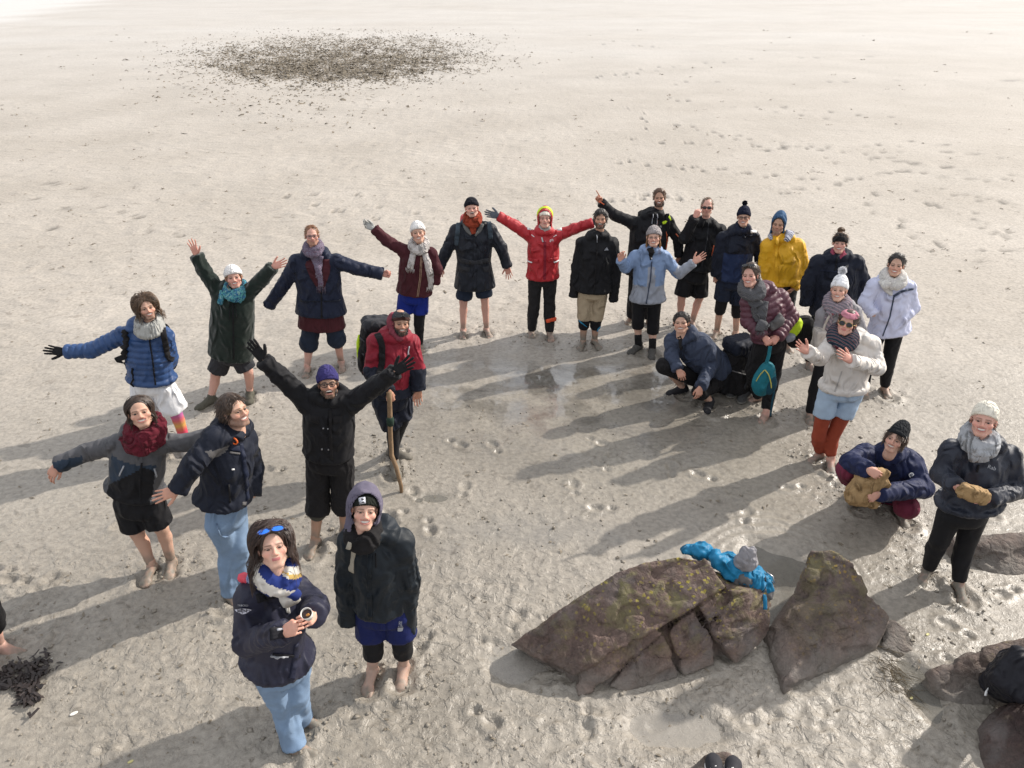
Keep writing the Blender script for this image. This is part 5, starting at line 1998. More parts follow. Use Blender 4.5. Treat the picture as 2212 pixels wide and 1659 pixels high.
K_DENIM = cloth('light_denim', (.18, .26, .38), .9, .28, .4, 9)
K_DENIMD = cloth('dark_denim', (.018, .026, .045), .9, .4, .4, 9)
K_DENIMP = cloth('pale_denim', (.36, .46, .58), .9, .2, .4, 9)
K_RED = cloth('red_fabric', (.40, .014, .022), .55, .22, .35, spec=.45)
K_REDD = cloth('deep_red_fabric', (.22, .014, .028), .6, .25, .35)
K_YELLOW = cloth('yellow_fabric', (.68, .36, .008), .6, .15, .35, spec=.45)
K_LIME = cloth('lime_fabric', (.55, .75, .03), .6, .15, .3)
K_BEIGE = cloth('beige_cotton', (.40, .32, .22), .9, .15, .35)
K_LBLUE = cloth('light_blue_fabric', (.20, .28, .44), .6, .14, .35)
K_LGREY = cloth('light_grey_fabric', (.30, .32, .37), .6, .14, .35)
K_LAV = cloth('pale_lavender_fabric', (.56, .58, .74), .6, .08, .35)
K_IVORY = cloth('ivory_fabric', (.62, .58, .54), .55, .09, .35)
K_GCOAT = cloth('grey_coat_fabric', (.27, .26, .275), .8, .15, .35)
K_RUST = cloth('rust_leggings', (.29, .055, .028), .8, .2, .15)
K_RUSTS = cloth('rust_scarf_wool', (.26, .045, .022), .95, .3, .4, 24)
K_ROYAL = cloth('royal_blue_fabric', (.006, .019, .19), .7, .2, .3)
K_ROYALD = cloth('deep_blue_fabric', (.007, .013, .080), .7, .2, .3)
K_TEAL = cloth('teal_fabric', (.010, .135, .175), .6, .25, .3)
K_CYAN = cloth('bright_blue_fabric', (.008, .27, .50), .55, .15, .35)
K_PURPLE = cloth('purple_knit', (.040, .034, .135), .95, .2, .25, 40)
K_LILAC = cloth('lilac_grey_fabric', (.125, .112, .155), .9, .15, .3)
K_MAUVE = cloth('mauve_fabric', (.22, .045, .065), .85, .2, .4)
K_PINK = cloth('dusty_pink_fabric', (.47, .19, .24), .85, .15, .3)
K_BLUEH = cloth('faded_blue_fabric', (.045, .10, .19), .85, .2, .3)
K_PAPER = cloth('brown_paper', (.36, .235, .115), .8, .2, .8, 18, 400, 0)
K_TAUPE = cloth('taupe_knit', (.33, .30, .30), .95, .15, .3, 40)
K_WHPRINT = plain('white_print', (.75, .75, .75), .6)
K_GREYPRINT = plain('grey_print', (.32, .33, .36), .5)
K_METAL = plain('metal', (.4, .4, .42), .35, .9)
K_BLKPL = plain('black_plastic', (.012, .012, .013), .4)
K_SUNL = plain('dark_lens', (.006, .006, .008), .12)
K_BLUEL = plain('blue_mirror_lens', (.02, .16, .75), .1)
BROWN = (.045, .026, .016); DARKB = (.034, .021, .015); LIGHTB = (.16, .085, .040); BLACKH = (.017, .012, .010); GINGER = (.17, .075, .032)


def scarf_mat(name, cols, scale=30.0, rough=.95, dist=2.0, typ='bands'):
    """woven or printed cloth with several colours"""
    m, nt, b = _nodes(name)
    L = nt.links.new
    tc = nt.nodes.new('ShaderNodeTexCoord')
    w = nt.nodes.new('ShaderNodeTexWave') if typ == 'bands' else nt.nodes.new('ShaderNodeTexNoise')
    w.inputs['Scale'].default_value = scale; w.inputs['Detail'].default_value = 3
    w.inputs['Distortion'].default_value = dist
    if typ == 'bands':
        w.bands_direction = 'DIAGONAL'
    L(tc.outputs['Object'], w.inputs['Vector'])
    r = nt.nodes.new('ShaderNodeValToRGB'); r.color_ramp.interpolation = 'CONSTANT' if typ != 'noise' else 'LINEAR'
    n = len(cols)
    lo, hi = (0, 1) if typ == 'bands' else (.32, .68)
    while len(r.color_ramp.elements) < n:
        r.color_ramp.elements.new(.5)
    for i, c in enumerate(cols):
        r.color_ramp.elements[i].position = lo + (hi - lo) * i / n
        r.color_ramp.elements[i].color = (*c, 1)
    L(w.outputs['Fac'], r.inputs['Fac']); L(r.outputs['Color'], b.inputs['Base Color'])
    b.inputs['Roughness'].default_value = rough; b.inputs['Specular IOR Level'].default_value = .2
    n2 = nt.nodes.new('ShaderNodeTexNoise'); n2.inputs['Scale'].default_value = 40; n2.inputs['Detail'].default_value = 5; n2.inputs['Distortion'].default_value = 1.2
    L(tc.outputs['Object'], n2.inputs['Vector'])
    bp = nt.nodes.new('ShaderNodeBump'); bp.inputs['Strength'].default_value = .5; bp.inputs['Distance'].default_value = .015
    L(n2.outputs['Fac'], bp.inputs['Height']); L(bp.outputs['Normal'], b.inputs['Normal'])
    return m


S_TEAL = scarf_mat('teal_print_scarf', [(.03, .16, .22), (.02, .05, .14), (.10, .30, .30), (.03, .12, .26), (.22, .40, .36)], 16, dist=1.5, typ='n')
S_PAIS = scarf_mat('paisley_scarf', [(.10, .08, .14), (.20, .20, .25), (.09, .015, .04), (.26, .26, .32), (.06, .05, .10)], 60, dist=3, typ='n')
S_STRIPE = scarf_mat('striped_scarf', [(.30, .28, .30), (.30, .06, .07), (.06, .12, .22), (.34, .33, .33), (.14, .13, .15)], 14, dist=1.0)
S_GREY = scarf_mat('grey_tartan_scarf', [(.10, .10, .11), (.055, .055, .06), (.17, .17, .175), (.08, .08, .085)], 12, dist=2)
S_PLAID = scarf_mat('navy_tartan_scarf', [(.014, .022, .045), (.03, .07, .07), (.014, .020, .035), (.014, .022, .04), (.25, .25, .27), (.10, .02, .03)], 15, dist=.6)
S_BYW = scarf_mat('blue_yellow_white_scarf', [(.55, .53, .50), (.015, .035, .19), (.015, .035, .19), (.50, .36, .13), (.60, .57, .52)], 9.0, dist=.4, typ='n')
S_PALE = scarf_mat('pale_scarf', [(.60, .58, .54), (.52, .50, .48), (.66, .64, .60)], 10, dist=3, typ='n')
S_PRINT = scarf_mat('blue_white_print', [(.03, .05, .20), (.45, .48, .60), (.04, .06, .24), (.35, .38, .5)], 70, dist=2, typ='n')
S_BRETON = scarf_mat('navy_white_stripes', [(.70, .70, .70), (.04, .05, .16)], 26, dist=0)
S_SOCK = None


def rainbow_mat():
    m, nt, b = _nodes('rainbow_sleeve')
    L = nt.links.new
    tc = nt.nodes.new('ShaderNodeTexCoord'); sp = nt.nodes.new('ShaderNodeSeparateXYZ'); L(tc.outputs['Object'], sp.inputs[0])
    n = nt.nodes.new('ShaderNodeTexNoise'); n.inputs['Scale'].default_value = 6; L(tc.outputs['Object'], n.inputs['Vector'])
    a = nt.nodes.new('ShaderNodeMath'); a.operation = 'MULTIPLY_ADD'; a.inputs[1].default_value = .12; L(n.outputs['Fac'], a.inputs[0]); L(sp.outputs['Z'], a.inputs[2])
    mr = nt.nodes.new('ShaderNodeMapRange'); mr.inputs['From Min'].default_value = .10; mr.inputs['From Max'].default_value = .62; L(a.outputs[0], mr.inputs['Value'])
    r = nt.nodes.new('ShaderNodeValToRGB')
    cs = [(.0, (.06, .05, .35)), (.12, (.55, .03, .16)), (.35, (.62, .06, .10)), (.5, (.62, .35, .08)), (.65, (.60, .12, .14)), (.82, (.42, .12, .35)), (1, (.10, .12, .50))]
    while len(r.color_ramp.elements) < len(cs):
        r.color_ramp.elements.new(.5)
    for i, (p, c) in enumerate(cs):
        r.color_ramp.elements[i].position = p; r.color_ramp.elements[i].color = (*c, 1)
    L(mr.outputs['Result'], r.inputs['Fac']); L(r.outputs['Color'], b.inputs['Base Color']); b.inputs['Roughness'].default_value = .8
    return m


def neck_tube(p, mat, name='snood', r=.045, h=.13, rad=.078):
    F = Field(.0085)
    U_, X, Fw = p.up, p.X, p.F
    c = p.NK * .8 + p.N * .2 - U_ * .02
    M = np.stack([X, Fw, U_], 1)
    for L in range(3):
        for t in range(14):
            a0, a1 = 2 * math.pi * t / 14, 2 * math.pi * (t + 1) / 14
            f = lambda a: c + U_ * (.035 * (1 - L) - .03 * math.cos(a)) + X * (rad + .008 * L) * math.sin(a) + Fw * ((rad + .008 * L) * math.cos(a) + .012)
            F.cap(f(a0), f(a1), r * .8, k=.012)
    V, Q = F.mesh()
    N = vnormals(V, Q); d = V - c; a = np.arctan2(d @ X, d @ Fw)
    V = V + N * (.004 * np.sin(a * 34))[:, None]
    return p.put(name, V, Q, [mat], bvh=name)


# ------------------------------------------------------------------ A: man in blue down jacket, far left
p = Person('wavy-haired man in blue quilted down jacket and white shorts, gloved arm stretched out',
           [(325, 985), (404, 968)], [(314, 905), (378, 888)], (330, 828), [(262, 716), (360, 716)], [(197, 757, -.05), (368, 775, .12)], [(140, 760, -.08), (345, 812, .2)], (319, 667),
           toe=(-20, 20), foot=('shoe', 'shoe'), hand=('open', None), tip=((69, 751, -.1), None), thumb=((0.1, 1.0), None), skin='fair', mouth='smile', look=(6, 0, 5), brow=BROWN, beard=(.10, .06, .04), beard_a=.55,
           glove=(GLOVE, None), vox=.0048, mud=.3, shoe_mat=[plain('grey_trainer', (.24, .22, .20), .85, 0, .3), plain('pale_sole', (.35, .33, .3), .9)], shoe_name='trainer')
p.trousers(K_WHITE, (.98, .98), (.115, .12, .1), 'shorts', pelv=(.185, .145), fold=.008, flarem=.015)
p.legtube(1, .85, 2.0, .062, .042, rainbow_mat(), 'leg_sleeve')
p.legtube(0, .85, 2.0, .062, .042, K_BLACK2, 'leg_sleeve')
p.jacket(K_BLUEP, (333, 838), w=1.08, d=.15, flare=.02, slv=(.074, .066, .056), quilt=.056, fold=.003, hood=1.2, vox=.0115)
p.zip(K_BLACK, px=[(322, 728), (330, 780), (336, 832)])
p.ribbon('jacket', [(286, 795), (289, 835)], .012, K_BLACK, 'pocket_zip')
neck_tube(p, K_GREYW)
p.hair((.085, .050, .028), 'long', .13, 700, 3, wind=(-.5, -.1, .3), curl=.020, hairline=.084, volume=.012, part=.02, loose=1.55)
p.beard((.07, .045, .03), 130, .014)
bk, c, M, b = backpack(p, K_BLACK2, (.14, .08, .22), label='black backpack worn by the man in the blue down jacket', up=-.06)
strap_from_px(p, bk, b, [(270, 712), (274, 735), (272, 765), (266, 800)], .055, K_BLACK2)
strap_from_px(p, bk, b, [(351, 708), (356, 735), (360, 765), (366, 778)], .05, K_BLACK2)

# ------------------------------------------------------------------ B: woman with burgundy scarf


def pan_b(C, mi, s, up, X, Fw):
    uv = np.array([proj(c) for c in C])
    out = np.zeros(len(C), np.int32)                         # petrol body
    h = (s.N - C) @ up
    out[h < .13] = 1
    arm = np.abs((C - s.N) @ X) > s.W * 1.05
    out[arm & (h < .5)] = 1
    low = (uv[:, 1] > 1009 + np.abs(uv[:, 0] - 312) * .5) & ~arm
    out[low] = 2
    cuff = (uv[:, 0] < 178) & (uv[:, 1] > 0.0 + 985 + (175 - uv[:, 0]) * .22)
    out[cuff] = 0
    return out


p = Person('barefoot woman with burgundy scarf, grey and blue jacket and black shorts',
           [(332, 1237), (373, 1223)], [(296, 1152), (348, 1140)], (303, 1090), [(250, 952), (352, 950)], [(188, 977), (404, 956, .05)], [(126, 1003, -.05), (462, 938, .12)], (302, 893),
           toe=(-4, 6), hand=('relax', None), tip=((110, 1026, -.1), None), thumb=((.6, .3), None), palm=(-1, 1), skin='fair', male=False, mouth='smile', look=(-4, 0, 3), brow=DARKB, vox=.0046)
p.trousers(K_BLACK, (.78, .78), (.105, .105, .1), 'shorts', pelv=(.185, .14), fold=.006, flarem=.008)
p.jacket(K_PETROL, (301, 1086), w=1.24, d=.145, flare=.025, slv=(.070, .062, .058), mats=[K_PETROL, K_GREYJ, K_BLACK], topcol=pan_b, fold=.007)
p.zip(K_BLACK, px=[(306, 1000), (302, 1040), (303, 1082)])
p.ribbon('jacket', [(258, 1028), (268, 1006)], .010, K_GREYPRINT, 'pocket_zip', t=.004)
p.ribbon('jacket', [(333, 1012), (338, 1030)], .010, K_GREYPRINT, 'pocket_zip', t=.004)
mt = [[(0, 0), (.5, 1), (1, 0), (.8, 0), (.5, .6), (.2, 0)]]
p.decal('jacket', np.array([(-.5, 0), (0, .6), (.5, 0), (.3, 0), (0, .35), (-.3, 0)]), [[0, 1, 4, 5], [1, 2, 3, 4]], 313, 976, 7, K_GREYPRINT)
p.scarf(K_BURG, .040, 3, rad=.085, up=.06, drop=.035, fold=.012, fscale=18, front=.01)
p.ribbon('jacket', [(283, 950), (294, 972), (299, 984)], [.16, .12, .02], K_BURG, 'scarf_point', t=.03, parent=None)
p.ribbon('jacket', [(330, 945), (345, 955), (352, 962)], [.10, .10, .05], K_BURG, 'scarf_end', t=.03, parent=None)
p.hair(DARKB, 'long', .22, 620, 5, wind=(.22, -.05, 0), curl=.005, hairline=.088, volume=.002, part=-.0, loose=1.26)

# ------------------------------------------------------------------ C: man in navy work jacket seen from the side


def pan_c(C, mi, s, up, X, Fw):
    out = np.zeros(len(C), np.int32)
    d = np.linalg.norm(C - (s.sh[0] + (s.el[0] - s.sh[0]) * .12), axis=1)
    h = (s.N - C) @ up
    out[(d < .115) & (h < .16) & (h > .0)] = 1
    return out


p = Person('man in navy work jacket and light blue jeans, turned to the right',
           [(497, 1292), (526, 1272)], [(495, 1187), (515, 1180)], (489, 1112), [(457, 938, -.14), (531, 940, .20)], [(416, 1004, -.26), (548, 1010, .25)], [(384, 1058, -.32), (545, 1070, .12)], (522, 887, -.02),
           toe=(50, 60), hand=('open', None), tip=((340, 1073, -.36), None), thumb=((.3, .9), None), palm=(-1, 1), skin='fair', mouth='open' if False else 'smile', look=(38, -2, -4), brow=DARKB, beard=(.07, .045, .035), beard_a=.6, vox=.0046)
p.trousers(K_DENIM, (1.95, 1.95), (.090, .070, .058), 'jeans', pelv=(.15, .13), fold=.006)
p.jacket(K_NAVY2, (491, 1112), w=1.0, d=.16, flare=.03, slv=(.080, .068, .058), mats=[K_NAVY2, K_MGREY], topcol=pan_c, hood=1.25, collar=.036, fold=.008)
p.ribbon('jacket', [(520, 958), (525, 985), (531, 1030), (535, 1080)], .03, K_NAVY, 'zip_flap', t=.006, seg=8)
p.patch('jacket', [(495, 955), (517, 962), (519, 976), (497, 973)], K_NAVY, 'pocket_flap', .010)
p.ribbon('jacket', [(496, 977), (518, 980)], .012, K_MGREY, 'pocket_edge', t=.003)
p.ribbon('jacket', [(494, 1046), (497, 1085)], .012, K_BLACK, 'pocket_zip')
p.patch('jacket', [(524, 1084), (532, 1084), (531, 1092), (523, 1092)], K_MGREY, 'cloth_label', .004, 4)
p.patch('jacket', [(500, 1013), (506, 1012), (507, 1015), (501, 1016)], K_WHPRINT, 'cloth_label', .004, 4)
p.ribbon('jeans', [(468, 1130), (476, 1158), (492, 1160)], .01, cloth('denim_seam', (.16, .23, .34)), 'pocket_seam', t=.003)
p.hair(BROWN, 'short', .05, 420, 8, wind=(.2, .2, -.1), hairline=.085, volume=.008)
p.glasses(plain('gold_wire', (.35, .24, .12), .35, .8), r=.021, thick=.0011)
tg = tube([p.N + p.F * .10 - p.X * .10 + p.up * .02 + p.F * .03 * math.sin(a) + p.up * .022 * math.cos(a) for a in np.linspace(0, 6.28, 12)], .006, 5)
p.put('hood_toggle', tg[0], tg[1], [plain('orange_cord', (.62, .11, .015), .6)])

# ------------------------------------------------------------------ D: woman in long green coat, arms up
p = Person('woman in a long dark green coat, white beanie and teal scarf with both arms raised',
           [(458, 872), (542, 857)], [(466, 809), (536, 802)], (501, 768), [(468, 626), (540, 626)], [(441, 585, .0), (565, 604)], [(424, 551), (589, 577)], (505, 601),
           toe=(-38, 12), foot=('shoe', 'shoe'), hand=('spread', 'open'), tip=((412, 517), (621, 565)), thumb=((1, .1), (-.1, -1)), skin='rosy', male=False, mouth='smile', look=(0, 0, 2), brow=(.12, .07, .04), mud=.2,
           shoe_mat=[plain('olive_trainer', (.085, .08, .06), .9, 0, .4, 40), plain('grey_sole', (.26, .24, .2), .9)], shoe_name='trainer')
p.trousers(K_DGREY, (.80, .80), (.108, .105, .1), 'shorts', pelv=(.185, .14), flarem=.006)
p.jacket(K_GREEN, (502, 783), w=1.42, d=.155, flare=.015, slv=(.075, .070, .062), name='coat', fold=.007, fscale=7, hood=.9, waist=1.03)
p.ribbon('coat', [(503, 652), (504, 700), (505, 776)], .014, K_BLACK, 'zip', t=.003, seg=8)
p.ribbon('coat', [(497, 656), (496, 690)], .007, K_BLACK, 'hood_cord', t=.004)
p.ribbon('coat', [(508, 656), (511, 688)], .007, K_BLACK, 'hood_cord', t=.004)
p.scarf(S_TEAL, .040, 2, up=.055, drop=.03, fold=.010, fscale=20, front=.012)
p.ribbon('coat', [(482, 628), (480, 642), (476, 656)], [.06, .05, .05], S_TEAL, 'scarf_end', t=.025, parent=None)
p.ribbon('coat', [(492, 634), (506, 642), (522, 652)], [.06, .06, .04], S_TEAL, 'scarf_end', t=.025, parent=None)
p.hair((.17, .095, .045), 'long', .09, 160, 11, curl=.004, below=.04)
p.hat(K_WHITEW, tall=.012, band=.055, low=.052)

# ------------------------------------------------------------------ E: man in navy raincoat over maroon coat
p = Person('man with glasses in open navy raincoat over a longer maroon coat, jeans rolled up',
           [(665, 803), (738, 791)], [(667, 742), (727, 733)], (695, 664), [(634, 560), (733, 560)], [(615, 612), (769, 579)], [(583, 657), (826, 592)], (674, 511),
           toe=(0, 14), hand=(None, 'fist'), tip=(None, (852, 594)), thumb=(None, (0, -1)), skin='rosy', mouth='closed', look=(0, 0, 0), brow=GINGER, beard=(.20, .09, .045), beard_a=.6, lips=(.38, .17, .15))
p.trousers(K_DENIMD, (1.08, 1.08), (.105, .098, .09), 'jeans', pelv=(.18, .14), roll=.008, fold=.008)
p.jacket(K_MAROON, (697, 719), w=.98, d=.135, flare=.045, slv=(.055, .05, .04), name='coat', hood=False, fold=.004, sl=(False, False))
p.jacket(K_NAVY, (696, 688), w=1.1, d=.15, flare=.035, slv=(.080, .074, .062), name='raincoat', hood=1.25, fold=.009, droop=(.03, 0))
p.ribbon('raincoat', [(668, 562), (680, 596), (692, 632)], [.12, .10, .012], K_MAROON, 'open_front', t=.006, seg=6)
p.ribbon('raincoat', [(706, 560), (704, 590), (697, 628)], [.09, .08, .012], K_MAROON, 'open_front', t=.006, seg=6)
p.ribbon('raincoat', [(694, 630), (695, 686)], .016, K_BLACK, 'front_seam', t=.003)
p.ribbon('raincoat', [(650, 650), (690, 651)], .014, K_NAVY2, 'pocket_flap', t=.006)
p.ribbon('raincoat', [(700, 651), (736, 647)], .014, K_NAVY2, 'pocket_flap', t=.006)
p.scarf(S_PAIS, .034, 2, up=.05, drop=.03, rad=.078, fold=.008)
p.ribbon('raincoat', [(678, 552), (686, 576), (692, 600), (694, 618)], [.075, .07, .06, .055], S_PAIS, 'scarf_end', t=.024, parent=None)
p.ribbon('raincoat', [(694, 552), (690, 576), (686, 600)], [.06, .06, .05], S_PAIS, 'scarf_end', t=.018, parent=None)
p.fringe('raincoat', (685, 616), (702, 616), (1, 18), S_PAIS, 10)
p.hair(GINGER, 'short', .022, 420, 14, wind=(0, .1, .3), hairline=.098, volume=-.002)
p.glasses(plain('dark_blue_frame', (.03, .03, .09), .4), r=.024, thick=.0018, ry=.85)

# ------------------------------------------------------------------ F: man in black jacket, arms up in a V
p = Person('man in black jacket, purple beanie and glasses raising both gloved arms',
           [(683, 1180), (746, 1158)], [(687, 1080), (741, 1074)], (713, 994), [(655, 862), (767, 862)], [(604, 811, -.05), (819, 829, -.05)], [(569, 778, -.08), (853, 804, -.08)], (709, 831),
           toe=(-14, 14), hand=('open', 'spread'), tip=((534, 729, -.05), (903, 772, -.05)), thumb=((1, -.2), (-.4, -1)), glove=(GLOVE, GLOVE), skin='olive', mouth='open', look=(0, 0, 0), brow=BLACKH, beard=(.02, .015, .012), beard_a=.75, vox=.0046)
p.trousers(K_BLACK2, (1.30, 1.30), (.094, .088, .08), 'trousers', pelv=(.17, .135), roll=.006, fold=.009)
p.legtube(0, 1.25, 1.42, .074, .068, plain('mud_camo', (.05, .048, .038), .9, 0, .6, 60), 'trouser_cuff')
p.legtube(1, 1.25, 1.42, .074, .068, plain('mud_camo', (.05, .048, .038), .9, 0, .6, 60), 'trouser_cuff')
p.jacket(K_BLACK, (713, 1003), w=1.1, d=.15, flare=.0, slv=(.078, .066, .055), hood=1.1, collar=.036, fold=.008)
p.ribbon('jacket', [(713, 885), (714, 940), (716, 992)], .022, K_BLACK2, 'zip_flap', t=.006, seg=8)
p.patch('jacket', [(668, 893), (691, 900), (690, 916), (670, 910)], K_BLACK2, 'pocket_flap', .009)
p.patch('jacket', [(716, 900), (739, 897), (739, 912), (718, 916)], K_BLACK2, 'pocket_flap', .009)
for (a, b_) in ((697, 924), (707, 925), (694, 969), (708, 970)):
    p.patch('jacket', [(a, b_), (a + 3, b_), (a + 3, b_ + 3), (a, b_ + 3)], K_METAL, 'stud', .006, 3)
p.hat(K_PURPLE, tall=.020, band=.06, low=.045, ribs=50)
p.glasses(K_BLKPL, r=.023, thick=.0026, ry=.82)
p.beard((.02, .014, .012), 120, .014)

# ------------------------------------------------------------------ G: man in red jacket with driftwood stick
def pan_g(C, mi, s, up, X, Fw):
    out = np.zeros(len(C), np.int32)
    for i in (0, 1):
        ab = s.wr[i] - s.el[i]
        q = ((C - s.el[i]) @ ab) / (ab @ ab)
        d = np.linalg.norm(C - s.el[i] - np.clip(q, 0, 1)[:, None] * ab, axis=1)
        out[(q > -.12) & (d < .09)] = 1
    h = (s.N - C) @ up
    arm = np.abs((C - s.N) @ X) > s.W * 1.12
    out[(h > .44) & ~arm] = 1
    return out


p = Person('bearded man in red jacket and dark cap, one hand on a driftwood stick',
           [(853, 1013), (850, 984)], [(849, 924, -.06), (868, 910)], (848, 862), [(806, 733, -.06), (893, 735, .06)], [(803, 805, -.12), (902, 800)], [(840, 846, -.34), (904, 842, -.05)], (869, 701),
           toe=(14, 70), foot=('slip', 'slip'), hand=('fist', 'relax'), tip=((845, 868, -.36), (903, 860, -.05)), thumb=((.9, 0, .3), (-.5, .3)), palm=(-1, 1), skin='tan', mouth='smile', look=(10, -8, -6), brow=BLACKH, beard=(.022, .015, .012), beard_a=.95, vox=.0046, mud=.3, shoe_name='slip_on_shoe')
p.trousers(K_NAVY2, (.98, .85), (.105, .095, .1), 'shorts', pelv=(.175, .14), flarem=.01, fold=.008)
for i in (0, 1):
    p.legtube(i, .6, 1.92, .070, .047, K_LEGG, 'leggings')
p.jacket(K_REDD, (848, 866), w=1.06, d=.15, flare=.03, slv=(.076, .068, .058), mats=[K_REDD, K_NAVY2], topcol=pan_g, hood=1.0, collar=.04, fold=.008)
p.ribbon('jacket', [(873, 752), (872, 790), (866, 830)], .028, K_REDD, 'zip_flap', t=.006, seg=8)
p.ribbon('jacket', [(884, 748), (880, 768)], .010, K_GREYPRINT, 'chest_zip', t=.004)
# mauve hood bunched behind the head
F = Field(.010)
F.ell((.045, -.075, -.03), (.075, .075, .10), k=.03); F.ell((.06, -.05, .02), (.055, .06, .07), k=.03); F.cap((.08, 0, -.09), (.02, .06, -.15), .035, .03, k=.02)
V, Q = F.mesh(); V = puff(V, Q, .010, 16, 4)
p.put('hood', p.T(V), Q, [K_MAUVE])
p.hat(K_BLKPL if False else cloth('brown_black_cap', (.03, .02, .02), .8), tall=-.014, band=.030, low=.045, name='cap', ribs=1, rib=0, bandmat=1, mats=[cloth('grey_cap', (.035, .037, .045), .8), cloth('brown_cap_band', (.055, .022, .018), .85)])
p.glasses(K_BLKPL, K_SUNL, r=.024, name='sunglasses', up=46, thick=.002)
p.beard((.02, .014, .011), 260, .024)
p.hair(BLACKH, 'short', .02, 60, 4, cap=False, below=.03)
bk, c, M, b = backpack(p, K_BLACK2, (.16, .10, .27), label='large black hiking pack with lime trim worn by the man in the red jacket', lidmat=K_DGREY, up=.02)
bk.location.x -= .10; bk.location.y += .02
o_ = Bag(); q0 = c - M[:, 0] * .165 - M[:, 1] * .02
V, f = tube([q0 + M[:, 2] * .14, q0 + M[:, 2] * .05 - M[:, 1] * .02, q0 - M[:, 2] * .06, q0 - M[:, 2] * .14 + M[:, 1] * .02], [.008, .02, .018, .006], 8); o_.add(V, f)
add_obj('side_trim', o_.data('side_trim', [K_LIME], b), parent=bk)
so_ = strap_from_px(p, bk, b, [(815, 722), (824, 742), (826, 780), (818, 812)], .055, K_BLACK2); so_.location.x += .10; so_.location.y -= .02
V, f = tube([gnd(867, 1066) + (0, 0, -.03), gnd(867, 1050, .06), pln(856, 1010, gnd(867, 1066)[1] + .02), p.J(846, 983, -.38), p.J(843, 930, -.40), p.J(842, 895, -.39), p.J(841, 866, -.37), p.J(840, 846, -.36)], [.013, .019, .020, .022, .021, .021, .022, .024], 9)
V = V + np.stack([nz(V, 14, 1), nz(V, 14, 2), nz(V, 14, 3)], 1) * .006
wood = plain('driftwood', (.21, .135, .075), .85, 0, .45, 35)
sb = gnd(867, 1066)
st = add_obj('walking_stick', mesh_data('walking_stick', V - sb, f, [wood]), loc=sb, label='crooked driftwood walking stick held by the man in the red jacket', cat='stick')
V, f = tube([p.J(843, 918, -.40), p.J(843, 908, -.40), p.J(843, 902, -.40)], [.030, .033, .028], 9)
add_obj('cord_wrap', mesh_data('cord_wrap', puff(V, f[0], .003, 60, 1) - sb, f, [cloth('green_cord', (.02, .04, .028), .9)]), parent=st)
# ------------------------------------------------------------------ H: woman in maroon jacket, white beanie and long white scarf
p = Person('woman in maroon jacket, white beanie and long white fringed scarf, one arm raised',
           [(874, 770), (907, 752)], [(872, 702), (905, 700)], (893, 640), [(868, 537), (935, 543)], [(834, 519), (944, 582)], [(808, 494), (940, 612)], (903, 504),
           toe=(-6, 20), hand=('relax', None), tip=((777, 479), None), thumb=((-.3, -1), None), glove=(K_GREYW, None), glove_name='fingerless_glove', skin='fair', male=False, mouth='smile', look=(0, 4, 4), brow=DARKB)
p.trousers(K_ROYAL, (.55, .55), (.098, .100, .1), 'shorts', pelv=(.165, .13), flarem=.006)
for i in (0, 1):
    p.legtube(i, .3, 1.95, .076, .044, K_LEGG, 'leggings')
p.jacket(K_MAROON, (895, 642), w=1.22, d=.14, flare=.01, slv=(.068, .060, .050), hood=False, fold=.009)
p.ribbon('jacket', [(910, 555), (908, 600), (902, 641)], .022, cloth('beige_zip_tape', (.32, .22, .15), .8), 'zip', t=.003, seg=8)
p.ribbon('jacket', [(910, 555), (908, 600), (902, 641)], .008, K_MAROON, 'zip', t=.006, seg=8)
p.scarf(cloth('slate_collar', (.05, .055, .07)), .030, 1, name='collar_lining', up=.045, rad=.085)
sc = p.scarf(K_GREYW if False else cloth('off_white_wool', (.50, .47, .45), .95, .1, .4, 30), .036, 2, up=.055, drop=.035, rad=.082)
OW = cloth('off_white_wool', (.50, .47, .45))
p.ribbon('jacket', [(894, 545), (890, 562), (886, 580)], [.07, .07, .075], OW, 'scarf_end', t=.022, parent=None)
p.ribbon('jacket', [(918, 548), (924, 575), (930, 600), (930, 622)], [.07, .08, .09, .09], OW, 'scarf_end', t=.022, parent=None)
p.fringe('jacket', (878, 578), (896, 581), (-1, 10), OW, 11)
p.fringe('jacket', (921, 620), (940, 618), (-2, 10), OW, 11)
p.hat(K_WHITEW, tall=.018, band=.05, low=.056)
p.hair(BROWN, 'long', .10, 70, 15, cap=False, below=.03, curl=.003)

# ------------------------------------------------------------------ I: older man, belted dark coat
p = Person('older man shouting in black beanie, rust scarf and belted dark waxed coat, barefoot',
           [(1001, 722), (1051, 719)], [(1001, 652), (1047, 646)], (1025, 590), [(980, 494), (1064, 492)], [(963, 545), (1083, 535)], [(950, 578), (1096, 576)], (1019, 451),
           toe=(0, 20), hand=('relax', 'spread'), tip=((950, 602), (1100, 597)), thumb=((1, 0), (-1, .1)), palm=(-1, -1), skin='rosy', mouth='open', look=(0, 0, 4), brow=(.35, .30, .26), beard=(.42, .33, .28), beard_a=.25, mud=.8)
p.trousers(K_DENIMD, (.86, .86), (.105, .098, .09), 'jeans', pelv=(.175, .14), roll=.008)
p.jacket(K_DGREY, (1026, 630), w=1.05, d=.15, flare=.03, slv=(.076, .068, .058), name='coat', mats=[cloth('waxed_cotton', (.011, .014, .022), .6, .4, .4, spec=.3)], hood=False, collar=.034, fold=.009, waist=.90)
p.ribbon('coat', [(1026, 512), (1026, 570), (1026, 628)], .035, cloth('waxed_cotton', (.011, .014, .022)), 'coat_placket', t=.006, seg=8)
p.ribbon('coat', [(996, 561), (1012, 566), (1026, 567), (1040, 565), (1056, 560)], .055, K_DGREY, 'belt', t=.010, seg=6)
p.patch('coat', [(1013, 562), (1022, 563), (1022, 571), (1013, 570)], K_BLKPL, 'buckle', .018, 4)
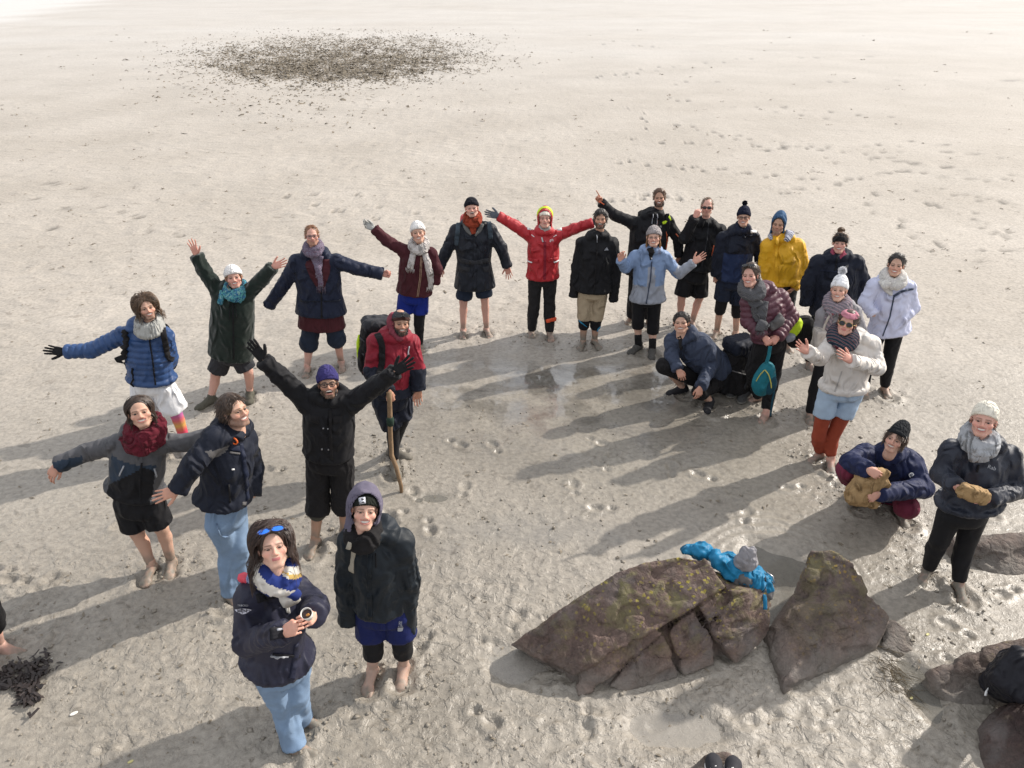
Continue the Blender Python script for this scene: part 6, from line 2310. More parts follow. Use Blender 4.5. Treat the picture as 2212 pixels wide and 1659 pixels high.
p.patch('coat', [(993, 573), (1016, 578), (1014, 587), (995, 584)], K_DGREY, 'pocket_flap', .012)
p.patch('coat', [(1042, 577), (1060, 572), (1062, 584), (1046, 588)], K_DGREY, 'pocket_flap', .012)
LIN = cloth('grey_lining', (.13, .13, .125), .9)
p.ribbon('coat', [(1000, 478), (1010, 498), (1018, 508)], [.05, .05, .02], LIN, 'lapel', t=.014)
p.ribbon('coat', [(1046, 478), (1036, 498), (1026, 510)], [.05, .05, .02], LIN, 'lapel', t=.014)
p.scarf(K_RUSTS, .036, 2, up=.06, drop=.035, rad=.075, fold=.010)
p.ribbon('coat', [(1020, 480), (1022, 494), (1023, 506)], [.09, .08, .05], K_RUSTS, 'scarf_end', t=.022, parent=None)
p.hat(cloth('black_knit', (.010, .011, .017), .95, .2, .2, 40), tall=.016, band=.045, low=.058, ribs=60)
bk, c, M, b = backpack(p, cloth('grey_blue_pack', (.05, .07, .09)), (.15, .09, .23), label='grey backpack with red top worn by the older shouting man', lidmat=K_RED, up=.06)
bk.location.x -= .03; SHX = .03
p.parts['jacket'] = p.parts['coat']
strap_from_px(p, bk, b, [(996, 470), (990, 488), (987, 512), (986, 530)], .055, cloth('grey_blue_pack', (.05, .07, .09))).location.x += .03
strap_from_px(p, bk, b, [(1049, 466), (1056, 480), (1059, 500), (1060, 515)], .055, cloth('grey_blue_pack', (.05, .07, .09))).location.x += .03

# ------------------------------------------------------------------ J: red sailing jacket, yellow hood
p = Person('person in red sailing jacket with yellow hood up, both arms stretched wide, barefoot',
           [(1148, 721), (1187, 728)], [(1153, 664), (1187, 664)], (1172, 603), [(1144, 506), (1205, 506)], [(1110, 486), (1241, 494)], [(1077, 467), (1280, 481)], (1177, 473),
           toe=(-4, 6), hand=('open', 'open'), tip=((1050, 461), (1300, 475)), thumb=((.1, -1), (0, -1)), glove=(cloth('grey_glove', (.09, .10, .12)), cloth('grey_glove', (.09, .10, .12))), skin='rosy', male=False, mouth='closed', look=(0, 6, 0), brow=BROWN)
p.trousers(cloth('faded_black_joggers', (.020, .019, .020), .9), (1.92, 1.92), (.086, .068, .052), 'joggers', pelv=(.155, .125), fold=.009)
p.jacket(K_RED, (1172, 608), w=1.24, d=.145, flare=.012, slv=(.070, .062, .052), hood=False, collar=.040, fold=.009)
p.zip(K_REDD, px=[(1177, 520), (1177, 560), (1176, 604)], w=.03)
p.patch('jacket', [(1140, 556), (1163, 560), (1163, 567), (1141, 563)], K_RED, 'pocket_flap', .014)
p.patch('jacket', [(1182, 558), (1205, 555), (1205, 562), (1182, 566)], K_RED, 'pocket_flap', .014)
p.ribbon('jacket', [(1141, 563), (1150, 567)], .012, K_WHPRINT, 'reflective_tab', t=.003, off=.014)
p.ribbon('jacket', [(1196, 566), (1205, 562)], .012, K_WHPRINT, 'reflective_tab', t=.003, off=.014)
p.patch('jacket', [(1139, 490), (1149, 490), (1149, 497), (1139, 496)], K_WHPRINT, 'reflective_patch', .004, 4)
p.patch('jacket', [(1203, 491), (1213, 490), (1214, 498), (1204, 498)], K_WHPRINT, 'reflective_patch', .004, 4)
p.ribbon('jacket', [(1148, 507), (1154, 512)], .008, K_WHPRINT, 'piping', t=.003)
p.ribbon('jacket', [(1195, 512), (1202, 508)], .008, K_WHPRINT, 'piping', t=.003)
p.text('jacket', 'gill', 1191, 519, 5.5, K_WHPRINT)
p.cape_hood(K_RED, 'hood', 1.0, lining=K_REDD)
F = Field(.0075)
F.ell((0, -.035, .055), (.112, .125, .118), k=.02); F.ell((0, .01, .02), (.098, .14, .125), k=.006, mode='s'); F.half((0, 0, .03), (0, .5, -1))
V, Q = F.mesh()
p.put('hood_peak', p.T(V), Q, [K_LIME])
p.hat(K_CREAMW, tall=-.006, band=.045, low=.05)
p.scarf(cloth('grey_neck_wool', (.34, .32, .30)), .022, 1, up=.07, rad=.056, drop=.02, name='neck_warmer')
p.ribbon('jacket', [(1170, 513), (1173, 523)], .018, cloth('grey_pull', (.45, .44, .45)), 'zip_pull', t=.006)
p.ribbon('joggers', [(1180, 694), (1190, 691), (1199, 688)], .045, plain('orange_band', (.72, .09, .03), .6), 'orange_stripe', t=.004)

# ------------------------------------------------------------------ K: man in black jacket, sleeves dangling
p = Person('laughing man in black jacket with long empty sleeves, beige shorts and knee pads, barefoot',
           [(1259, 746), (1284, 744)], [(1262, 690), (1287, 691)], (1280, 632), [(1253, 521), (1327, 521)], [(1246, 578), (1331, 582)], [(1239, 640), (1325, 650)], (1297, 475),
           toe=(-24, 24), hand=(None, None), skin='tan', mouth='open', look=(0, 0, 0), brow=BLACKH, beard=(.025, .018, .014), beard_a=.85, mud=.95)
p.trousers(K_BEIGE, (.98, .98), (.100, .092, .1), 'shorts', pelv=(.165, .13), fold=.006)
for i in (0, 1):
    p.legtube(i, .82, 1.28, .080, .066, K_LEGG, 'knee_pad')
    p.parts['kp%d' % i] = p.parts['knee_pad']
CYN = plain('cyan_piping', (.02, .22, .38), .6)
p.ribbon('kp0', [(1250, 689), (1260, 700), (1268, 706)], .008, CYN, 'piping', t=.004)
p.ribbon('kp1', [(1279, 720), (1290, 712), (1297, 705)], .008, CYN, 'piping', t=.004)
p.jacket(K_BLACK, (1281, 637), w=1.10, d=.15, flare=.025, slv=(.074, .064, .055), hood=.9, fold=.008)
p.ribbon('jacket', [(1289, 508), (1290, 524)], .008, K_GREYPRINT, 'zip', t=.004)
p.ribbon('jacket', [(1290, 524), (1287, 580), (1283, 634)], .012, K_BLACK2, 'zip', t=.003, seg=8)
p.decal('jacket', np.array([(-.5, 0), (-.36, .22), (-.2, 0), (-.1, 0), (-.3, .34), (-.12, .5), (.12, 0), (.22, 0), (-.05, .62), (.1, .75), (.5, 0)]), [[0, 1, 2], [3, 4, 5, 6], [7, 8, 9, 10]], 1309, 541, 9, K_GREYPRINT)
p.hair(BLACKH, 'short', .05, 480, 18, wind=(0, .25, -.05), hairline=.074, volume=.004)
p.beard((.02, .014, .011), 180, .016)

# ------------------------------------------------------------------ L: man pointing, behind
p = Person('long-haired bearded man in black jacket at the back, pointing up to the left',
           [(1362, 695), (1402, 700)], [(1368, 648), (1400, 648)], (1390, 580), [(1362, 477), (1448, 474)], [(1327, 464), (1464, 514)], [(1298, 437), (1467, 553)], (1424, 429),
           toe=(-40, 10), hand=('point', 'relax'), tip=((1282, 413), (1467, 572)), thumb=((1, 0), (-1, 0)), skin='tan', mouth='smile', look=(0, 0, 3), brow=DARKB, beard=(.05, .028, .018), beard_a=.9)
p.trousers(K_BLACK2, (1.85, 1.85), (.092, .072, .058), pelv=(.16, .13))
p.jacket(K_BLACK, (1391, 600), w=1.08, d=.15, flare=.02, slv=(.074, .064, .054), hood=1.0, collar=.038, fold=.008)
p.zip(K_DGREY, px=[(1416, 460), (1412, 500), (1405, 560)])
p.ribbon('jacket', [(1411, 462), (1408, 484)], .008, K_GREYPRINT, 'drawstring', t=.006)
p.ribbon('jacket', [(1420, 462), (1419, 486)], .008, K_GREYPRINT, 'drawstring', t=.006)
ORG = plain('orange_zip', (.55, .10, .03), .6)
p.ribbon('jacket', [(1420, 476), (1419, 486)], .010, ORG, 'pocket_zip', t=.004)
p.ribbon('jacket', [(1439, 500), (1441, 520), (1438, 538)], .010, ORG, 'pocket_zip', t=.004)
p.ribbon('jacket', [(1460, 505), (1468, 515)], .010, ORG, 'pocket_zip', t=.004)
p.ribbon('jacket', [(1297, 437), (1305, 442)], .012, ORG, 'cuff_tab', t=.004)
p.text('jacket', 'a.', 1427, 489, 5.0, K_WHPRINT)
p.hair((.085, .045, .024), 'short', .05, 420, 21, wind=(0, -.6, .1), hairline=.088, volume=.004)
F = Field(.008); F.ell((0, -.125, .06), (.028, .026, .03), k=.01); V, Q = F.mesh(); V = puff(V, Q, .004, 40, 1)
p.put('hair_bun', p.T(V), Q, [cloth('brown_hair_bun', (.07, .04, .02), .6)])
p.beard((.05, .028, .018), 260, .026)
bk, c, M, b = backpack(p, K_BLACK2, (.14, .08, .22), label='black daypack with lime strap clip worn by the pointing man', up=.02)
strap_from_px(p, bk, b, [(1441, 462), (1443, 480), (1442, 510)], .05, K_BLACK2)
strap_from_px(p, bk, b, [(1431, 482), (1442, 478)], .035, K_LIME, name='chest_clip', t=.018)
strap_from_px(p, bk, b, [(1443, 466), (1447, 476)], .025, K_LIME, name='strap_trim', t=.018)

# ------------------------------------------------------------------ M: woman in light blue jacket
def pan_m(C, mi, s, up, X, Fw):
    out = np.zeros(len(C), np.int32)
    h = (s.N - C) @ up
    out[(h > .36)] = 1
    for i in (0, 1):
        d = np.linalg.norm(np.cross(C - s.el[i], unit(s.wr[i] - s.el[i])), axis=1)
        q = (C - s.el[i]) @ unit(s.wr[i] - s.el[i])
        out[(d < .09) & (q > -.02)] = 1
        out[(np.abs((C - s.N) @ X) > s.W * 1.05) & (h < .36) & ~((d < .09) & (q > -.02))] = 0
    out[(np.abs((C - s.N) @ X) < .045) & (h > .12) & ((C - s.N) @ Fw > 0)] = 1
    return out


p = Person('woman in two-tone light blue jacket and grey beanie with both hands held out',
           [(1378, 757), (1408, 764)], [(1378, 691), (1411, 704)], (1397, 646), [(1369, 549), (1440, 550)], [(1351, 579, -.05), (1466, 592, -.05)], [(1340, 562, -.16), (1498, 567, -.1)], (1412, 514),
           toe=(-45, -10), foot=('shoe', 'shoe'), hand=('relax', 'open'), tip=((1342, 531, -.2), (1519, 553, -.1)), thumb=((1, -.2), (-.3, -1)), palm=(1, 1), skin='pale', male=False, mouth='smile', look=(0, 0, 2), brow=(.20, .11, .06), mud=.15,
           shoe_mat=[plain('muddy_dark_shoe', (.07, .066, .06), .85, 0, .6, 40), plain('muddy_sole', (.22, .2, .165), .9)])
p.trousers(K_LEGG, (1.30, 1.30), (.088, .070, .066), 'leggings', pelv=(.155, .125), fold=.002)
for i in (0, 1):
    p.legtube(i, 1.62, 2.02, .046, .044, K_BLACK2, 'sock')
p.jacket(K_LBLUE, (1398, 658), w=1.06, d=.14, flare=.03, slv=(.066, .058, .048), mats=[K_LBLUE, K_LGREY], topcol=pan_m, hood=.8, fold=.009, hoodmat=1)
p.zip(K_SLATE, px=[(1408, 565), (1404, 610), (1396, 656)])
p.ribbon('jacket', [(1404, 536), (1407, 548), (1405, 562)], [.075, .06, .01], K_BLACK2, 'neck_opening', t=.004)
p.patch('jacket', [(1405, 555), (1409, 555), (1409, 560), (1405, 560)], K_WHPRINT, 'pendant', .008, 3)
p.hair((.21, .105, .045), 'long', .22, 260, 24, wind=(0, .12, 0), curl=.003, below=.055)
p.hat(K_TAUPE, tall=.022, band=.05, low=.055, ribs=46, rib=.002)
p.glasses(plain('thin_rose_frame', (.25, .13, .10), .4, .5), r=.022, thick=.0011)

# ------------------------------------------------------------------ N: man with sunglasses
p = Person('man in black jacket and black shorts touching his dark sunglasses, short cropped hair',
           [(1468, 702), (1494, 706)], [(1473, 641), (1511, 643)], (1499, 597), [(1490, 496), (1560, 493)], [(1478, 515, -.12), (1556, 545)], [(1501, 470, -.22), (1548, 582)], (1527, 449),
           toe=(-10, 10), hand=('grip', None), tip=((1512, 446, -.2), None), thumb=((.6, .6), None), palm=(-1, 1), skin='rosy', mouth='closed', look=(0, 0, 0), brow=GINGER, beard=(.22, .12, .07), beard_a=.35)
p.trousers(K_BLACK, (.90, .90), (.108, .105, .1), 'shorts', pelv=(.175, .14), flarem=.008)
p.jacket(K_BLACK, (1500, 588), w=1.08, d=.15, flare=.02, slv=(.076, .066, .054), hood=1.0, collar=.036, fold=.008)
p.zip(K_DGREY, px=[(1531, 480), (1527, 520), (1516, 575)])
p.ribbon('jacket', [(1542, 530), (1537, 552)], .014, ORG, 'pocket_zip', t=.004)
p.ribbon('jacket', [(1522, 478), (1516, 498)], .005, K_BLACK2, 'drawstring', t=.006)
p.hair((.12, .07, .04), 'short', .012, 260, 27, hairline=.100, volume=-.004, wind=(0, 0, .2))
p.glasses(K_BLKPL, K_SUNL, r=.025, name='sunglasses', thick=.003, ry=.62)

# ------------------------------------------------------------------ O: navy jacket, bobble hat and glasses
def pan_o(C, mi, s, up, X, Fw):
    h = (s.N - C) @ up
    return ((h > .20) & (np.abs((C - s.N) @ X) < s.W * .98)).astype(np.int32)


p = Person('person in navy anorak and shorts, navy bobble hat and black-framed glasses, barefoot',
           [(1547, 724), (1588, 728)], [(1559, 652), (1593, 661)], (1581, 609), [(1558, 510), (1632, 508)], [(1550, 556), (1641, 545)], [(1546, 594), (1641, 580)], (1606, 471),
           toe=(-30, 10), hand=('relax', None), tip=((1548, 613), None), thumb=((1, .1), None), palm=(-1, 1), skin='fair', male=False, mouth='smile', look=(0, 0, 3), brow=BROWN, mud=.7)
p.trousers(cloth('navy_shorts', (.016, .022, .042), .8), (.88, .88), (.108, .102, .1), 'shorts', pelv=(.175, .14), flarem=.006)
for i in (0, 1):
    p.legtube(i, .6, 1.08, .078, .070, K_LEGG, 'under_shorts')
p.jacket(K_NAVY2, (1582, 611), w=1.08, d=.15, flare=.015, slv=(.074, .066, .056), mats=[K_NAVY2, cloth('blue_navy_panel', (.014, .026, .072), .6)], topcol=pan_o, hood=1.0, collar=.038, fold=.009)
p.ribbon('jacket', [(1606, 507), (1624, 509), (1640, 508)], .025, K_NAVY2, 'storm_flap', t=.008)
p.patch('jacket', [(1621, 498), (1633, 497), (1634, 503), (1622, 504)], K_WHPRINT, 'cloth_label', .010, 4)
p.hat(cloth('navy_knit', (.010, .013, .030), .95, .2, .2, 40), tall=.030, band=.045, low=.052, bobble=cloth('navy_wool', (.010, .013, .028), .95), bob_r=.036, ribs=40, rib=.002)
p.glasses(K_BLKPL, r=.023, thick=.0024)
p.scarf(cloth('navy_neck', (.014, .018, .035)), .028, 1, name='neck_warmer', up=.05, rad=.075)

# ------------------------------------------------------------------ P: man in yellow jacket
p = Person('man in yellow raincoat with striped hood lining and blue hood over his head',
           [(1660, 752), (1698, 752)], [(1664, 690), (1696, 690)], (1690, 612), [(1655, 526), (1728, 526)], [(1652, 570), (1737, 574)], [(1662, 612, -.05), (1714, 622, -.12)], (1680, 487),
           toe=(-8, 8), hand=('relax', 'relax'), tip=((1668, 630, -.08), (1703, 634, -.15)), skin='tan', mouth='closed', look=(-4, -4, -2), brow=BROWN, beard=(.10, .07, .05), beard_a=.4)
p.trousers(K_DGREY, (1.1, 1.1), (.095, .085, .08), 'shorts', pelv=(.165, .13))
p.jacket(K_YELLOW, (1692, 618), w=1.12, d=.155, flare=.02, slv=(.078, .070, .058), hood=1.1, collar=.04, fold=.010)
p.ribbon('jacket', [(1678, 513), (1677, 560), (1680, 612)], .03, K_YELLOW, 'placket', t=.006, seg=8)
p.ribbon('jacket', [(1659, 503), (1665, 511), (1667, 518)], [.055, .05, .03], S_BRETON, 'hood_lining', t=.020)
p.ribbon('jacket', [(1707, 496), (1703, 510), (1697, 520)], [.10, .09, .05], S_BRETON, 'hood_lining', t=.020)
p.cape_hood(K_BLUEH, 'hood', .92)
p.hair(BROWN, 'short', .02, 60, 3, hairline=.08)

# ------------------------------------------------------------------ Q: crouching man in slate jacket
p = Person('dark-haired man crouching in a slate blue anorak, one hand on his knee',
           [(1474, 846), (1533, 876)], [(1434, 790, -.12), (1512, 846, -.20)], (1548, 822, .18), [(1447, 732), (1526, 735)], [(1451, 772, -.10), (1537, 790, -.05)], [(1465, 798, -.22), (1513, 836, -.32)], (1470, 699, -.12),
           toe=(-70, -25), foot=('slip', 'slip'), hand=('relax', 'relax'), tip=((1474, 818, -.26), (1508, 862, -.36)), thumb=((1, .1), (-.6, .5)), palm=(-1, -1), skin='fair', mouth='smile', look=(-6, 0, 6), brow=BLACKH, mud=.1, legw=.95,
           shoe_mat=[plain('black_slip_on', (.012, .012, .015), .85, 0, .4, 40), plain('black_sole', (.02, .02, .02), .9)], shoe_name='slip_on_shoe')
p.trousers(K_BLACK2, (1.12, 1.25), (.094, .082, .075), pelv=(.165, .14), fold=.007)
p.jacket(K_SLATE, (1547, 815, .15), w=1.08, d=.155, flare=.02, slv=(.080, .070, .058), hood=1.25, collar=.036, fold=.010)
p.ribbon('jacket', [(1468, 722), (1470, 738), (1474, 752)], [.05, .035, .012], K_BLACK2, 'neck_opening', t=.003)
p.ribbon('jacket', [(1460, 775), (1490, 778), (1512, 776)], .012, cloth('slate_seam', (.03, .04, .07)), 'pocket_seam', t=.004)
p.hair(BLACKH, 'short', .030, 460, 31, wind=(-.2, .15, 0), hairline=.082, volume=.004)

# ------------------------------------------------------------------ R: woman in plum puffer
p = Person('woman in plum quilted jacket and grey tartan scarf leaning forward, holding a teal bag',
           [(1637, 864), (1652, 903)], [(1625, 798), (1672, 806)], (1662, 742), [(1612, 644, -.06), (1690, 632, .04)], [(1615, 694, -.10), (1710, 684)], [(1650, 728, -.26), (1681, 727, -.22)], (1616, 597, -.14),
           toe=(-75, -40), hand=('grip', 'grip'), tip=((1668, 748, -.3), (1660, 748, -.28)), thumb=((0, -1), (0, -1)), palm=(-1, -1), skin='rosy', male=False, mouth='smile', look=(-14, -2, 10), brow=DARKB, mud=.6)
p.trousers(K_BLACK2, (1.95, 1.85), (.094, .070, .052), pelv=(.165, .135))
p.jacket(K_PLUM, (1660, 732), w=1.08, d=.15, flare=.0, slv=(.074, .066, .054), quilt=.056, fold=.003, hood=1.1, collar=.034, vox=.0115)
p.scarf(S_GREY, .042, 2, up=.06, drop=.035, rad=.086, fold=.011, fscale=18)
p.ribbon('jacket', [(1626, 640), (1634, 668), (1642, 692), (1646, 712)], [.12, .12, .12, .10], S_GREY, 'scarf_end', t=.028, parent=None)
p.ribbon('jacket', [(1650, 650), (1646, 672), (1642, 696), (1640, 716)], [.09, .10, .10, .08], S_GREY, 'scarf_end', t=.034, parent=None)
p.fringe('jacket', (1634, 716), (1650, 718), (-1, 8), S_GREY, 10)
p.ribbon('jacket', [(1688, 680), (1676, 698), (1662, 708)], [.08, .11, .08], K_MGREY, 'folded_jacket', t=.04, parent=None)
p.hair(BROWN, 'short', .05, 420, 34, wind=(.1, -.5, .1), hairline=.088, volume=.006)
p.glasses(K_BLKPL, K_SUNL, r=.024, name='sunglasses', up=58, thick=.0018)
RP = p

# ------------------------------------------------------------------ S: woman in navy coat, black headband
p = Person('woman in big navy anorak with black headband and brown hair tied up, back right',
           [(1747, 788), (1790, 795)], [(1757, 728), (1797, 732)], (1795, 656), [(1762, 562), (1856, 562)], [(1746, 610), (1863, 604)], [(1741, 652), (1858, 645)], (1814, 527),
           toe=(-10, 10), hand=(None, None), skin='rosy', male=False, mouth='smile', look=(0, 0, 2), brow=(.14, .08, .05))
p.trousers(K_BLACK2, (1.92, 1.92), (.092, .070, .056), pelv=(.16, .13))
p.jacket(K_NAVY2, (1797, 686), w=1.12, d=.16, flare=.02, slv=(.082, .076, .062), hood=1.2, collar=.040, fold=.010, droop=(.03, .0))
p.ribbon('jacket', [(1772, 584), (1800, 587), (1830, 588)], .010, K_NAVY, 'yoke_seam', t=.004)
p.zip(K_BLACK, px=[(1808, 556), (1805, 580), (1803, 586)])
p.scarf(cloth('pink_print_neck', (.30, .06, .10)), .022, 1, name='neck_scarf', up=.055, rad=.068)
p.hair((.10, .055, .03), 'short', .05, 300, 37, wind=(0, -.4, .3), hairline=.08, volume=.008)
F = Field(.008); F.ell((.01, -.055, .155), (.045, .045, .036), k=.01); V, Q = F.mesh(); V = puff(V, Q, .007, 40, 1)
p.put('hair_bun', p.T(V), Q, [cloth('brown_hair_bun2', (.085, .05, .028), .6)])
p.hat(K_BLACK2, tall=.004, band=.062, low=.030, name='headband', ribs=1, rib=0)

# ------------------------------------------------------------------ T: woman in grey coat, white bobble hat
p = Person('woman in grey coat, striped scarf and bright white bobble hat behind the ivory jacket',
           [(1749, 900), (1790, 905)], [(1768, 822), (1800, 826)], (1806, 752), [(1776, 676), (1850, 668)], [(1771, 716), (1858, 716)], [(1769, 752), (1848, 760)], (1810, 628),
           toe=(-20, 10), hand=(None, None), skin='pale', male=False, mouth='smile', look=(-6, 0, 4), brow=(.2, .12, .07), mud=.8)
p.trousers(K_LEGG, (1.95, 1.95), (.088, .068, .05), 'leggings', pelv=(.16, .13))
p.jacket(K_GCOAT, (1806, 775), w=1.05, d=.145, flare=.03, slv=(.072, .062, .052), name='coat', hood=1.1, fold=.008)
p.zip(K_MGREY, part='coat')
p.scarf(S_STRIPE, .042, 2, up=.06, drop=.03, rad=.09, fold=.009)
p.ribbon('coat', [(1795, 668), (1789, 690), (1786, 712)], [.08, .08, .07], S_STRIPE, 'scarf_end', t=.024, parent=None)
p.fringe('coat', (1780, 710), (1793, 712), (-1, 12), S_STRIPE, 9)
p.hair((.22, .11, .05), 'long', .08, 90, 40, cap=False, below=.03, curl=.008)
p.hat(cloth('bright_white_knit', (.82, .82, .84), .95, .05, .25, 40), tall=.035, band=.05, low=.050, bobble=cloth('white_wool', (.82, .82, .84), .95, .05), bob_r=.048, ribs=36, rib=.002)

# ------------------------------------------------------------------ V: woman in pale lavender jacket
p = Person('woman in pale lavender jacket and white scarf with hands in pockets, far right',
           [(1866, 848), (1909, 846)], [(1872, 785), (1918, 788)], (1916, 712), [(1884, 611), (1969, 616)], [(1868, 652, -.03), (1972, 666)], [(1886, 680, -.12), (1946, 692, -.12)], (1935, 575),
           toe=(-16, -4), hand=(None, None), skin='fair', male=False, mouth='smile', look=(0, 0, 0), brow=BLACKH, mud=.5)
p.trousers(K_LEGG, (1.9, 1.9), (.088, .068, .048), 'leggings', pelv=(.16, .13), fold=.002)
p.jacket(K_LAV, (1916, 730), w=1.06, d=.145, flare=.025, slv=(.072, .064, .054), hood=1.1, collar=.034, fold=.009)
p.zip(K_SLATE, px=[(1931, 640), (1922, 685), (1907, 726)])
p.ribbon('jacket', [(1930, 640), (1950, 628), (1972, 624)], .022, K_SLATE, 'hood_trim', t=.012)
p.scarf(S_PALE, .042, 2, up=.06, drop=.035, rad=.088, fold=.011, fscale=18)
p.ribbon('jacket', [(1908, 605), (1918, 625), (1926, 638)], [.10, .08, .02], S_PALE, 'scarf_end', t=.02, parent=None)
p.hair(BLACKH, 'short', .05, 420, 43, wind=(-.1, -.7, .25), hairline=.088, volume=.004)
F = Field(.008); F.ell((.0, -.12, .075), (.04, .035, .04), k=.01); V, Q = F.mesh(); V = puff(V, Q, .006, 40, 1)
p.put('hair_bun', p.T(V), Q, [cloth('black_hair_bun', (.012, .009, .008), .6)])

# ------------------------------------------------------------------ U: woman in ivory jacket
p = Person('woman in ivory jacket, pink headband, round sunglasses, denim shorts and rust leggings',
           [(1770, 990), (1792, 1004)], [(1768, 944), (1797, 946)], (1818, 843), [(1794, 738), (1888, 738)], [(1771, 772, -.16), (1894, 794, -.12)], [(1744, 760, -.34), (1838, 780, -.40)], (1827, 700, -.12),
           toe=(-62, -14), hand=('open', 'open'), tip=((1727, 748, -.36), (1812, 761, -.42)), thumb=((.3, -1), (0, -1)), palm=(1, -1), skin='rosy', male=False, mouth='closed', look=(-6, 0, -6), brow=BROWN, vox=.0046, mud=.85, lips=(.45, .15, .14), hipw=.112)
p.trousers(K_RUST, (1.78, 1.78), (.086, .060, .044), 'leggings', pelv=(.165, .135), fold=.002)
p.trousers(K_DENIMP, (.50, .50), (.096, .094, .1), 'shorts', pelv=(.18, .14), flarem=.006, fold=.006)
p.jacket(K_IVORY, (1818, 852), w=1.10, d=.155, flare=.03, slv=(.076, .068, .052), hood=1.2, collar=.034, fold=.010)
p.zip(cloth('ivory_seam', (.42, .40, .38)), px=[(1818, 802), (1812, 822), (1803, 846)])
p.scarf(S_PLAID, .044, 2, up=.06, drop=.035, rad=.088, fold=.010, fscale=18)
p.ribbon('jacket', [(1832, 735), (1829, 752), (1826, 762)], [.12, .10, .04], S_PLAID, 'scarf_end', t=.024, parent=None)
p.hair(BROWN, 'short', .05, 420, 46, wind=(-.2, -.5, .1), hairline=.086, volume=.006)
F = Field(.0075)
F.ell((0, -.014, .045), (.095, .116, .105), k=.02)
F.half((0, .09, .105), (0, .30, 1)); F.half((0, .09, .058), (0, -.30, -1))
V, Q = F.mesh(); V = V + vnormals(V, Q) * (.002 * nz(V, 40, 2))[:, None]
p.put('headband', p.T(V), Q, [K_PINK])
p.glasses(plain('gold_frame', (.4, .3, .12), .3, .8), K_SUNL, r=.026, name='sunglasses', thick=.0018, ry=1.0)

# ------------------------------------------------------------------ W: crouching man with paper bag
p = Person('man crouching low in navy jacket, black beanie and plum trousers with a paper bag',
           [(1850, 1086), (1942, 1116)], [(1832, 1015, -.22), (1960, 1096, -.30)], (1925, 1075, .20), [(1862, 975, -.05), (1978, 1000, -.05)], [(1838, 1000, -.22), (1994, 1054, -.22)], [(1874, 1014, -.42), (1898, 1066, -.46)], (1930, 951, -.22),
           toe=(-62, 0), hand=('grip', 'grip'), tip=((1892, 1024, -.46), (1884, 1074, -.48)), thumb=((.3, -1), (0, -1)), palm=(-1, -1), skin='pale', mouth='smile', look=(-10, -4, -6), brow=BROWN, vox=.0046, mud=1.0)
p.trousers(cloth('plum_trousers', (.14, .022, .045), .85), (1.25, 1.25), (.098, .090, .085), pelv=(.165, .14), fold=.006)
p.jacket(K_NAVY, (1926, 1068, .16), w=1.06, d=.165, flare=.03, slv=(.090, .080, .062), hood=.7, collar=.034, fold=.011, mats=[cloth('bright_navy_fabric', (.013, .019, .062), .65)])
el = np.array([(math.cos(a) * .5, math.sin(a) * .42) for a in np.linspace(0, 2 * math.pi, 17)[:-1]])
p.decal('jacket', np.vstack([el, el * .62]), [[i, (i + 1) % 16, 16 + (i + 1) % 16, 16 + i] for i in range(16)], 1968, 1025, 12, K_WHPRINT, name='emblem')
p.decal('jacket', np.array([(-.22, -.12), (.22, -.12), (.22, .02), (0, .16), (-.22, .02)]), [[0, 1, 2, 3, 4]], 1968, 1025, 12, K_GREYPRINT, name='emblem')
p.hair((.055, .032, .02), 'short', .075, 420, 49, wind=(.1, .75, -.5), hairline=.060, volume=.006, below=.075)
p.hat(cloth('charcoal_knit', (.016, .018, .021), .95, .2, .25, 40), tall=.012, band=.03, low=.066, back=-.05, slouch=.02, ribs=40)
WP = p

# ------------------------------------------------------------------ X: woman in navy anorak, cream beanie
p = Person('smiling woman in dark navy anorak, cream beanie and grey scarf holding a paper packet',
           [(2000, 1243), (2068, 1273)], [(2030, 1167), (2082, 1188)], (2080, 1108), [(2050, 966), (2190, 980)], [(2034, 1024, -.03), (2198, 1056, -.03)], [(2066, 1052, -.24), (2136, 1078, -.26)], (2124, 912),
           toe=(-42, -8), hand=('grip', 'grip'), tip=((2090, 1066, -.28), (2100, 1078, -.28)), thumb=((.3, -1), (-.3, -1)), palm=(-1, -1), skin='rosy', male=False, mouth='smile', look=(0, 0, 3), brow=BROWN, vox=.0046, mud=.9)
p.trousers(K_LEGG, (1.86, 1.86), (.090, .066, .046), 'leggings', pelv=(.165, .135), fold=.002)
p.jacket(K_NAVY2, (2082, 1118), w=.92, d=.15, flare=.035, slv=(.076, .068, .056), hood=1.15, collar=.034, fold=.010, mats=[cloth('ink_navy_fabric', (.014, .018, .032), .55, .3, .45, spec=.45)])
p.zip(K_BLACK, px=[(2114, 1004), (2110, 1020)])
p.text('jacket', 'Rab', 2141, 1010, 8.5, K_GREYPRINT, -18)
p.scarf(cloth('pale_grey_wool', (.36, .37, .39), .95, .12, .5, 22), .040, 2, up=.06, drop=.035, rad=.082, fold=.012, fscale=18)
p.ribbon('jacket', [(2112, 962), (2114, 978), (2113, 990)], [.15, .12, .04], cloth('pale_grey_wool', (.36, .37, .39)), 'scarf_end', t=.03, parent=None)
p.hair((.09, .05, .03), 'short', .03, 60, 52, cap=False, below=.02)
p.hat(K_CREAMW, tall=.022, band=.0, low=.058, ribs=50, rib=.001)
XP = p

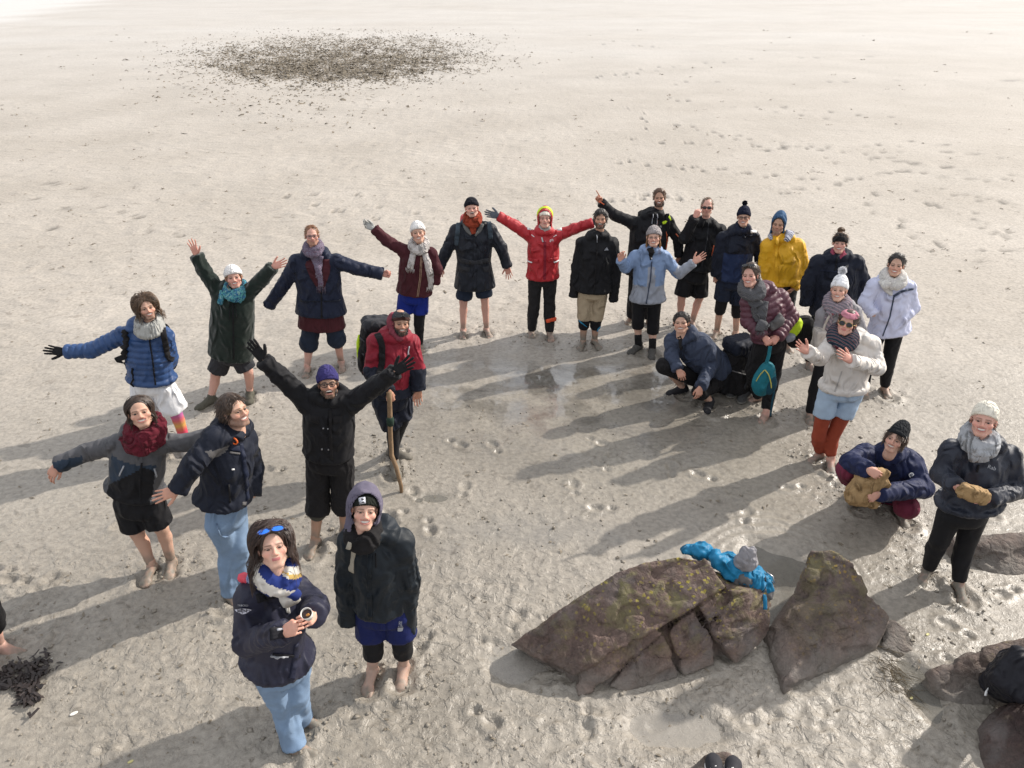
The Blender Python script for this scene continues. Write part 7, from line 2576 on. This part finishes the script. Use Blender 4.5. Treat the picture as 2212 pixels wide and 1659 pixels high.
# ------------------------------------------------------------------ Y: hooded woman in the foreground
p = Person('woman in dark waxed smock with lilac hood up over a black beanie, barefoot, in front',
           [(806, 1460), (873, 1449)], [(806, 1394), (869, 1392)], (829, 1318), [(750, 1160), (874, 1162)], [(748, 1252), (881, 1256)], [(754, 1340), (877, 1358)], (790, 1108, -.12),
           toe=(-8, -6), hand=(None, None), skin='pale', male=False, mouth='smile', look=(4, -6, -12), brow=BROWN, vox=.0042, mud=.4)
p.trousers(K_LEGG, (1.5, 1.5), (.084, .064, .052), 'leggings', pelv=(.155, .13), fold=.002, vox=.012)
p.trousers(K_ROYALD, (.66, .66), (.100, .104, .1), 'shorts', pelv=(.165, .135), flarem=.010, fold=.006)
p.jacket(K_NAVY2, (827, 1343), w=1.02, d=.15, flare=.01, slv=(.074, .070, .060), hood=1.15, collar=.032, fold=.012, fscale=8, vox=.0115, mats=[cloth('waxed_navy', (.007, .012, .018), .55, .4, .5, 10, spec=.3)], name='smock')
p.ribbon('smock', [(800, 1192), (797, 1260), (800, 1335)], .03, cloth('waxed_navy2', (.005, .009, .014), .5), 'placket', t=.006, seg=10)
p.ribbon('smock', [(803, 1195), (801, 1222)], .006, K_BLACK2, 'cord', t=.006)
p.ribbon('smock', [(811, 1195), (812, 1226)], .006, K_BLACK2, 'cord', t=.006)
p.ribbon('smock', [(767, 1146), (766, 1175), (763, 1205), (760, 1234)], [.026, .026, .026, .045], cloth('cream_webbing', (.42, .38, .31), .9), 'bag_strap', t=.007)
p.cape_hood(K_LILAC, 'hood', 1.10, lining=cloth('dark_hood_lining', (.02, .019, .024)))
p.scarf(K_BLACK2, .036, 2, up=.05, rad=.072, name='snood')
p.hat(cloth('dark_green_knit', (.014, .017, .013), .95, .2, .25, 40), tall=-.006, band=.055, low=.050, ribs=44, rib=.0018)
lc = proj(p.T(np.array([[.030, .104, .079]]))[0]); k_ = 1.0
p.patch('beanie', [(lc[0] - 7, lc[1] - 6), (lc[0] + 7, lc[1] - 8), (lc[0] + 8, lc[1] + 6), (lc[0] - 6, lc[1] + 8)], cloth('white_label', (.62, .64, .70), .8, .05), 'sewn_label', .007, 5)
p.decal('beanie', np.array([(-.5, -.1), (-.18, .5), (-.05, .2), (.1, .55), (.5, -.1), (.2, -.1), (.08, .2), (-.02, -.1), (-.2, .2), (-.3, -.1)]), [[0, 1, 8, 9], [1, 2, 7, 8], [2, 3, 6, 7], [3, 4, 5, 6]], lc[0], lc[1] - 1.5, 8, K_BLACK, off=.0105, name='mountain_emblem')
p.text('beanie', 'JONES', lc[0] + .5, lc[1] + 4, 2.6, K_BLACK, 4, off=.0105)
p.text('shorts', 'RJ', 863.5, 1345, 8, K_GREYPRINT, 2, sx=.8)
p.text('shorts', 'ATH', 864, 1351.5, 3.6, K_GREYPRINT, 4)
p.decal('shorts', np.array([(-.5, .3), (.5, .36), (.42, -.3), (.2, -.42), (-.3, -.42), (-.46, -.3)]), [[0, 5, 4, 3, 2, 1]], 864, 1357, 11, K_GREYPRINT, name='printed_crest')
YP = p

# ------------------------------------------------------------------ Z: woman nearest the viewer
p = Person('woman with windblown dark hair in navy sailing coat and blue jeans eating from a cup',
           [(638, 1622), (652, 1560)], [(618, 1540, -.02), (640, 1500)], (612, 1440), [(532, 1282, -.10), (644, 1266, .10)], [(535, 1388, -.16), (682, 1310, .0)], [(612, 1366, -.36), (677, 1330, -.26)], (592, 1185, -.13),
           toe=(80, 75), hand=('grip', 'grip'), tip=((648, 1352, -.38), (664, 1338, -.34)), thumb=((.2, -1), (-.5, -1)), palm=(-1, -1), skin='pale', male=False, mouth='closed', look=(4, -2, -2), brow=DARKB, vox=.0042, mud=.9, lips=(.42, .12, .13))
p.trousers(K_DENIM, (1.98, 1.98), (.082, .070, .070), 'jeans', pelv=(.155, .13), fold=.007, vox=.012)
p.jacket(K_NAVY, (612, 1481), w=1.06, d=.17, flare=.05, slv=(.078, .072, .058), hood=.5, collar=.034, fold=.010, vox=.0115, mats=[cloth('ink_blue_shell', (.017, .018, .038), .55, .25, .5, 10, spec=.35)], name='coat')
INK2 = cloth('ink_black_panel', (.011, .011, .015), .7)
p.ribbon('coat', [(640, 1392), (638, 1420), (634, 1445), (630, 1466)], .035, cloth('ink_blue_shell2', (.016, .018, .038), .6), 'zip_flap', t=.008, seg=8)
p.patch('coat', [(552, 1284), (588, 1276), (594, 1290), (556, 1302)], INK2, 'chest_strap', .012)
p.patch('coat', [(590, 1410), (648, 1414), (648, 1420), (588, 1416)], INK2, 'pocket_flap', .010)
p.ribbon('coat', [(586, 1415), (604, 1416), (622, 1416)], .008, K_GREYPRINT, 'reflective_piping', t=.003, off=.012)
p.ribbon('coat', [(598, 1356), (601, 1380)], .075, INK2, 'cuff_strap', t=.008)
p.ribbon('coat', [(596, 1362), (612, 1360)], .012, K_GREYPRINT, 'reflective_piping', t=.004, off=.012)
p.text('coat', 'TRIBORD', 526, 1306, 3.6, K_GREYPRINT, 0)
lv = np.array([(-.5, .10), (-.3, .15), (0, .18), (.3, .16), (.5, .11), (.36, -.03), (.16, -.16), (-.06, -.21), (-.26, -.12), (-.42, .0)])
p.decal('coat', np.vstack([[(0, 0)], lv]), [[0, 1 + (i + 1) % 10, 1 + i] for i in range(10)], 527, 1318, 34, plain('silver_print', (.50, .50, .58), .5), name='sleeve_emblem')
for (a, b_) in (((-.32, .15), (-.32, -.06)), ((-.08, .18), (-.06, -.2)), ((.2, .17), (.2, -.12)), ((.38, .13), (.36, -.02)), ((-.32, .08), (-.08, .12)), ((-.32, .0), (-.08, .05)), ((-.3, -.05), (-.1, -.03)), ((-.06, .03), (.2, .08)), ((-.06, -.06), (.2, -.01)), ((-.06, .14), (.08, .07)), ((.2, .08), (.38, .04)), ((-.24, -.1), (-.14, -.17))):
    a, b_ = np.array(a), np.array(b_); d = unit(b_ - a); n_ = np.array([-d[1], d[0]]) * .014
    p.decal('coat', np.array([a - n_, b_ - n_, b_ + n_, a + n_]), [[0, 1, 2, 3]], 527, 1318, 34, INK2, name='emblem_line', off=.0115)


def pan_z(C, s):
    d = C - s.NK
    a = np.degrees(np.arctan2(d @ s.X, d @ s.F)); h = d @ s.up
    t = (a + h * 900) % 120
    out = np.zeros(len(C), np.int32)
    out[t > 62] = 1
    out[(t < 24) & (a > 10)] = 2
    return out


p.scarf(S_BYW, .034, 2, up=.055, drop=.035, rad=.080, fold=.010, fscale=16, mats=[cloth('white_scarf_wool', (.60, .57, .52)), cloth('blue_scarf_end', (.018, .035, .17)), cloth('mustard_scarf_wool', (.48, .33, .11))], topcol=pan_z)
p.ribbon('coat', [(610, 1244), (618, 1268), (620, 1292)], [.10, .10, .08], cloth('cream_scarf_end', (.55, .52, .47)), 'scarf_end', t=.03, parent=None)
p.ribbon('coat', [(570, 1236), (592, 1258), (610, 1280)], [.09, .09, .05], cloth('blue_scarf_end', (.018, .035, .17)), 'scarf_end', t=.036, parent=None)
p.ribbon('coat', [(528, 1236), (548, 1244), (566, 1252)], [.09, .09, .07], S_PRINT, 'printed_hood', t=.035, parent=None)
p.ribbon('coat', [(532, 1250), (538, 1256)], .045, plain('coral_toggle', (.72, .07, .11), .5), 'coral_toggle', t=.03)
WH = plain('white_cord', (.66, .64, .60), .7)
p.ribbon('coat', [(618, 1280), (616, 1300), (620, 1322)], .009, WH, 'hood_cord', t=.012)
p.ribbon('coat', [(626, 1282), (620, 1304), (624, 1324)], .009, WH, 'hood_cord', t=.012)
F = Field(.012)
F.loft(p.jk[0] + p.jk[1] * p.jk[4], p.jk[1], p.jk[2], p.jk[3], [-.03, .022], [p.W + .05, p.W + .05], [.19, .188], k=.01)
V, Q = F.mesh(); p.put('tunic_hem', puff(V, Q, .006, 14, 3), Q, [S_PRINT])
p.hair((.032, .017, .012), 'long', .22, 1500, 55, wind=(.55, -.05, .20), curl=.012, hairline=.092, volume=.016, part=-.01, width=.0030, loose=1.5)
p.glasses(plain('navy_frame', (.02, .02, .06), .4), K_BLUEL, r=.027, name='mirrored_sunglasses', up=52, thick=.003, ry=.72)
ZP = p

# ------------------------------------------------------------------ left edge: one bare foot and black trouser leg in view
p = Person('person at the left edge, only a bare foot and black trouser leg in view',
           [(4, 1404), (-60, 1440)], [(-30, 1310), (-90, 1330)], (-115, 1225), [(-260, 1085), (-150, 1085)], [(-275, 1160), (-150, 1160)], [(-270, 1240), (-150, 1240)], (-210, 1010),
           toe=(78, 60), hand=('relax', 'relax'), skin='rosy', mouth='closed', look=(0, 0, 0), mud=.5)
p.trousers(K_BLACK2, (1.55, 1.55), (.092, .075, .065), pelv=(.16, .13))
p.jacket(K_BLACK, (-120, 1245), w=1.05, d=.15)
p.hair(BROWN, 'short', .04, 200, 58)
# ================================================================== things lying about or being carried
def soft(name, F, mat, base, label=None, cat=None, parent=None, fold=.008, fs=10, seed=1.0, mats=None, mi=False, pbase=None):
    if mi:
        V, Q, m = F.mesh(True)
    else:
        V, Q = F.mesh(); m = None
    V = puff(V, Q, fold, fs, seed)
    b = np.asarray(base, float)
    if parent is None:
        return add_obj(name, mesh_data(name, V - b, Q, mats or [mat], m), loc=b, label=label, cat=cat)
    return add_obj(name, mesh_data(name, V - b, Q, mats or [mat], m), parent=parent)


def strap(name, pts, w, mat, base, parent, t=.004, up=(0, 0, 1)):
    """flat webbing through points"""
    P = np.asarray(pts, float)
    n = len(P) * 4
    tt = np.linspace(0, len(P) - 1, n)
    i = np.clip(tt.astype(int), 0, len(P) - 2); f = (tt - i)[:, None]
    P4 = np.vstack([2 * P[0] - P[1], P, 2 * P[-1] - P[-2]])
    p0, p1, p2, p3 = P4[i], P4[i + 1], P4[i + 2], P4[i + 3]
    C = .5 * ((2 * p1) + (-p0 + p2) * f + (2 * p0 - 5 * p1 + 4 * p2 - p3) * f ** 2 + (-p0 + 3 * p1 - 3 * p2 + p3) * f ** 3)
    T = np.gradient(C, axis=0); T /= np.linalg.norm(T, axis=1)[:, None] + 1e-9
    S = np.cross(T, np.asarray(up, float)); S /= np.linalg.norm(S, axis=1)[:, None] + 1e-9
    N = np.cross(S, T)
    V = np.concatenate([C - S * w / 2 - N * t / 2, C - S * w / 2 + N * t / 2, C + S * w / 2 + N * t / 2, C + S * w / 2 - N * t / 2])
    Q = [(r * n + k, ((r + 1) % 4) * n + k, ((r + 1) % 4) * n + k + 1, r * n + k + 1) for k in range(n - 1) for r in range(4)]
    Q += [(0, 3 * n, 2 * n, n), (n - 1, 2 * n - 1, 3 * n - 1, 4 * n - 1)]
    return add_obj(name, mesh_data(name, V - np.asarray(base), np.array(Q), [mat]), parent=parent)


# ---- black trekking pack standing behind the crouching man
g = gnd(1585, 846)
M = np.array(Matrix.Rotation(math.radians(25), 3, 'Z'))
F = Field(.013)
F.box(g + (0, 0, .28), (.17, .13, .27), M, r=.08, k=.03)
F.box(g + M @ np.array((0, -.15, .20)), (.12, .06, .15), M, r=.05, k=.03)
pack = soft('backpack', F, K_BLACK2, g, 'black trekking pack standing on the sand behind the crouching slate-jacketed man', 'backpack', fold=.012)
F = Field(.013); F.box(g + M @ np.array((-.02, -.02, .60)), (.17, .14, .075), M, r=.06, k=.03); F.box(g + M @ np.array((.06, -.08, .56)), (.11, .07, .09), M, r=.05, k=.03)
soft('lid', F, K_NAVY2, g, parent=pack, fold=.010, seed=2)
for sx in (-1, 1):
    F = Field(.012); F.box(g + M @ np.array((sx * .19, -.02, .20)), (.05, .08, .15), M, r=.04)
    soft('side_pocket', F, K_BLACK, g, parent=pack, fold=.008, seed=3)
strap('strap', [g + M @ np.array(q) for q in ((-.06, -.20, .60), (-.07, -.235, .45), (-.05, -.24, .28), (-.06, -.20, .10))], .03, K_DGREY, g, pack, up=(0, -1, 0))
strap('strap', [g + M @ np.array(q) for q in ((.08, -.19, .60), (.08, -.235, .44), (.07, -.24, .26), (.08, -.20, .08))], .03, K_DGREY, g, pack, up=(0, -1, 0))
strap('strap', [g + M @ np.array(q) for q in ((-.18, -.12, .36), (-.06, -.235, .34), (.10, -.235, .36), (.19, -.12, .40))], .022, K_MGREY, g, pack, up=(0, 0, 1))
# ---- grey boots beside it
for k, (u, v, a) in enumerate(((1612, 858, -35), (1600, 850, -60))):
    fv, fq, fm = foot_base('shoe')
    q = gnd(u, v); t = math.radians(a); fw = np.array([math.sin(t), -math.cos(t), 0]); M3 = np.stack([np.cross(fw, (0, 0, 1)), fw, (0, 0, 1)], 1)
    V = puff(fv @ M3.T, fq, .003, 20, k)
    add_obj('boot', mesh_data('boot', V, fq, [plain('grey_boot', (.055, .055, .055), .85, 0, .5, 40), plain('pale_boot_sole', (.2, .19, .17), .9)], fm), loc=q + (0, 0, gz(q[0], q[1])), label=('nearer' if k == 0 else 'farther') + ' grey walking boot beside the black trekking pack', cat='boot', group='boots beside the trekking pack')

# ---- teal bag hanging from the leaning woman's hands
c = RP.J(1651, 818, -.30)
F = Field(.011)
F.ell(c + (0, 0, -.03), (.115, .075, .165), np.array(Matrix.Rotation(math.radians(8), 3, 'Y')), k=.02)
F.ell(c + (.012, 0, .10), (.07, .05, .09), k=.05)
b0 = c + (0, 0, -.2)
teal = soft('small_backpack', F, K_TEAL, b0, 'teal daypack with a yellow zip hanging from the leaning woman\'s hands', 'backpack', fold=.006)
hold = RP.J(1664, 748, -.30)
strap('carry_strap', [hold, RP.J(1660, 770, -.31), RP.J(1654, 788, -.31)], .035, K_TEAL, b0, teal, .008, (0, -1, 0))
F = Field(.011); F.ell(c + (.055, -.02, -.05), (.07, .068, .12), k=.02); soft('side_panel', F, cloth('dark_teal', (.010, .055, .085)), b0, parent=teal, fold=.004)
YZ = plain('yellow_zip', (.45, .42, .08), .6)
strap('zip', [c + (-.03, -.06, .13), c + (.01, -.078, .08), c + (.04, -.088, .0), c + (.055, -.088, -.06)], .010, YZ, b0, teal, .006, (0, -1, 0))
strap('zip', [c + (-.035, -.06, .13), c + (-.075, -.062, .07), c + (-.098, -.055, .0)], .008, YZ, b0, teal, .006, (0, -1, 0))
strap('loose_strap', [RP.J(1672, 845, -.28), RP.J(1668, 868, -.27), RP.J(1664, 900, -.26)], .02, cloth('dark_teal', (.010, .055, .085)), b0, teal, .005, (0, -1, 0))
# ---- black bag with a lime cover behind her hip
c = RP.J(1728, 716, .14)
F = Field(.012)
F.box(c, (.15, .10, .15), np.array(Matrix.Rotation(math.radians(-20), 3, 'Y')), r=.08, k=.02)
b1 = c - (0, 0, .2)
lb = soft('shoulder_bag', F, K_BLACK2, b1, 'black bag with a fluorescent lime cover behind the leaning woman', 'bag', fold=.010)
F = Field(.011); F.ell(RP.J(1712, 708, .05), (.085, .07, .12), np.array(Matrix.Rotation(math.radians(24), 3, 'Y')), k=.02)
soft('lime_cover', F, K_LIME, b1, parent=lb, fold=.008)
F = Field(.010); F.ell(RP.J(1706, 728, .0), (.055, .05, .055), k=.02); soft('reflective_flap', F, K_LGREY, b1, parent=lb, fold=.01)
strap('strap', [c + (.05, 0, .13), c + (.14, .02, .17), c + (.22, .04, .22)], .03, K_BLACK, b1, lb, .006, (0, -1, 0))
# ---- cream tote on the grey-coated woman's arm
c = pln(1768, 738, gnd(1770, 902)[1] - .10)
F = Field(.010); F.box(c, (.045, .075, .13), r=.02, k=.01)
tote = soft('tote_bag', F, cloth('cream_canvas', (.46, .42, .38), .9), c - (0, 0, .13), 'cream tote bag at the side of the woman in the grey coat', 'bag', fold=.010)
strap('handle', [c + (0, -.04, .12), c + (.02, -.03, .22), c + (.05, -.02, .30)], .022, cloth('cream_canvas', (.46, .42, .38)), c - (0, 0, .13), tote, .004, (0, -1, 0))


def on_big(u, v, off=0.0):
    h = BIG_BVH.ray_cast(Vector(EYE), Vector(unit(ray(u, v))))
    if h[0] is None:
        return gnd(u, v, .4)
    return np.array(h[0]) + np.array(h[1]) * off


# ---- bright blue backpack slumped over the crest of the big rock
A = gnd(1566, 1222, .58); B_ = gnd(1642, 1266, .42)
ax = unit(B_ - A); ax2 = unit(np.cross((0, 0, 1), ax)); ax3 = np.cross(ax, ax2)
c = (A + B_) / 2 + np.array([.0, .03, .0])
M = np.stack([ax, ax2, ax3], 1)
b2 = c - (0, 0, .12)
F = Field(.0095); F.box(c + ax * .04, (.19, .085, .06), M, r=.04, k=.03); F.box(c - ax * .15 - ax3 * .005, (.10, .06, .04), M, r=.03, k=.04); F.ell(c + ax * .10 + ax3 * .02, (.10, .08, .06), M, k=.04)
bb = soft('backpack', F, cloth('azure_nylon', (.012, .17, .33), .5, .25, .5), b2, 'bright blue and grey backpack slumped over the crest of the largest rock', 'backpack', fold=.022, fs=13)
F = Field(.0095); F.box(c + ax * .06 - ax2 * .075 - ax3 * .01, (.12, .022, .05), M, r=.02, k=.02); soft('side_panel', F, K_MGREY, b2, parent=bb, fold=.012, fs=16)
F = Field(.0095); F.ell(c + ax * .22 - ax2 * .02 - ax3 * .015, (.05, .075, .06), M, k=.02); soft('base_panel', F, K_MGREY, b2, parent=bb, fold=.012, fs=16)
F = Field(.0095)
t0, t1 = gnd(1490, 1192, .60), gnd(1542, 1204, .58)
F.chain([t0 + (-.015, .02, .0), (t0 + t1) / 2 + (0, .03, .025), t1 + (.0, .02, .0)], [.035, .055, .045], k=.03, flat=(np.array([0, 0, 1.]), .5))
F.box((t0 + t1) / 2 + (.02, .02, -.01), (.075, .045, .022), r=.02, k=.02)
soft('lid', F, cloth('azure_nylon', (.012, .17, .33)), b2, parent=bb, fold=.020, fs=16)
strap('harness', [t1 + (-.02, .02, .0), gnd(1558, 1210, .60), gnd(1575, 1222, .58), c - ax * .10 + ax3 * .055], .055, K_NAVY2, b2, bb, .014)
strap('strap', [t0 + (.02, -.01, .01), t1 + (0, -.02, .01), gnd(1570, 1226, .57), c - ax * .04 - ax2 * .05 + ax3 * .065], .03, K_NAVY2, b2, bb, .008)
WBL = cloth('blue_webbing', (.012, .13, .25))
strap('strap', [c + ax * .02 + ax3 * .085, c + ax * .05 - ax2 * .09 + ax3 * .05, c + ax * .05 - ax2 * .11 - ax3 * .04], .022, WBL, b2, bb, .006)
strap('strap', [c + ax * .12 + ax3 * .09, c + ax * .14 - ax2 * .09 + ax3 * .05, c + ax * .14 - ax2 * .10 - ax3 * .04], .018, K_NAVY2, b2, bb, .006)
strap('strap', [c + ax * .20 + ax3 * .06, on_big(1648, 1270, .03), on_big(1649, 1290, .014), on_big(1650, 1316, .012)], .026, WBL, b2, bb, .008, (0, -1, .4))
V, f = tube([c + ax * .15 + ax3 * .09 + ax2 * .03, c + ax * .19 + ax3 * .10, c + ax * .23 + ax3 * .07 - ax2 * .01, c + ax * .20 + ax3 * .06], .006, 6)
add_obj('carabiner', mesh_data('carabiner', V - b2, f, [K_METAL]), parent=bb)
c = gnd(1612, 1206, .66)
F = Field(.010); F.ell(c + (0, 0, -.03), (.075, .06, .06), k=.02); F.ell(c + (.005, 0, .03), (.05, .04, .05), k=.03); F.ell(c + (-.02, 0, .07), (.02, .02, .03), k=.02); F.ell(c + (.03, 0, .065), (.02, .02, .03), k=.02)
soft('cloth_pouch', F, K_GCOAT, c - (0, 0, .1), 'crumpled grey cloth pouch on top of the blue backpack', 'pouch', fold=.014, fs=22)

# ---- black bag on the slab at the right edge
c = gnd(2182, 1458, .28)
M = np.array(Matrix.Rotation(math.radians(-24), 3, 'Y')) @ np.array(Matrix.Rotation(math.radians(35), 3, 'X')) @ np.array(Matrix.Rotation(math.radians(30), 3, 'Z'))
F = Field(.012); F.box(c, (.15, .10, .19), M, r=.06, k=.03); F.box(c + M @ np.array((.0, -.10, -.04)), (.12, .04, .11), M, r=.035, k=.015)
bg = soft('rucksack', F, cloth('ink_black_nylon', (.012, .012, .017), .55, .3, .6), c - (0, 0, .15), 'black rucksack lying on the slab at the right edge', 'rucksack', fold=.016, fs=9)
F = Field(.012); F.box(c + M @ np.array((0, -.01, .19)), (.14, .11, .045), M, r=.04, k=.02); soft('lid', F, cloth('ink_black_nylon', (.012, .012, .017)), c - (0, 0, .15), parent=bg, fold=.014)
for sx in (-.07, .07):
    strap('strap', [c + M @ np.array(t_) for t_ in ((sx, -.13, .20), (sx, -.15, .10), (sx, -.155, -.04), (sx, -.13, -.15))], .025, K_DGREY, c - (0, 0, .15), bg, .005, M @ np.array((0, -1., 0)))
P0 = c + np.array((.03, -.145, .05))
strap('zip_pull', [P0, P0 + (.03, .01, .03), P0 + (.045, .02, .04)], .012, K_GREYPRINT, c - (0, 0, .15), bg, .004, (0, -1, 0))
P0 = c + np.array((-.155, -.06, -.05))
strap('toggle', [P0, P0 + (-.02, -.02, -.005), P0 + (-.025, -.03, -.03)], .014, K_WHPRINT, c - (0, 0, .15), bg, .006, (0, -1, 0))

# ---- laced shoes on the small rock at the bottom
for k, (u, v, a) in enumerate(((1548, 1700, 175), (1576, 1702, 160))):
    q = gnd(u, v + 6, .17); t = math.radians(a); fw = np.array([math.sin(t), -math.cos(t), 0]); M3 = np.stack([np.cross(fw, (0, 0, 1)), fw, (0, 0, 1)], 1)
    fv, fq, fm = foot_base('shoe')
    V = puff(fv @ M3.T, fq, .003, 20, k)
    so = add_obj('laced_shoe', mesh_data('laced_shoe', V, fq, [plain('black_canvas', (.02, .02, .026), .85), plain('white_rubber', (.6, .6, .6), .7)], fm), loc=q + (0, 0, -.01), label=('left' if k == 0 else 'right') + '-hand black shoe with white laces on the small rock at the bottom edge', cat='shoe', group='laced shoes on the bottom rock')
    for j in range(3):
        y = .02 + .03 * j
        V, f = tube([M3 @ np.array((-.03, y, .095 - .010 * j)), M3 @ np.array((0, y + .01, .112 - .012 * j)), M3 @ np.array((.03, y, .095 - .010 * j))], .004, 5)
        add_obj('lace', mesh_data('lace', V, f, [K_WHPRINT]), parent=so)
    V, f = tube([M3 @ np.array(p_) for p_ in ((0, .03, .11), (.03, -.02, .13), (.02, -.07, .10), (-.01, -.05, .12), (0, .03, .115))], .004, 5)
    add_obj('lace', mesh_data('lace', V, f, [K_WHPRINT]), parent=so)

# ---- cup and the mussel in the nearest woman's hands
c = ZP.J(664, 1328, -.36)
V = []; n = 20
prof = [(.0, -.045), (.030, -.045), (.036, .0), (.041, .035), (.038, .035), (.034, .0), (.028, -.03), (.0, -.03)]
th = np.arange(n) * 2 * math.pi / n
tl = np.array(Matrix.Rotation(math.radians(28), 3, 'X'))
for r, z in prof:
    V.append(np.stack([np.cos(th) * r, np.sin(th) * r, np.full(n, z)], 1))
V = (np.concatenate(V) @ tl.T) * .72
Q = np.array([(i * n + j, i * n + (j + 1) % n, (i + 1) * n + (j + 1) % n, (i + 1) * n + j) for i in range(len(prof) - 1) for j in range(n)])
cup = add_obj('paper_cup', mesh_data('paper_cup', V, Q, [plain('white_card', (.68, .66, .62), .7)]), loc=c, label='small white cup of dark food in the nearest woman\'s hand', cat='cup')
F = Field(.005); F.ell((0, 0, .012), (.034, .034, .010), k=.01); V, Q = F.mesh(); V = puff(V, Q, .004, 60, 1) @ tl.T
add_obj('filling', mesh_data('filling', V * .72, Q, [plain('dark_food', (.03, .012, .010), .5)]), parent=cup)
F = Field(.004); F.ell((.012, -.012, .035), (.012, .007, .028), np.array(Matrix.Rotation(math.radians(25), 3, 'Y')), k=.01); V, Q = F.mesh()
add_obj('orange_slice', mesh_data('orange_slice', V @ tl.T * .72, Q, [plain('orange_food', (.60, .26, .05), .5)]), parent=cup)

# ---- paper bag of the crouching man, packet of the standing woman
c = WP.J(1874, 1054, -.40)
F = Field(.010)
M = np.array(Matrix.Rotation(math.radians(14), 3, 'Y'))
F.box(c + (0, 0, -.02), (.125, .055, .125), M, r=.03, k=.03)
F.box(c + (.035, 0, .11), (.085, .03, .07), M, r=.02, k=.04)
F.ell(c + (-.06, -.01, -.05), (.09, .065, .09), k=.04)
soft('paper_bag', F, K_PAPER, c - (0, 0, .15), 'crumpled brown paper bag held by the crouching man', 'paper bag', fold=.022, fs=13)
c = XP.J(2103, 1067, -.33)
F = Field(.009)
F.box(c, (.105, .035, .048), np.array(Matrix.Rotation(math.radians(20), 3, 'Y')), r=.02, k=.02)
soft('paper_packet', F, K_PAPER, c - (0, 0, .05), 'folded brown paper packet held by the woman in the cream beanie', 'packet', fold=.012, fs=18)

# ---- clump of bladder wrack at the left edge
rg = np.random.default_rng(12)
B = Bag()
g0 = gnd(62, 1470)
for k in range(230):
    t = rg.uniform(0, 1)
    u = 110 - 110 * t + rg.normal(0, 12); v = 1435 + 45 * t + rg.normal(0, 12)
    if rg.random() < .35:
        u = 70 + rg.normal(0, 14); v = 1500 + rg.normal(0, 18)
    q = gnd(u, v); a = rg.normal(2.6 if rg.random() < .6 else -1.9, .5); L = rg.uniform(.03, .085)
    d = np.array([math.cos(a), math.sin(a), 0]); s_ = np.array([-d[1], d[0], rg.uniform(-.5, .5)])
    z0 = gz(q[0], q[1]) + rg.uniform(.002, .035)
    p_ = np.array([q[0], q[1], z0]); w = rg.uniform(.004, .009)
    m_ = p_ + d * L * .5 + (0, 0, rg.uniform(-.005, .02)); e = p_ + d * L + (0, 0, rg.uniform(-.01, .01))
    V = [p_ - s_ * w, p_ + s_ * w, m_ + s_ * w * 1.3, m_ - s_ * w * 1.3, e + s_ * w * .7, e - s_ * w * .7]
    V2 = np.vstack([np.array(V), np.array(V) - (0, 0, .003)])
    B.add(V2, np.array([(0, 1, 2, 3), (3, 2, 4, 5), (7, 6, 9, 8), (8, 9, 11, 10), (1, 0, 6, 7), (2, 1, 7, 8), (0, 3, 9, 6), (4, 2, 8, 10), (3, 5, 11, 9), (5, 4, 10, 11)]))
add_obj('seaweed_clump', B.data('seaweed_clump', [WEEDD], g0, smooth=False), loc=g0, label='dark clump of wet seaweed on the mud at the left edge', cat='seaweed')

# ---- twigs and weed caught between the rocks at the right
B = Bag()
for k in range(120):
    u = rg.normal(1925 + 0, 26); v = 1455 + (u - 1925) * .9 + rg.normal(0, 22)
    q = gnd(u, v); a = rg.normal(-.9, .7); L = rg.uniform(.03, .16)
    d = np.array([math.cos(a), math.sin(a), rg.uniform(-.1, .15)]); z = gz(q[0], q[1]) + .01
    p_ = np.array([q[0], q[1], z])
    V, f = tube([p_, p_ + d * L * .5 + (0, 0, rg.uniform(0, .012)), p_ + d * L], [.0022, .002, .001], 4)
    B.add(V, f)
add_obj('twig_litter', B.data('twig_litter', [plain('straw_twigs', (.13, .10, .06), .85, 0, .6, 30)]), kind='stuff', label='litter of twigs and dry weed between the rocks')

# ---- shells and pale scraps
SHELL = plain('shell_white', (.72, .69, .64), .5)
for (u, v, s_, lab) in ((160, 1543, .026, 'white shell on the mud below the seaweed clump'), (283, 1648, .018, 'pale yellow shell at the bottom edge, left'), (1597, 1232, .03, 'curved white feather-like shell in the pool between the rocks'),
                        (1465, 1432, .012, 'tiny white shell by the foot of the largest rock'), (2073, 1317, .016, 'small bright shell beside the bare foot of the woman with the packet'), (2003, 1372, .018, 'pale lemon pebble beside the small grey stone'), (1970, 1504, .016, 'orange-yellow shell at the end of the twig litter'), (113, 1425, .008, 'tiny white shell above the seaweed clump')):
    q = gnd(u, v)
    F = Field(s_ * .22); F.ell((0, 0, 0), (s_, s_ * .55, s_ * .3), np.array(Matrix.Rotation(.6, 3, 'Z')), k=.002); F.ell((s_ * .1, 0, s_ * .25), (s_ * .7, s_ * .35, s_ * .25), np.array(Matrix.Rotation(.6, 3, 'Z')), k=.002, mode='s')
    V, Q = F.mesh()
    m = plain('shell_yellow', (.55, .50, .22), .6) if 'yellow' in lab or 'lemon' in lab else SHELL
    add_obj('shell', mesh_data('shell', V, Q, [m]), loc=(q[0], q[1], max(gz(q[0], q[1]), -.02) + s_ * .2), label=lab, cat='shell', group='shells on the mud')
